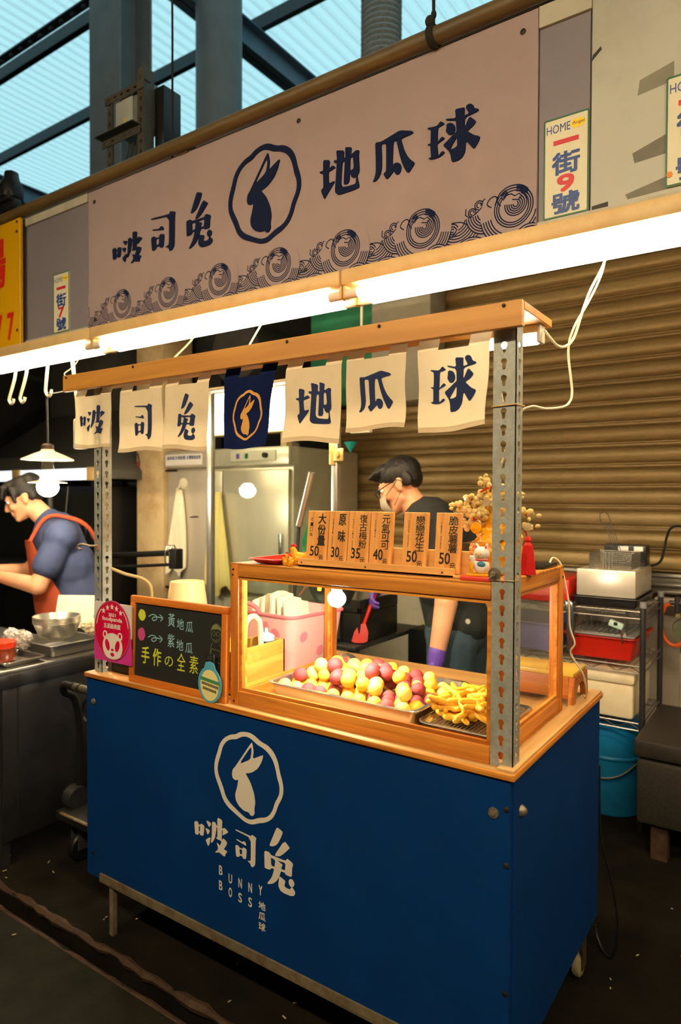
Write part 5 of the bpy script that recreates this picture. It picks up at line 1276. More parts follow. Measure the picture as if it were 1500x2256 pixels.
# chalk doodle of a small figure (added here as it needs the chalkboard frame)
mb = MB()
chalk(mb, [(-1.398, 1.020), (-1.402, 1.040), (-1.392, 1.058), (-1.378, 1.062), (-1.364, 1.054), (-1.362, 1.034), (-1.368, 1.018), (-1.382, 1.010), (-1.396, 1.018)], .0014)
for cx_ in (-1.389, -1.374): mb.strip(circle(cx_, 1.034, .0062, 16), .0011, kf, .0006, closed=True)
chalk(mb, [(-1.390, 1.018), (-1.382, 1.015), (-1.374, 1.019)], .0012)
for q in ([(-1.394, 1.008), (-1.400, .996), (-1.403, .975)], [(-1.368, 1.006), (-1.360, .996), (-1.357, .972)], [(-1.397, .990), (-1.364, .987)], [(-1.397, .990), (-1.406, .958)], [(-1.364, .987), (-1.354, .950)], [(-1.406, .958), (-1.354, .950)]): chalk(mb, q, .0013)
part('chalk_figure', mb, CD_, ck, None)
part('chalk_figure_hair', MB().poly([[(-1.400, 1.044), (-1.394, 1.056), (-1.380, 1.062), (-1.366, 1.054), (-1.362, 1.044), (-1.374, 1.048), (-1.388, 1.046)]], kf, 0, .0006), CD_, ck, None)

# ------------------------------------------------------------------ people
mat('skin', S(222, 162, 122), 0.5, var=0.06, scale=12, sub=.25)
mat('hair', S(22, 18, 16), 0.55, var=.3, scale=90, stretch=(1, 1, .3), bump=.5, bscale=200)
mat('shirt_black', S(34, 35, 34), 0.85, var=.1, scale=20, bump=.15, bscale=30)
mat('jeans', S(52, 70, 82), 0.85, var=.15, scale=40, bump=.2, bscale=200)
mat('shirt_navy', S(52, 62, 96), 0.85, var=.1, scale=16, bump=.15, bscale=30)
mat('apron_rust', S(156, 64, 30), 0.8, var=.08, scale=12)
mat('glove_purple', S(104, 70, 170), 0.45, var=.08, scale=40, bump=.3, bscale=90)
mat('mask_cloth', S(176, 170, 150), 0.8, var=.05)
mat('glove_white', S(244, 238, 226), 0.6)
def basis(fwd, up=(0, 0, 1)):
    f = V(fwd).normalized(); r = f.cross(V(up)).normalized(); u = r.cross(f)
    return Matrix((( -r.x, -f.x, u.x, 0), (-r.y, -f.y, u.y, 0), (-r.z, -f.z, u.z, 0), (0, 0, 0, 1)))
# head space: x to the person's left, -y forward (face), z up; origin mid head; head height 0.225
def head_shape(M):
    b = MB()
    b.ball((0, .012, .032), (.074, .092, .080), 18, 12, None)
    b.ball((0, -.02, -.005), (.064, .068, .085)); b.ball((0, -.045, -.060), (.046, .040, .042)); b.ball((0, -.070, -.085), (.022, .018, .018))
    b.cap((.045, -.005, -.055), (.022, -.068, -.086), .022, .016).cap((-.045, -.005, -.055), (-.022, -.068, -.086), .022, .016)
    b.cap((0, -.086, .012), (0, -.104, -.022), .010, .014); b.ball((.010, -.094, -.026), .009, 8, 6).ball((-.010, -.094, -.026), .009, 8, 6)
    b.cap((-.030, -.077, .026), (.030, -.077, .026), .013, .013)
    b.cap((-.016, -.084, -.052), (.016, -.084, -.052), .0075, .0075).cap((-.014, -.082, -.061), (.014, -.082, -.061), .0075, .0075)
    b.ball((.042, -.060, -.020), (.022, .022, .022)).ball((-.042, -.060, -.020), (.022, .022, .022))
    for s in (-1, 1): b.ball((s*.074, .012, -.008), (.009, .018, .030)).ball((s*.078, .020, .004), (.008, .014, .018))
    return b.xf(M)
def hair_shape(M, short=True):
    b = MB()
    b.ball((0, .017, .046), (.079, .095, .074), 18, 12)
    b.ball((0, -.035, .085), (.062, .058, .032)); b.ball((0, -.072, .078), (.052, .028, .022))
    b.ball((0, .058, .014), (.064, .046, .055))
    for s in (-1, 1): b.ball((s*.069, .010, .045), (.012, .045, .035)); b.ball((s*.064, .048, .005), (.011, .026, .035))
    if not short:
        for k in range(7): b.cap((-.054+.018*k, -.066, .085), (-.062+.020*k, -.094, .036), .016, .007)
        for s in (-1, 1): b.cap((s*.072, -.03, .06), (s*.076, -.035, -.005), .016, .008)
        b.ball((0, .06, .06), (.075, .055, .06))
    else:
        for k in range(9): b.cap((-.052+.013*k, -.060, .088), (-.054+.0135*k, -.100, .078+.004*(k % 2)), .013, .006)
    return b.xf(M)
def eyes(M, person):
    for s in (-1, 1):
        ew = part('eye', MB().ball((s*.031, -.074, .010), (.013, .010, .0085), 10, 8).xf(M), 'panda_white', person)
        part('iris', MB().ball((s*.031, -.0825, .009), (.0055, .003, .0055), 8, 6).xf(M), 'brush_ink', ew)
        part('eyebrow', MB().cap((s*.014, -.0885, .031), (s*.045, -.080, .030), .0040, .003, 8).xf(M), 'hair', person)
def hand(b, wrist, direction, palm_n, side, curl, s=1.0, grip=False):
    # palm, four fingers of unequal length with bends, thumb leaving the side of the palm
    d = V(direction).normalized(); n = V(palm_n); n = (n-d*n.dot(d)).normalized(); t = d.cross(n)*side
    w_ = V(wrist)
    b.cap(w_-d*.012*s, w_+d*.02*s, .026*s, .030*s)
    for k in (-1.5, -.5, .5, 1.5): b.cap(w_+d*.02*s+t*k*.012*s, w_+d*.080*s+t*k*.0185*s, .016*s, .0125*s)
    for k, L in ((-1.5, .060), (-.5, .074), (.5, .080), (1.5, .070)):
        p = w_+d*.084*s+t*k*.0195*s; a = 0
        for j, fr_ in enumerate((.45, .32, .23)):
            a += curl; q = p+(d*math.cos(a)+n*math.sin(a))*L*fr_*s
            b.cap(p, q, (.0098-.0010*j)*s, (.0092-.0012*j)*s, 8); p = q
    p = w_+d*.024*s+t*.030*s; q = p+(t*.75+d*.6+n*.25).normalized()*.038*s; r_ = q+(t*.15+d*.8+n*(.9 if grip else .35)).normalized()*.034*s
    b.cap(p, q, .0150*s, .0115*s, 8).cap(q, r_, .0112*s, .0090*s, 8)
    return b

# --- vendor behind the cart
HM = Matrix.Translation((-1.405, 2.49, 1.478)) @ basis((-.86, -.18, -.46))
vd = thing('person', 'person in black tee, mask and glasses working behind the glass case', 'person', (-1.20, 2.52, 0))
def P_(*q): return V(q)
neck0, neck1 = P_(-1.30, 2.515, 1.33), P_(-1.375, 2.50, 1.425)
shL, shR = P_(-1.130, 2.375, 1.275), P_(-1.205, 2.690, 1.275)
elL, wrL = P_(-1.118, 2.335, 1.035), P_(-1.138, 2.290, .815)
elR, wrR = P_(-1.36, 2.72, 1.09), P_(-1.500, 2.545, 1.045)
hip, hipL, hipR = P_(-1.165, 2.53, .90), P_(-1.150, 2.45, .86), P_(-1.165, 2.62, .86)
knL, anL, knR, anR = P_(-1.165, 2.43, .47), P_(-1.13, 2.43, .08), P_(-1.195, 2.64, .47), P_(-1.16, 2.64, .08)
b = head_shape(HM)
b.cap(neck0, neck1, .058, .055).cap(shL, shR, .055, .055).cap(P_(-1.215, 2.52, 1.20), hip, .105, .105)
b.cap(shL, elL, .050, .043).cap(elL, wrL, .045, .030).cap(shR, elR, .048, .042).cap(elR, wrR, .042, .030)
b.cap(hipL, knL, .085, .058).cap(knL, anL, .056, .040).cap(hipR, knR, .085, .058).cap(knR, anR, .056, .040)
b.cap(anL, anL+V((-.16, -.01, -.035)), .042, .034).cap(anR, anR+V((-.16, 0, -.035)), .042, .034)
b.ball(elL+V((.0, -.006, .0)), .044)
body = part('body', remesh(b, .006, 5), 'skin', vd, True)
part('hair', remesh(hair_shape(HM), .0045, 2), 'hair', vd, True)
eyes(HM, vd)
b = MB().cap(P_(-1.285, 2.515, 1.325), hip+V((0, 0, .03)), .112, .134).cap(P_(-1.16, 2.43, 1.270), P_(-1.225, 2.63, 1.270), .090, .090).cap(shL, shL*.42+elL*.58, .074, .072).cap(shR, shR*.45+elR*.55, .068, .068).cap(P_(-1.27, 2.515, 1.32), P_(-1.30, 2.512, 1.345), .082, .076).ball((-1.15, 2.52, .93), (.135, .15, .10)).ball((-1.20, 2.52, 1.10), (.13, .16, .16)).ball((-1.155, 2.50, 1.20), (.12, .15, .13))
part('shirt', remesh(b, .008, 4), 'shirt_black', vd, True)
b = MB().cap(hipL, knL, .102, .075).cap(knL, anL, .074, .060).cap(hipR, knR, .102, .075).cap(knR, anR, .074, .060).ball(hip+V((0, 0, -.02)), (.125, .165, .10))
part('jeans', remesh(b, .009, 4), 'jeans', vd, True)
sh = MB()
for a_ in (anL, anR): sh.cap(a_+V((.03, 0, -.035)), a_+V((-.17, -.01, -.045)), .042, .034)
part('shoes', remesh(sh, .008, 3), 'black_plastic', vd, True)
g1 = hand(MB(), wrL, (-.05, -.12, -1), (-1, 0, 0), -1, .30); g1.cap(wrL+V((.003, .006, .035)), wrL, .034, .033)
part('glove', remesh(g1, .0035, 3), 'glove_purple', vd, True)
g2 = hand(MB(), wrR, (-.45, -.75, -.45), (.1, -.6, -.8), 1, .75, grip=True); g2.cap(wrR+V((.035, .04, .01)), wrR, .034, .033)
part('glove', remesh(g2, .0035, 3), 'glove_purple', vd, True)
# mask with ear loops, glasses, necklace
mk = MB(); 
def mfn(u, v):
    a = (u-.5)*1.9; z = .000-.085*v; r_ = .082+.022*math.sin(PI*v)*math.cos(a)
    return HM @ V((r_*math.sin(a)*.86, -.012-r_*math.cos(a)*1.04, z-.006))
mk.grid(mfn, 14, 8)
ms = part('mask', mk, 'mask_cloth', vd, True)
for s in (-1, 1):
    part('ear_loop', MB().tube(spline([HM @ V(q) for q in ((s*.066, -.060, -.020), (s*.076, -.02, -.004), (s*.082, .020, .012), (s*.080, .030, -.010), (s*.074, .0, -.040), (s*.064, -.045, -.070))], 5), .0016, 6), 'black_plastic', ms)
gs = MB()
for s in (-1, 1):
    gs.tube([HM @ V((s*.034+.026*math.cos(t), -.100+.012*abs(math.cos(t))*0, .010+.019*math.sin(t))) for t in [2*PI*i/20 for i in range(20)]], .0022, 6, closed=True)
    gs.tube([HM @ V(q) for q in ((s*.060, -.099, .014), (s*.076, -.060, .014), (s*.083, .012, .018), (s*.082, .030, .004))], .0022, 6)
gs.tube([HM @ V((-.008, -.101, .012)), HM @ V((0, -.104, .015)), HM @ V((.008, -.101, .012))], .002, 6)
part('glasses', gs, 'black_plastic', vd)
nk = [P_(-1.31+.071*math.cos(t)-.012, 2.512+.078*math.sin(t), 1.378+.030*math.cos(t)) for t in [2*PI*i/24 for i in range(24)]]
part('necklace', MB().tube(nk, .0018, 6, closed=True), 'steel', vd)
# red dough scraper in his hand
hc = wrR+V((-.45, -.75, -.45)).normalized()*.085+V((.0, -.02, -.03))
sp = thing('red_scoop', 'red plastic scoop held in a purple gloved hand', 'scoop', tuple(hc))
part('handle', MB().cap(hc+V((.02, .03, .06)), hc+V((-.015, -.02, -.09)), .009, .008), RP, sp)
q0 = hc+V((-.018, -.025, -.09))
part('blade', MB().poly([[(-.012, 0), (.012, 0), (.030, -.035), (.034, -.075), (.020, -.082), (-.02, -.082), (-.034, -.075), (-.030, -.035)]], frame(q0, (.8, .5, 0), (0.1, .2, 1)), .008, 0), RP, sp, None)

# --- cook in the neighbouring stall
LM = Matrix.Translation((-3.355, 1.975, 1.415)) @ basis((-.62, -.70, -.42))
ckp = thing('person', 'person in navy tee and rust apron bending over the steel counter', 'person', (-3.20, 2.10, 0))
nk0, nk1 = P_(-3.25, 2.055, 1.285), P_(-3.315, 2.005, 1.365)
sR_, sL_ = P_(-3.345, 2.185, 1.225), P_(-3.085, 2.005, 1.225)
eL_, wL_ = P_(-3.115, 1.90, .985), P_(-3.365, 1.845, 1.02)
eR_, wR_ = P_(-3.50, 2.08, 1.02), P_(-3.53, 1.87, 1.04)
hp = P_(-3.13, 2.14, .88); hl, hr = P_(-3.06, 2.09, .84), P_(-3.20, 2.20, .84)
kl, al_, kr, ar_ = P_(-3.08, 2.07, .46), P_(-3.05, 2.10, .08), P_(-3.22, 2.19, .46), P_(-3.19, 2.22, .08)
b = head_shape(LM).cap(nk0, nk1, .056, .054).cap(sL_, sR_, .052, .052).cap(P_(-3.20, 2.095, 1.12), hp, .105, .11)
b.cap(sL_, eL_, .050, .045).cap(eL_, wL_, .046, .031).cap(sR_, eR_, .048, .042).cap(eR_, wR_, .042, .030)
b.cap(hl, kl, .085, .058).cap(kl, al_, .056, .04).cap(hr, kr, .085, .058).cap(kr, ar_, .056, .04)
b.cap(al_, al_+V((-.10, -.12, -.035)), .042, .034).cap(ar_, ar_+V((-.10, -.12, -.035)), .042, .034)
part('body', remesh(b, .007, 5), 'skin', ckp, True)
part('hair', remesh(hair_shape(LM, False), .0055, 2), 'hair', ckp, True)
eyes(LM, ckp)
b = MB().cap(P_(-3.225, 2.075, 1.23), hp, .122, .145).cap(sL_, sR_, .086, .086).cap(sL_, sL_*.40+eL_*.60, .068, .074).cap(sR_, sR_*.4+eR_*.6, .066, .072).cap(P_(-3.235, 2.065, 1.265), P_(-3.255, 2.05, 1.295), .080, .072).ball((-3.17, 2.10, 1.05), (.15, .14, .17))
part('shirt', remesh(b, .009, 4), 'shirt_navy', ckp, True)
b = MB().cap(hl, kl, .102, .075).cap(kl, al_, .074, .06).cap(hr, kr, .102, .075).cap(kr, ar_, .074, .06).ball(hp+V((0, 0, -.02)), (.15, .15, .1))
part('trousers', remesh(b, .010, 4), 'shirt_black', ckp, True)
fd = V((-.55, -.835, 0)); sd = V((.835, -.55, 0))
def apf(u, v):     # wraps the front of the torso, u across, v down
    a = (u-.5)*(1.5+1.5*min(1, v*2.2)); r_ = .155+.02*v
    c_ = P_(-3.225, 2.075, 1.20)*(1-v)+P_(-3.13, 2.14, .55)*v
    return c_+fd*r_*math.cos(a)+sd*r_*1.05*math.sin(a)
part('apron', MB().grid(apf, 18, 16), 'apron_rust', ckp, True)
for s in (-1, 1):
    st0 = apf(.5+s*.42, 0)
    part('apron_strap', MB().tube(spline([st0, P_(-3.225, 2.075, 1.31)+sd*s*.09+fd*.06, P_(-3.20, 2.09, 1.325)+sd*s*.085, P_(-3.15, 2.14, 1.26)+sd*s*.075-fd*.06, P_(-3.09, 2.20, 1.06)-fd*.06], 6), .010, 8), 'apron_rust', ckp)
gl_ = hand(MB(), wL_, (-.85, -.45, .0), (0, 0, -1), -1, .35); part('glove', remesh(gl_, .004, 3), 'glove_white', ckp, True)
gr_ = hand(MB(), wR_, (-.4, -.9, -.1), (0, 0, -1), 1, .35); part('glove', remesh(gr_, .004, 3), 'glove_white', ckp, True)
# ------------------------------------------------------------------ neighbouring stall, left
mat('steel_dark', S(84, 84, 86), 0.4, metal=0.8, var=.15, scale=5, dirt=S(50, 46, 42), dirt_scale=4, dirt_amt=.5)
mat('black_metal', S(34, 34, 33), 0.35, metal=.4, var=.2, scale=5)
lc = thing('steel_counter', 'stainless steel kitchen counter of the neighbouring stall', 'counter', (-3.3, 1.6, 0))
part('worktop', MB().box(-4.6, -2.5, 1.365, 1.86, .740, .760, .004), 'steel_dull', lc)
part('side_panel', MB().box(-2.516, -2.502, 1.38, 1.85, .10, .740, .002).box(-2.503, -2.500, 1.438, 1.442, .12, .70), 'steel_dark', lc)
part('front_panel', MB().box(-4.6, -2.516, 1.38, 1.392, .10, .740, .002), 'steel_dark', lc)
part('top_edge', MB().box(-2.503, -2.496, 1.365, 1.86, .690, .742, .002), 'steel_dark', lc)
for x in (-2.53, -4.5):
    for y in (1.395, 1.82): part('leg', MB().box(x-.018, x+.018, y-.018, y+.018, 0, .74), 'steel_dark', lc, None)
solo('long_tray', tray(MB(), -2.72, -2.525, 1.40, 1.565, .7615, .785, .010, .02), 'steel', 'shallow steel tray at the corner of the neighbouring counter', 'tray')
solo('deep_pan', tray(MB(), -2.80, -2.53, 1.60, 1.835, .7615, .815, .010, .02), 'steel_dull', 'deeper steel pan under the stacked bowls', 'pan')
mat('aluminium', S(222, 220, 210), 0.3, metal=.9, var=.05)
for k in range(4):
    z0 = .8165+.0085*k
    mb = MB().lathe([(.0, .0), (.055, .0), (.075, .012), (.092, .055), (.097, .066), (.099, .066), (.099, .068), (.094, .068), (.089, .056), (.072, .014), (.053, .003), (0, .003)], (-2.668, 1.715, z0), 40)
    solo('steel_bowl', mb, 'aluminium', ['lowest bowl of the nested metal bowls on the counter', 'second bowl from below in the nested metal bowls', 'third bowl from below in the nested metal bowls', 'topmost bowl of the nested metal bowls on the counter'][k], 'bowl', 'nested metal bowls')
cbm = MB().box(-.090, .090, -.002, .002, 0, .15, .001, 1).xf(Matrix.Translation((-2.735, 1.835, .83)) @ Matrix.Rotation(.55, 4, 'Z') @ Matrix.Rotation(-.35, 4, 'X'))
solo('cardboard_sheet', cbm, mat('cardboard_white', S(240, 226, 196), 0.7, var=.12, scale=14, dirt=S(220, 170, 90), dirt_scale=14, dirt_amt=.6), 'greasy white cardboard lid leaning behind the bowls', 'cardboard')
jr = thing('red_jar', 'jar of bright red sauce with brown base at the left edge', 'jar', (-2.66, 1.475, .764))
part('jar', MB().lathe([(.045, 0), (.05, .006), (.05, .055)], (-2.655, 1.462, .7635), 28), mat('sauce_brown', S(120, 44, 16), 0.25, var=.3, scale=60), jr)
part('lid', MB().lathe([(.051, .055), (.052, .058), (.052, .078), (.049, .081), (0, .082)], (-2.655, 1.462, .7635), 28), mat('lid_red', S(226, 60, 22), 0.3), jr)
bgm = MB(); r_ = random.Random(9)
for k in range(9): bgm.ball((-2.72+r_.gauss(0, .03), 1.58+r_.gauss(0, .02), .80+r_.uniform(0, .05)), (r_.uniform(.02, .045), r_.uniform(.02, .04), r_.uniform(.02, .04)), 10, 7)
bgm = remesh(bgm, .008, 1); bgm.v = [q+V((r_.gauss(0, .0035), r_.gauss(0, .0035), r_.gauss(0, .0035))) for q in bgm.v]
solo('plastic_bag', bgm, mat('bag_plastic', S(226, 216, 206), 0.3, trans=.25, var=.1), 'crumpled clear plastic bag beside the red jar', 'bag', smooth=None)
bgm = MB()
for k in range(10): bgm.ball((-2.560+r_.gauss(0, .010), 1.825+r_.gauss(0, .02), .835+r_.uniform(0, .05)), (r_.uniform(.015, .03), r_.uniform(.015, .03), r_.uniform(.015, .03)), 10, 7)
bgm = remesh(bgm, .008, 1); bgm.v = [q+V((r_.gauss(0, .003), r_.gauss(0, .003), r_.gauss(0, .003))) for q in bgm.v]
solo('crumpled_towel', bgm, mat('towel_cream', S(236, 220, 180), 0.9), 'crumpled cream cloth at the rear of the pan', 'cloth')
solo('orange_ladle', MB().cap((-3.335, 1.80, .98), (-3.300, 1.79, .915), .013, .011).cap((-3.300, 1.79, .915), (-3.34, 1.75, .79), .006, .006).ball((-3.345, 1.745, .785), (.022, .022, .012)), mat('orange_handle', S(226, 120, 40), 0.4), 'orange handled ladle hanging below the cook\'s hands', 'ladle')
# hood, range and lit strip behind the cook
hd = thing('range_hood', 'black sloping range hood over the neighbouring kitchen', 'hood', (-4.2, 3.2, 1.5))
def hoodf():
    a = [(-5.4, 2.65), (-3.66, 2.65), (-3.66, 3.6), (-5.4, 3.6)]; c_ = [(-4.9, 3.1), (-4.1, 3.1), (-4.1, 3.6), (-4.9, 3.6)]
    mb = MB(); mb.v = [V((x, y, 1.545)) for x, y in a]+[V((x, y, 1.60)) for x, y in a]+[V((x, y, 2.05)) for x, y in c_]+[V((x, y, 2.7)) for x, y in c_]
    for L_ in range(3):
        for k in range(4): j = (k+1) % 4; mb.f.append((4*L_+k, 4*L_+j, 4*L_+4+j, 4*L_+4+k))
    mb.f.append((3, 2, 1, 0)); mb.f.append((12, 13, 14, 15)); return mb
part('canopy', hoodf(), mat('hood_grey', S(92, 90, 84), 0.45, metal=.3, var=.15, scale=4), hd, None)
part('hood_light', MB().box(-5.4, -3.66, 2.636, 2.65, 1.535, 1.61, .003), emit('hood_light', (.80, .88, 1.0), 1.2), hd)
part('control_box', MB().box(-3.76, -3.655, 2.622, 2.65, 1.53, 1.615, .004), 'fitting_white', hd)
part('control_box', MB().box(-4.62, -4.53, 2.622, 2.65, 1.53, 1.615, .004), 'fitting_white', hd)
rg = thing('black_range', 'tall black cooking range with round dials and steel edge', 'range', (-4.3, 3.1, 0))
part('body', MB().box(-5.3, -3.82, 2.78, 3.19, 0, 1.5, .004), 'black_metal', rg)
part('edge_strip', MB().box(-3.82, -3.78, 2.76, 2.80, .3, 1.52, .002).box(-4.42, -4.40, 2.765, 2.78, 1.2, 1.53), 'steel', rg)
part('pull_bar', MB().tube([(-4.13, 2.74, 1.50), (-4.16, 2.74, 1.30), (-4.20, 2.74, 1.02)], .006, 8), 'steel', rg)
for x in (-4.02, -3.90):
    part('dial', MB().tube([(x+.035*math.cos(t), 2.775, 1.20+.06*math.sin(t)) for t in [2*PI*i/24 for i in range(24)]], .0025, 6, closed=True), 'steel_dark', rg)
solo('wok_shelf', MB().box(-5.0, -3.75, 2.40, 2.72, .98, 1.0, .003).box(-4.95, -4.90, 2.42, 2.70, 0, .98).box(-3.82, -3.78, 2.42, 2.70, 0, .98), 'black_metal', 'dark shelf of pans behind the cook', 'shelf')
solo('steel_pan', MB().lathe([(.0, 0), (.10, 0), (.12, .05), (.125, .05), (.105, -.003), (0, -.004)], (-3.98, 2.56, 1.005), 28).tube([(-3.87, 2.50, 1.05), (-3.72, 2.43, 1.075)], .008, 8), 'steel_dark', 'dark metal pan on the shelf behind the cook', 'pan')
# pendant lamp
px_, py_ = -2.772, 1.739
pl = thing('pendant_lamp', 'enamel pendant lamp with a glowing glass bulb over the neighbouring counter', 'lamp', (px_, py_, 1.43))
part('cord', MB().tube([(px_, py_, 1.635), (px_-.002, py_, 1.75), (px_-.004, py_, 1.862)], .005, 8), 'black_plastic', pl)
part('shade', MB().lathe([(.016, .040), (.022, .036), (.030, .020), (.060, .008), (.108, -.014), (.110, -.018), (.106, -.017), (.058, .003), (.024, .012)], (px_, py_, 1.605), 36), mat('enamel', S(226, 214, 180), 0.35, var=.06), pl)
part('socket', MB().lathe([(.012, .06), (.026, .052), (.026, .03), (.020, .026)], (px_, py_, 1.60), 16), mat('brown_bakelite', S(70, 52, 40), 0.4), pl)
glass('lamp_glass', (.98, .96, .88))
part('chimney', MB().lathe([(.022, .0), (.026, -.03), (.040, -.075), (.046, -.095)], (px_, py_, 1.59), 24, cap=False), 'lamp_glass', pl)
part('guard', MB().lathe([(.040, -.002), (.080, -.010), (.082, -.012), (.040, -.005)], (px_, py_, 1.498), 32), 'enamel', pl)
emit('pendant_light', (1.0, 0.86, 0.62), PENDANT_POWER*5)
part('bulb', MB().ball((px_, py_, 1.468), (.046, .046, .044), 20, 14), 'pendant_light', pl)
# white hooks under the left light
HK = mat('hook_white', S(236, 228, 200), 0.4)
for k, (x, z0) in enumerate(((-3.01, 2.0), (-2.92, 2.0), (-2.71, 2.0))):
    pts = [(x+.06, 1.70, 2.056), (x+.06, 1.70, 2.03), (x+.045, 1.70, 1.96), (x, 1.70, 1.875), (x, 1.70, 1.862), (x+.012, 1.70, 1.848), (x+.030, 1.70, 1.853), (x+.036, 1.70, 1.868)]
    if k == 2: pts = [(x+.01, 1.70, 2.056), (x+.01, 1.70, 2.03), (x-.012, 1.70, 1.90), (x-.010, 1.70, 1.875), (x+.008, 1.70, 1.858), (x+.026, 1.70, 1.865), (x+.03, 1.70, 1.885)]
    solo('s_hook', MB().tube(spline(pts, 5), .0062, 8), HK, ['white hook hanging at the far left under the lights', 'white hook beside the far left one under the lights', 'white hook that carries the pendant lamp cord'][k], 'hook', 'white hooks under the left light')
solo('bent_conduit', MB().tube(spline([(-2.565, 1.72, 2.056), (-2.555, 1.72, 1.98), (-2.52, 1.71, 1.86), (-2.49, 1.70, 1.78), (-2.47, 1.69, 1.74)], 6), .0075, 10).box(-2.485, -2.43, 1.67, 1.71, 1.62, 1.745, .008), HK, 'cream conduit with a switch box behind the left curtain', 'conduit')
solo('tie_wire', MB().tube(spline([(-2.776, 1.739, 1.855), (-2.62, 1.65, 1.86), (-2.38, 1.52, 1.82), (-2.16, 1.42, 1.795), (-2.09, 1.418, 1.790)], 6), .0018, 6), 'steel_dark', 'thin wire strung from the pendant hook to the canopy', 'wire')
# platform trolley between the stalls
tr_ = thing('platform_trolley', 'black folding platform trolley in the gap left of the cart', 'trolley', (-2.22, 1.75, 0))
part('deck', MB().box(-2.40, -2.02, 1.53, 2.20, .165, .20, .008), mat('trolley_deck', S(22, 22, 20), 0.6, var=.2), tr_)
part('deck_edge', MB().box(-2.36, -2.02, 1.522, 1.535, .196, .204, .002), 'frame_iron', tr_)
hp_ = [(-2.37, 1.62, .21), (-2.37, 1.62, .48), (-2.372, 1.60, .62), (-2.38, 1.56, .66), (-2.36, 1.545, .695), (-2.30, 1.545, .698), (-2.10, 1.545, .698), (-2.04, 1.545, .695), (-2.02, 1.56, .66), (-2.03, 1.60, .62), (-2.03, 1.62, .48), (-2.03, 1.62, .21)]
hb = part('push_handle', MB().tube(spline(hp_, 6), .014, 12), 'black_metal', tr_)
part('grip', MB().cyl((-2.29, 1.545, .6985), (-2.10, 1.545, .6985), .0155, n=14), mat('grip_olive', S(70, 66, 50), 0.4), hb)
part('grip_ring', MB().cyl((-2.30, 1.545, .6985), (-2.29, 1.545, .6985), .0175, n=14), 'black_metal', hb)
part('grip_ring', MB().cyl((-2.26, 1.545, .6985), (-2.252, 1.545, .6985), .0175, n=14), 'black_metal', hb)
part('hinge', MB().cyl((-2.395, 1.60, .235), (-2.345, 1.60, .235), .045, n=20), 'steel_dark', tr_)
for x, y in ((-2.33, 1.60), (-2.08, 1.60), (-2.33, 2.12), (-2.08, 2.12)):
    w_ = part('caster', MB().box(x-.025, x-.020, y-.03, y+.03, .05, .165).box(x+.020, x+.025, y-.03, y+.03, .05, .165), 'steel_dull', tr_, None)
    part('wheel', MB().lathe([(0, -.016), (.05, -.016), (.055, -.010), (.055, .010), (.05, .016), (0, .016)], (x, y, .0555), 24, 'x'), 'black_plastic', w_)
cl_ = MB()
for k in range(3): cl_.tube([(-2.19+.035*math.cos(t)*(.8+.15*k), 1.53+.004*k, .625+.045*math.sin(t)*(.9+.1*k)) for t in [2*PI*i/20 for i in range(20)]], .005, 6, closed=True)
solo('cord_coil', cl_.tube([(-2.19, 1.535, .665), (-2.19, 1.545, .70)], .005, 6), 'black_plastic', 'black cord coil hung on the trolley handle', 'cord')
# folding black arm rack
ar = thing('towel_rail', 'black double bar rail with chrome rings near the column', 'rail', (-3.0765, 2.4400, 1.0805))
part('bar', MB().cyl((-3.3948, 2.4400, 1.0805), (-2.7317, 2.4400, 1.1336), .016, n=14), 'black_metal', ar)
part('bar', MB().cyl((-3.2887, 2.4400, 1.0222), (-2.7317, 2.4400, 1.0720), .009, n=12), 'black_metal', ar)
part('end_bracket', MB().box(-2.758, -2.70, 2.415, 2.465, 1.049, 1.155, .004), 'black_metal', ar)
for x in (-2.785, -2.753): part('ring', MB().tube([(x+.004*math.sin(t), 2.44+.024*math.cos(t), 1.118+.055*math.sin(t)) for t in [2*PI*i/24 for i in range(24)]], .0035, 6, closed=True), 'steel', ar)
part('upright', MB().cyl((-3.3630, 2.4400, -0.0864), (-3.3630, 2.4400, 1.1017), .015, n=12), 'black_metal', ar)
# concrete column
cc = thing('concrete_column', 'square cream painted column stained with grease', 'column', (-3.58, 3.1, 0))
part('shaft', MB().box(-3.72, -3.455, 2.98, 3.24, 0, 2.76, .01), mat('column_cream', S(214, 190, 144), 0.6, var=.08, scale=6, dirt=S(150, 90, 40), dirt_scale=3.5, dirt_amt=.65), cc)
part('wire', MB().tube(spline([(-3.70, 2.975, 1.72), (-3.68, 2.972, 1.64), (-3.71, 2.970, 1.57), (-3.75, 2.968, 1.55)], 5), .005, 6), 'black_plastic', cc)
part('red_tag', MB().ball((-3.69, 2.972, 1.645), (.012, .006, .025), 8, 6), REDG, cc)

# ------------------------------------------------------------------ refrigerator with towels
rf = thing('refrigerator', 'stainless steel two-door refrigerator behind the glass screen', 'refrigerator', (-2.92, 3.35, 0))
mat('fridge_steel', S(220, 210, 190), 0.32, metal=.4, var=.06, scale=3, stretch=(1, 1, .2), dirt=S(150, 140, 120), dirt_scale=3, dirt_amt=.35)
part('body', MB().box(-3.44, -2.41, 3.03, 3.70, .05, 1.72, .006), 'fridge_steel', rf)
for x0, x1 in ((-3.425, -2.94), (-2.93, -2.42)):
    d_ = part('door', MB().box(x0, x1, 2.995, 3.028, .86, 1.59, .006), 'fridge_steel', rf)
    part('handle', MB().box(x1-.055, x1-.035, 2.972, 2.996, 1.02, 1.22, .005), 'steel', d_)
    part('door', MB().box(x0, x1, 2.995, 3.028, .10, .82, .006), 'fridge_steel', rf)
tpn = part('header', MB().box(-3.44, -2.41, 2.985, 3.03, 1.615, 1.72, .004), 'fridge_steel', rf)
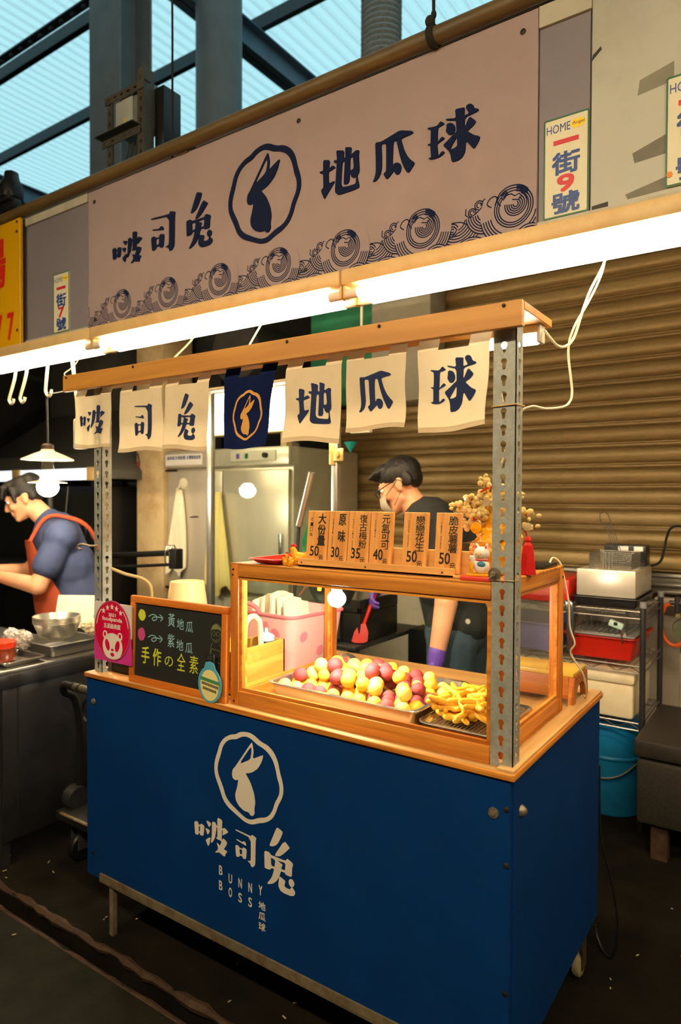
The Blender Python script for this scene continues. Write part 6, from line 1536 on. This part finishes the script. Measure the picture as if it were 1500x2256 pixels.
part('label_strip', MB().box(-3.435, -3.10, 2.982, 2.986, 1.63, 1.70, .001, 1), mat('label_white', S(240, 234, 226), 0.5), tpn)
hfp = front(-3.425, 2.982, 1.63); mb = MB(); text(mb, '森林區冷凍設備', hfp, .008, .036, .024, .170, .0004); text(mb, '永豐餐飲設備', hfp, .190, .036, .024, .125, .0004)
part('lettering', mb, PBL, tpn, None)
part('hinge', MB().box(-3.44, -3.34, 2.985, 3.0, 1.592, 1.604, .002).box(-3.44, -3.40, 2.985, 3.0, .835, .85, .002), 'black_metal', rf)
part('control_panel', MB().box(-2.85, -2.50, 2.975, 2.986, 1.64, 1.70, .003), mat('panel_cream', S(220, 212, 190), 0.4), tpn)
part('knob', MB().lathe([(.016, 0), (.015, -.02), (0, -.02)], (-2.57, 2.975, 1.67), 16, 'y'), 'black_handle', tpn)
for x, mm in ((-2.80, 'glove_purple'), (-2.73, 'plate_green')): part('switch', MB().box(x, x+.022, 2.970, 2.976, 1.655, 1.685, .002), mm, tpn)
part('dirt_mark', MB().poly([[(0, 0), (.05, .006), (.08, .004), (.078, -.003), (.03, -.006), (.0, -.006)]], front(-3.22, 2.995, 1.303), .0004, 0), 'screw_dark', rf, None)
lpn = thing('light_panel', 'bright white light panel above the refrigerator', 'light', (-2.78, 3.02, 1.80))
part('housing', MB().box(-3.14, -2.40, 2.99, 3.06, 1.80, 2.10, .006).box(-3.1, -3.06, 3.0, 3.05, 1.72, 1.80).box(-2.48, -2.44, 3.0, 3.05, 1.72, 1.80), 'fitting_white', lpn)
emit('panel_light', (1.0, 0.9, 0.72), PANEL_POWER)
part('diffuser', MB().box(-3.13, -2.41, 2.982, 2.99, 1.81, 2.09, .003), 'panel_light', lpn)
def towel(x, zt, zb, wt, wb, seed, name, label, m_, y=2.985):
    r_ = random.Random(seed); ph = r_.uniform(0, 6)
    def f(u, v):
        w_ = wt+(wb-wt)*(1-(1-v)**1.5); s_ = u-.5
        return V((x+s_*w_+.012*math.sin(v*3+ph), y-.016-.018*math.sin(min(1, v*1.3)*PI*.5)*(.6+.4*math.cos(s_*16+ph))-.006*math.sin(s_*31+v*3), zt-(zt-zb)*v*(1-.06*math.cos(s_*9+ph))))
    mb = MB().grid(f, 26, 20); b2 = MB().grid(lambda u, v: f(u, v)+V((0, .008, 0)), 26, 20); mb.join(b2)
    return solo(name, mb, m_, label, 'towel', 'towels hanging on the refrigerator', True)
cloth('towel_white', S(250, 242, 214), .1, .04)
cloth('towel_yellow', S(240, 222, 150), .15, .05)
towel(-3.305, 1.475, .955, .05, .17, 3, 'hanging_towel', 'cream towel hanging from a white suction hook on the refrigerator', 'towel_white')
towel(-2.93, 1.46, .86, .05, .23, 5, 'hanging_towel', 'pale yellow towel hanging behind the glass screen post', 'towel_yellow', 2.968)
hk_ = thing('suction_hook', 'round white suction hook on the refrigerator door', 'hook', (-3.285, 2.99, 1.47))
part('disc', MB().lathe([(.036, 0), (.034, -.006), (.02, -.012), (0, -.013)], (-3.280, 2.995, 1.515), 24, 'y'), HK, hk_)
part('hook', MB().tube(spline([(-3.290, 2.983, 1.51), (-3.297, 2.970, 1.485), (-3.300, 2.962, 1.47), (-3.298, 2.955, 1.48)], 5), .006, 8), HK, hk_)

# ------------------------------------------------------------------ prep table with glass screen and fryer
pt = thing('prep_table', 'dark steel prep table behind the glass screen', 'table', (-2.0, 2.62, 0))
part('worktop', MB().box(-2.46, -1.545, 2.36, 2.95, .780, .800, .004), 'steel_dark', pt)
part('lower_shelf', MB().box(-2.44, -1.56, 2.40, 2.92, .25, .265), 'steel_dark', pt, None)
for x in (-2.43, -1.575):
    for y in (2.39, 2.92): part('leg', MB().box(x-.018, x+.018, y-.018, y+.018, 0, .78), 'steel_dark', pt, None)
gs_ = thing('glass_screen', 'tall glass splash screen in an aluminium frame', 'screen', (-2.03, 2.39, .80))
for x in (-2.422, -1.668): part('upright', MB().box(x-.016, x+.016, 2.375, 2.405, .800, 1.95, .003), 'aluminium', gs_)
part('top_bar', MB().box(-2.438, -1.652, 2.378, 2.402, 1.93, 1.955, .003), 'aluminium', gs_)
part('bottom_bar', MB().box(-2.438, -1.652, 2.378, 2.402, .800, .82, .003), 'aluminium', gs_)
glass('screen_glass', (.93, .98, .95))
part('pane', MB().box(-2.406, -1.684, 2.388, 2.393, .82, 1.93), 'screen_glass', gs_, None)
ly = part('latch', MB().box(-1.690, -1.662, 2.366, 2.376, 1.565, 1.665, .003).box(-1.665, -1.615, 2.362, 2.374, 1.580, 1.635, .004), mat('latch_brass', S(216, 190, 120), 0.35, metal=.6), gs_)
part('latch_knob', MB().lathe([(.014, 0), (.012, -.012), (0, -.013)], (-1.640, 2.362, 1.608), 16, 'y'), 'latch_brass', ly)
fy = thing('counter_fryer', 'low black countertop fryer beside the vendor', 'fryer', (-1.75, 2.55, .80))
part('body', MB().box(-1.97, -1.56, 2.415, 2.74, .8005, .930, .006), 'black_metal', fy)
part('splash_back', MB().box(-1.97, -1.56, 2.415, 2.43, .930, .955, .003).box(-1.575, -1.56, 2.415, 2.74, .93, .985, .003), 'black_metal', fy)
part('oil_well', MB().box(-1.93, -1.60, 2.46, 2.70, .926, .934, .002), 'steel_dark', fy)
solo('mixing_bowl', MB().lathe([(0, 0), (.08, 0), (.115, .06), (.125, .10), (.128, .10), (.118, .058), (.082, -.003), (0, -.003)], (-1.83, 2.60, .938), 32), 'steel', 'steel mixing bowl on the black fryer', 'bowl')
solo('wire_whisk', MB().tube(spline([(-1.80, 2.58, .96), (-1.86, 2.54, 1.10), (-1.90, 2.50, 1.19)], 6), .003, 6).tube(spline([(-1.80, 2.58, .96), (-1.83, 2.53, 1.09), (-1.90, 2.50, 1.19)], 6), .003, 6), 'black_metal', 'thin black wire handle sticking out of the mixing bowl', 'utensil')
solo('yellow_sponge', MB().box(-1.50, -1.425, 2.88, 2.95, .8125, .865, .012).move((0, 0, 0)), mat('sponge_yellow', S(214, 206, 30), 0.9, bump=.6, bscale=120), 'bright yellow sponge on the low cabinet behind the vendor', 'sponge')
solo('low_cabinet', MB().box(-1.535, -1.40, 2.80, 3.10, 0, .81, .004), 'black_metal', 'narrow black cabinet carrying the yellow sponge', 'cabinet')
gc = frame((-1.40, 1.81, GZ-.002), (.9, .2, 0), (0, 0, 1))
solo('plastic_sheet', MB().poly([[(0, .03), (.05, .03), (.055, .125), (.028, .13)]], gc, .004, 0).poly([[(.0, -.02), (.01, -.02), (.01, .05), (0, .05)]], gc, .003, .0), mat('green_plastic', S(40, 178, 112), 0.4), 'bright green plastic sheet standing behind the price tags', 'plastic sheet')
rl = thing('steel_skewer', 'steel tube leaning behind the leftmost price tag', 'tube', (-1.80, 2.36, 1.40))
part('tube', MB().cyl((-1.835, 2.345, 1.30), (-1.765, 2.345, 1.535), .015, n=16), 'aluminium', rl)
part('stem', MB().cyl((-1.835, 2.345, 1.30), (-1.875, 2.345, .8), .008, n=12), 'steel_dark', rl)
# teal funnel shape and green board under the lamps
solo('green_board', MB().box(-2.72, -2.22, 3.60, 3.63, 2.02, 2.70, .003), mat('green_paint', S(60, 150, 110), 0.6, var=.1, dirt=S(30, 60, 50), dirt_scale=5, dirt_amt=.6), 'weathered green board high behind the canopy', 'board')
solo('grey_duct', MB().box(-2.20, -1.80, 3.52, 3.72, 2.0, 2.76, .01), mat('duct_grey', S(176, 170, 150), 0.6, var=.05), 'pale grey duct box high behind the canopy', 'duct')
solo('round_duct', MB().cyl((-2.98, 3.55, 2.35), (-2.98, 3.15, 2.35), .20, n=32), 'dark_wall', 'dark round duct mouth high behind the canopy', 'duct')
solo('switch_box', MB().box(-1.62, -1.52, 2.42, 2.45, 1.70, 1.79, .006).cyl((-1.57, 2.435, 1.79), (-1.57, 2.435, 2.76), .006, n=8), 'panel_cream', 'small cream switch box hanging behind the curtains', 'switch box')
solo('teal_lid', MB().lathe([(.0, 0), (.03, -.004), (.0, -.05)], (-1.60, 2.40, 1.665), 12), mat('teal_plastic', S(20, 120, 120), 0.4), 'small teal cap hanging by the glass screen', 'cap')

# ------------------------------------------------------------------ wire shelf at the right
mat('chrome_wire', S(150, 146, 136), 0.3, metal=.9)
WX0, WX1, WY0, WY1 = -1.30, -.566, 3.10, 3.52
ws = thing('wire_shelf', 'chrome wire shelf standing before the roller shutter', 'shelf', ((WX0+WX1)/2, 3.3, 0))
for x in (WX0, WX1):
    for y in (WY0, WY1):
        mb = MB().cyl((x, y, 0), (x, y, .965), .0125, n=14)
        for k in range(30): mb.cyl((x, y, .04+.03*k), (x, y, .043+.03*k), .0132, n=12)
        q_ = part('post', mb, 'steel_dark', ws)
        part('post_cap', MB().cyl((x, y, .96), (x, y, .985), .014, n=14), mat('cap_grey', S(140, 140, 142), 0.4), q_)
for z in (.445, .690, .925):
    mb = MB()
    for y in (WY0, WY1): 
        mb.cyl((WX0, y, z+.016), (WX1, y, z+.016), .0035, n=8); mb.cyl((WX0, y, z-.014), (WX1, y, z-.014), .0035, n=8)
        n_ = 14; mb.tube([(WX0+(WX1-WX0)*i/n_, y, z+(.014 if i % 2 else -.012)) for i in range(n_+1)], .0025, 6)
    for x in (WX0, WX1):
        mb.cyl((x, WY0, z+.016), (x, WY1, z+.016), .0035, n=8); mb.cyl((x, WY0, z-.014), (x, WY1, z-.014), .0035, n=8)
    for k in range(30): x = WX0+(WX1-WX0)*(k+.5)/30; mb.tube([(x, WY0, z+.018), (x, WY1, z+.018)], .0016, 6)
    part('shelf', mb, 'chrome_wire', ws)
def zs(z): return z+.0205
# electric fryer on the top shelf
ef = thing('electric_fryer', 'stainless electric fryer with a wire basket and black control head', 'fryer', (-.735, 3.3, zs(.925)))
z0 = zs(.925)
part('drip_tray', tray(MB(), -.865, -.590, 3.115, 3.50, z0+.001, z0+.045, .010, .02), 'steel_dark', ef)
part('tank', MB().box(-.852, -.603, 3.125, 3.49, z0+.046, z0+.165, .004), mat('fryer_steel', S(226, 216, 196), 0.33, metal=.55, var=.04), ef)
part('control_head', MB().box(-.80, -.612, 3.40, 3.50, z0+.165, z0+.262, .005), 'black_metal', ef)
part('control_label', MB().box(-.735, -.690, 3.398, 3.402, z0+.235, z0+.256, .001).box(-.665, -.625, 3.398, 3.402, z0+.235, z0+.256, .001), 'label_white', ef)
bk = MB(); BX0, BX1, BY0, BY1, BZ0, BZ1 = -.808, -.628, 3.17, 3.36, z0+.10, z0+.235
for k in range(16):
    z = BZ0+(BZ1-BZ0)*k/15; bk.tube([(BX0, BY0, z), (BX1, BY0, z), (BX1, BY1, z), (BX0, BY1, z)], .0011, 5, closed=True)
for k in range(20):
    x = BX0+(BX1-BX0)*k/19
    for y in (BY0, BY1): bk.tube([(x, y, BZ0), (x, y, BZ1)], .0010, 5)
    y = BY0+(BY1-BY0)*k/19
    for x in (BX0, BX1): bk.tube([(x, y, BZ0), (x, y, BZ1)], .0010, 5)
fb = part('basket', bk, 'chrome_wire', ef)
mb = MB()
for k in range(4): mb.tube([(-.748+.013*k, BY0-.004, BZ0), (-.748+.013*k, BY0-.004, BZ1+.005)], .0022, 6)
part('basket_hook', mb, 'aluminium', fb)
mb = MB()
for k in range(4): mb.tube([(-.745+.010*k, BY1, BZ1), (-.800+.012*k, BY1+.03, BZ1+.13)], .0018, 6)
mb.tube(spline([(-.808, BY1+.03, BZ1+.12), (-.822, BY1+.045, BZ1+.165), (-.806, BY1+.05, BZ1+.18), (-.785, BY1+.047, BZ1+.168), (-.760, BY1+.03, BZ1+.115)], 6), .002, 6)
part('basket_handle', mb, 'steel_dark', fb)
solo('fryer_cord', MB().tube(spline([(-.612, 3.48, z0+.16), (-.56, 3.47, z0+.19), (-.535, 3.46, z0+.30), (-.515, 3.45, z0+.345), (-.48, 3.45, z0+.355), (-.43, 3.46, z0+.33), (-.40, 3.50, z0+.20), (-.40, 3.60, z0+.0)], 8), .006, 8), 'black_plastic', 'black cord arching up behind the electric fryer', 'cord')
solo('red_crate', MB().box(-1.28, -.885, 3.13, 3.48, zs(.925), zs(.925)+.11, .012), RP, 'red plastic crate beside the electric fryer', 'crate')
# basins and drainer on the middle shelf
def basin(x0, x1, y0, y1, z, h, nm, m_, label): return solo(nm, tray(MB(), x0, x1, y0, y1, z, z+h, .014, .03, .003, .025), m_, label, 'basin')
zm = zs(.690)
basin(-.905, -.600, 3.125, 3.48, zm, .105, 'red_basin', RP, 'red plastic basin on the middle wire shelf')
basin(-1.24, -.945, 3.125, 3.48, zm, .135, 'purple_basin', mat('purple_plastic', S(96, 92, 160), 0.4), 'purple plastic basin seen through the side of the glass case')
dr = MB(); DX0, DX1, DY0, DY1, DZ0, DZ1 = -.885, -.640, 3.14, 3.42, zm+.115, zm+.215
for z in (DZ0, DZ1): dr.tube([(DX0, DY0, z), (DX1, DY0, z), (DX1, DY1, z), (DX0, DY1, z)], .0022, 6, closed=True)
for k in range(11):
    x = DX0+(DX1-DX0)*k/10; dr.tube([(x, DY0, DZ1), (x, DY0, DZ0), (x, DY1, DZ0), (x, DY1, DZ1)], .0016, 5)
n_ = 22; dr.tube([(DX0+(DX1-DX0)*i/n_, DY0-.002, DZ0+(.012 if i % 2 else -.004)) for i in range(n_+1)], .0014, 5)
solo('dish_drainer', dr, 'chrome_wire', 'wire dish drainer resting in the red basin', 'drainer')
solo('tray_liner', MB().box(-.90, -.605, 3.13, 3.475, zm+.1055, zm+.1125, .003), mat('grey_liner', S(150, 150, 146), 0.4), 'grey lid lying across the red basin', 'lid')
pa = thing('plug_adaptor', 'mint green plug adaptor hanging from the upper shelf', 'adaptor', (-.665, 3.09, .88))
part('body', MB().box(-.030, .030, -.012, .012, -.014, .014, .005).xf(Matrix.Translation((-.672, 3.088, .880)) @ Matrix.Rotation(.3, 4, 'Y')), mat('mint_plastic', S(196, 224, 206), 0.4), pa)
part('socket', MB().box(-.680, -.664, 3.074, 3.078, .878, .892, .001), 'black_plastic', pa)
part('cord', MB().tube(spline([(-.660, 3.088, .868), (-.652, 3.088, .845), (-.645, 3.088, .81), (-.650, 3.10, .80)], 5), .004, 6).tube([(-.672, 3.088, .892), (-.675, 3.10, .911)], .003, 6), 'cable_brown', pa)
tg2 = MB()
for k in range(2): tg2.tube(spline([(-.885+.02*k, 3.085, .955), (-.885+.018*k, 3.07, .965), (-.875+.02*k, 3.065, .95), (-.872+.02*k, 3.07, .85), (-.868+.02*k, 3.075, .74+.02*k)], 6), .008, 8)
solo('serving_tongs', tg2, 'steel', 'steel serving tongs hung at the end of the upper shelf', 'tongs')
# foam box on the bottom shelf
sb = thing('foam_box', 'large cream foam box with a lid on the lowest wire shelf', 'foam box', (-.86, 3.28, zs(.445)))
mat('foam_cream', S(236, 222, 186), 0.7, var=.04, scale=8, dirt=S(200, 170, 110), dirt_scale=4, dirt_amt=.5)
part('body', MB().box(-1.28, -.603, 3.115, 3.49, zs(.445), zs(.445)+.150, .016), 'foam_cream', sb)
part('lid', MB().box(-1.285, -.598, 3.110, 3.495, zs(.445)+.151, zs(.445)+.200, .014), 'foam_cream', sb)
dmx, dmy = -.735, 3.30
dm_ = thing('blue_drum', 'blue steel drum with a wire handle under the wire shelf', 'drum', (dmx, dmy, 0))
BLU = mat('drum_blue', S(20, 120, 176), 0.4, var=.1, scale=6, dirt=S(20, 60, 80), dirt_scale=4, dirt_amt=.7)
part('body', MB().lathe([(.135, 0), (.140, .006), (.140, .25), (.145, .255), (.145, .262), (.140, .268), (.141, .395), (.146, .40), (.146, .408), (.0, .408)], (dmx, dmy, 0), 40), BLU, dm_)
part('handle', MB().tube(spline([(dmx-.12, dmy-.085, .23), (dmx-.06, dmy-.140, .185), (dmx+.01, dmy-.152, .175), (dmx+.08, dmy-.130, .20), (dmx+.13, dmy-.075, .245)], 6), .004, 8), 'chrome_wire', dm_)
part('clip', MB().box(dmx-.135, dmx-.085, dmy-.130, dmy-.085, .205, .25, .006), 'steel_dark', dm_)
# dark cool box
cbx = thing('cool_box', 'dark grey speckled cool box at the right edge', 'cool box', (-.25, 3.0, .13))
mat('cool_grey', S(50, 47, 42), 0.5, var=.25, scale=160, bump=.3, bscale=200)
CBX = (-.543, .14, 2.86, 3.42)
part('body', MB().box(CBX[0], CBX[1], CBX[2], CBX[3], .14, .40, .02), 'cool_grey', cbx)
part('lid', MB().box(CBX[0]-.008, CBX[1], CBX[2]-.008, CBX[3], .405, .478, .014), 'cool_grey', cbx)
lt_ = part('latch', MB().box(-.335, -.23, CBX[2]-.012, CBX[2]+.004, .22, .32, .004), mat('latch_plate', S(120, 112, 100), 0.5), cbx)
part('latch_handle', MB().box(-.325, -.26, CBX[2]-.03, CBX[2]-.012, .31, .325, .005).box(-.315, -.27, CBX[2]-.03, CBX[2]-.012, .345, .37, .005), 'steel', lt_)
for x in (-.46, .06):
    for y in (2.92, 3.34): part('foot', MB().box(x-.03, x+.03, y-.03, y+.03, 0, .14), 'rusty_iron', cbx, None)
# gas hose and regulator on the wall
hz = thing('gas_hose', 'orange gas hose looped from a wall regulator', 'hose', (-.47, 3.60, .6))
ORG_ = mat('hose_orange', S(226, 96, 30), 0.45)
hx, hy_, hz_ = -.556, 3.57, .829
lp = [(hx+.045+.062*math.cos(t), hy_, hz_+.105*math.sin(t)) for t in [math.radians(d) for d in range(120, 371, 10)]]
part('loop', MB().tube(spline([(hx+.03, hy_, hz_+.098), (hx+.0, hy_, hz_+.08)]+lp[2:], 3), .0095, 10), ORG_, hz)
part('loop', MB().tube(spline([(hx+.075, hy_, hz_+.09), (hx+.12, hy_, hz_+.075), (hx+.15, hy_, hz_+.0), (hx+.15, hy_, hz_-.2), (hx+.16, hy_+.02, hz_-.5)], 6), .0095, 10), ORG_, hz)
part('valve', MB().cyl((hx+.055, hy_, hz_+.05), (hx+.055, hy_, hz_+.13), .014, n=12).cyl((hx+.02, hy_, hz_+.10), (hx+.09, hy_, hz_+.10), .011, n=12), 'steel_dark', hz)
part('brass_nut', MB().cyl((hx+.058, hy_, hz_+.035), (hx+.058, hy_, hz_+.055), .012, n=6), 'latch_brass', hz)
part('regulator', MB().lathe([(.045, -.02), (.05, 0), (.045, .02), (.02, .028), (0, .028)], (hx+.075, hy_+.06, hz_-.03), 24, 'y').cyl((hx+.075, hy_+.06, hz_-.16), (hx+.075, hy_+.06, hz_+.1), .013, n=12), mat('regulator_green', S(92, 100, 72), 0.5, var=.2), hz)
part('pipe', MB().cyl((hx+.075, hy_+.06, 0), (hx+.075, hy_+.06, hz_-.15), .016, n=14), mat('pipe_cream', S(200, 186, 160), 0.6), hz)
solo('wall_ledge', MB().box(-.62, 3.0, 3.66, 3.715, .90, .935, .006), 'pale_wall', 'pale ledge along the foot of the roller shutter', 'ledge')
solo('trailing_cable', MB().tube(spline([(-.505, 2.118, .62), (-.500, 2.13, .40), (-.47, 2.15, .25), (-.455, 2.16, .12), (-.47, 2.17, .02), (-.50, 2.19, .006), (-.53, 2.22, .03), (-.54, 2.23, .06)], 8), .004, 8), 'black_plastic', 'black cable trailing from the rear of the cart to the floor', 'cable')
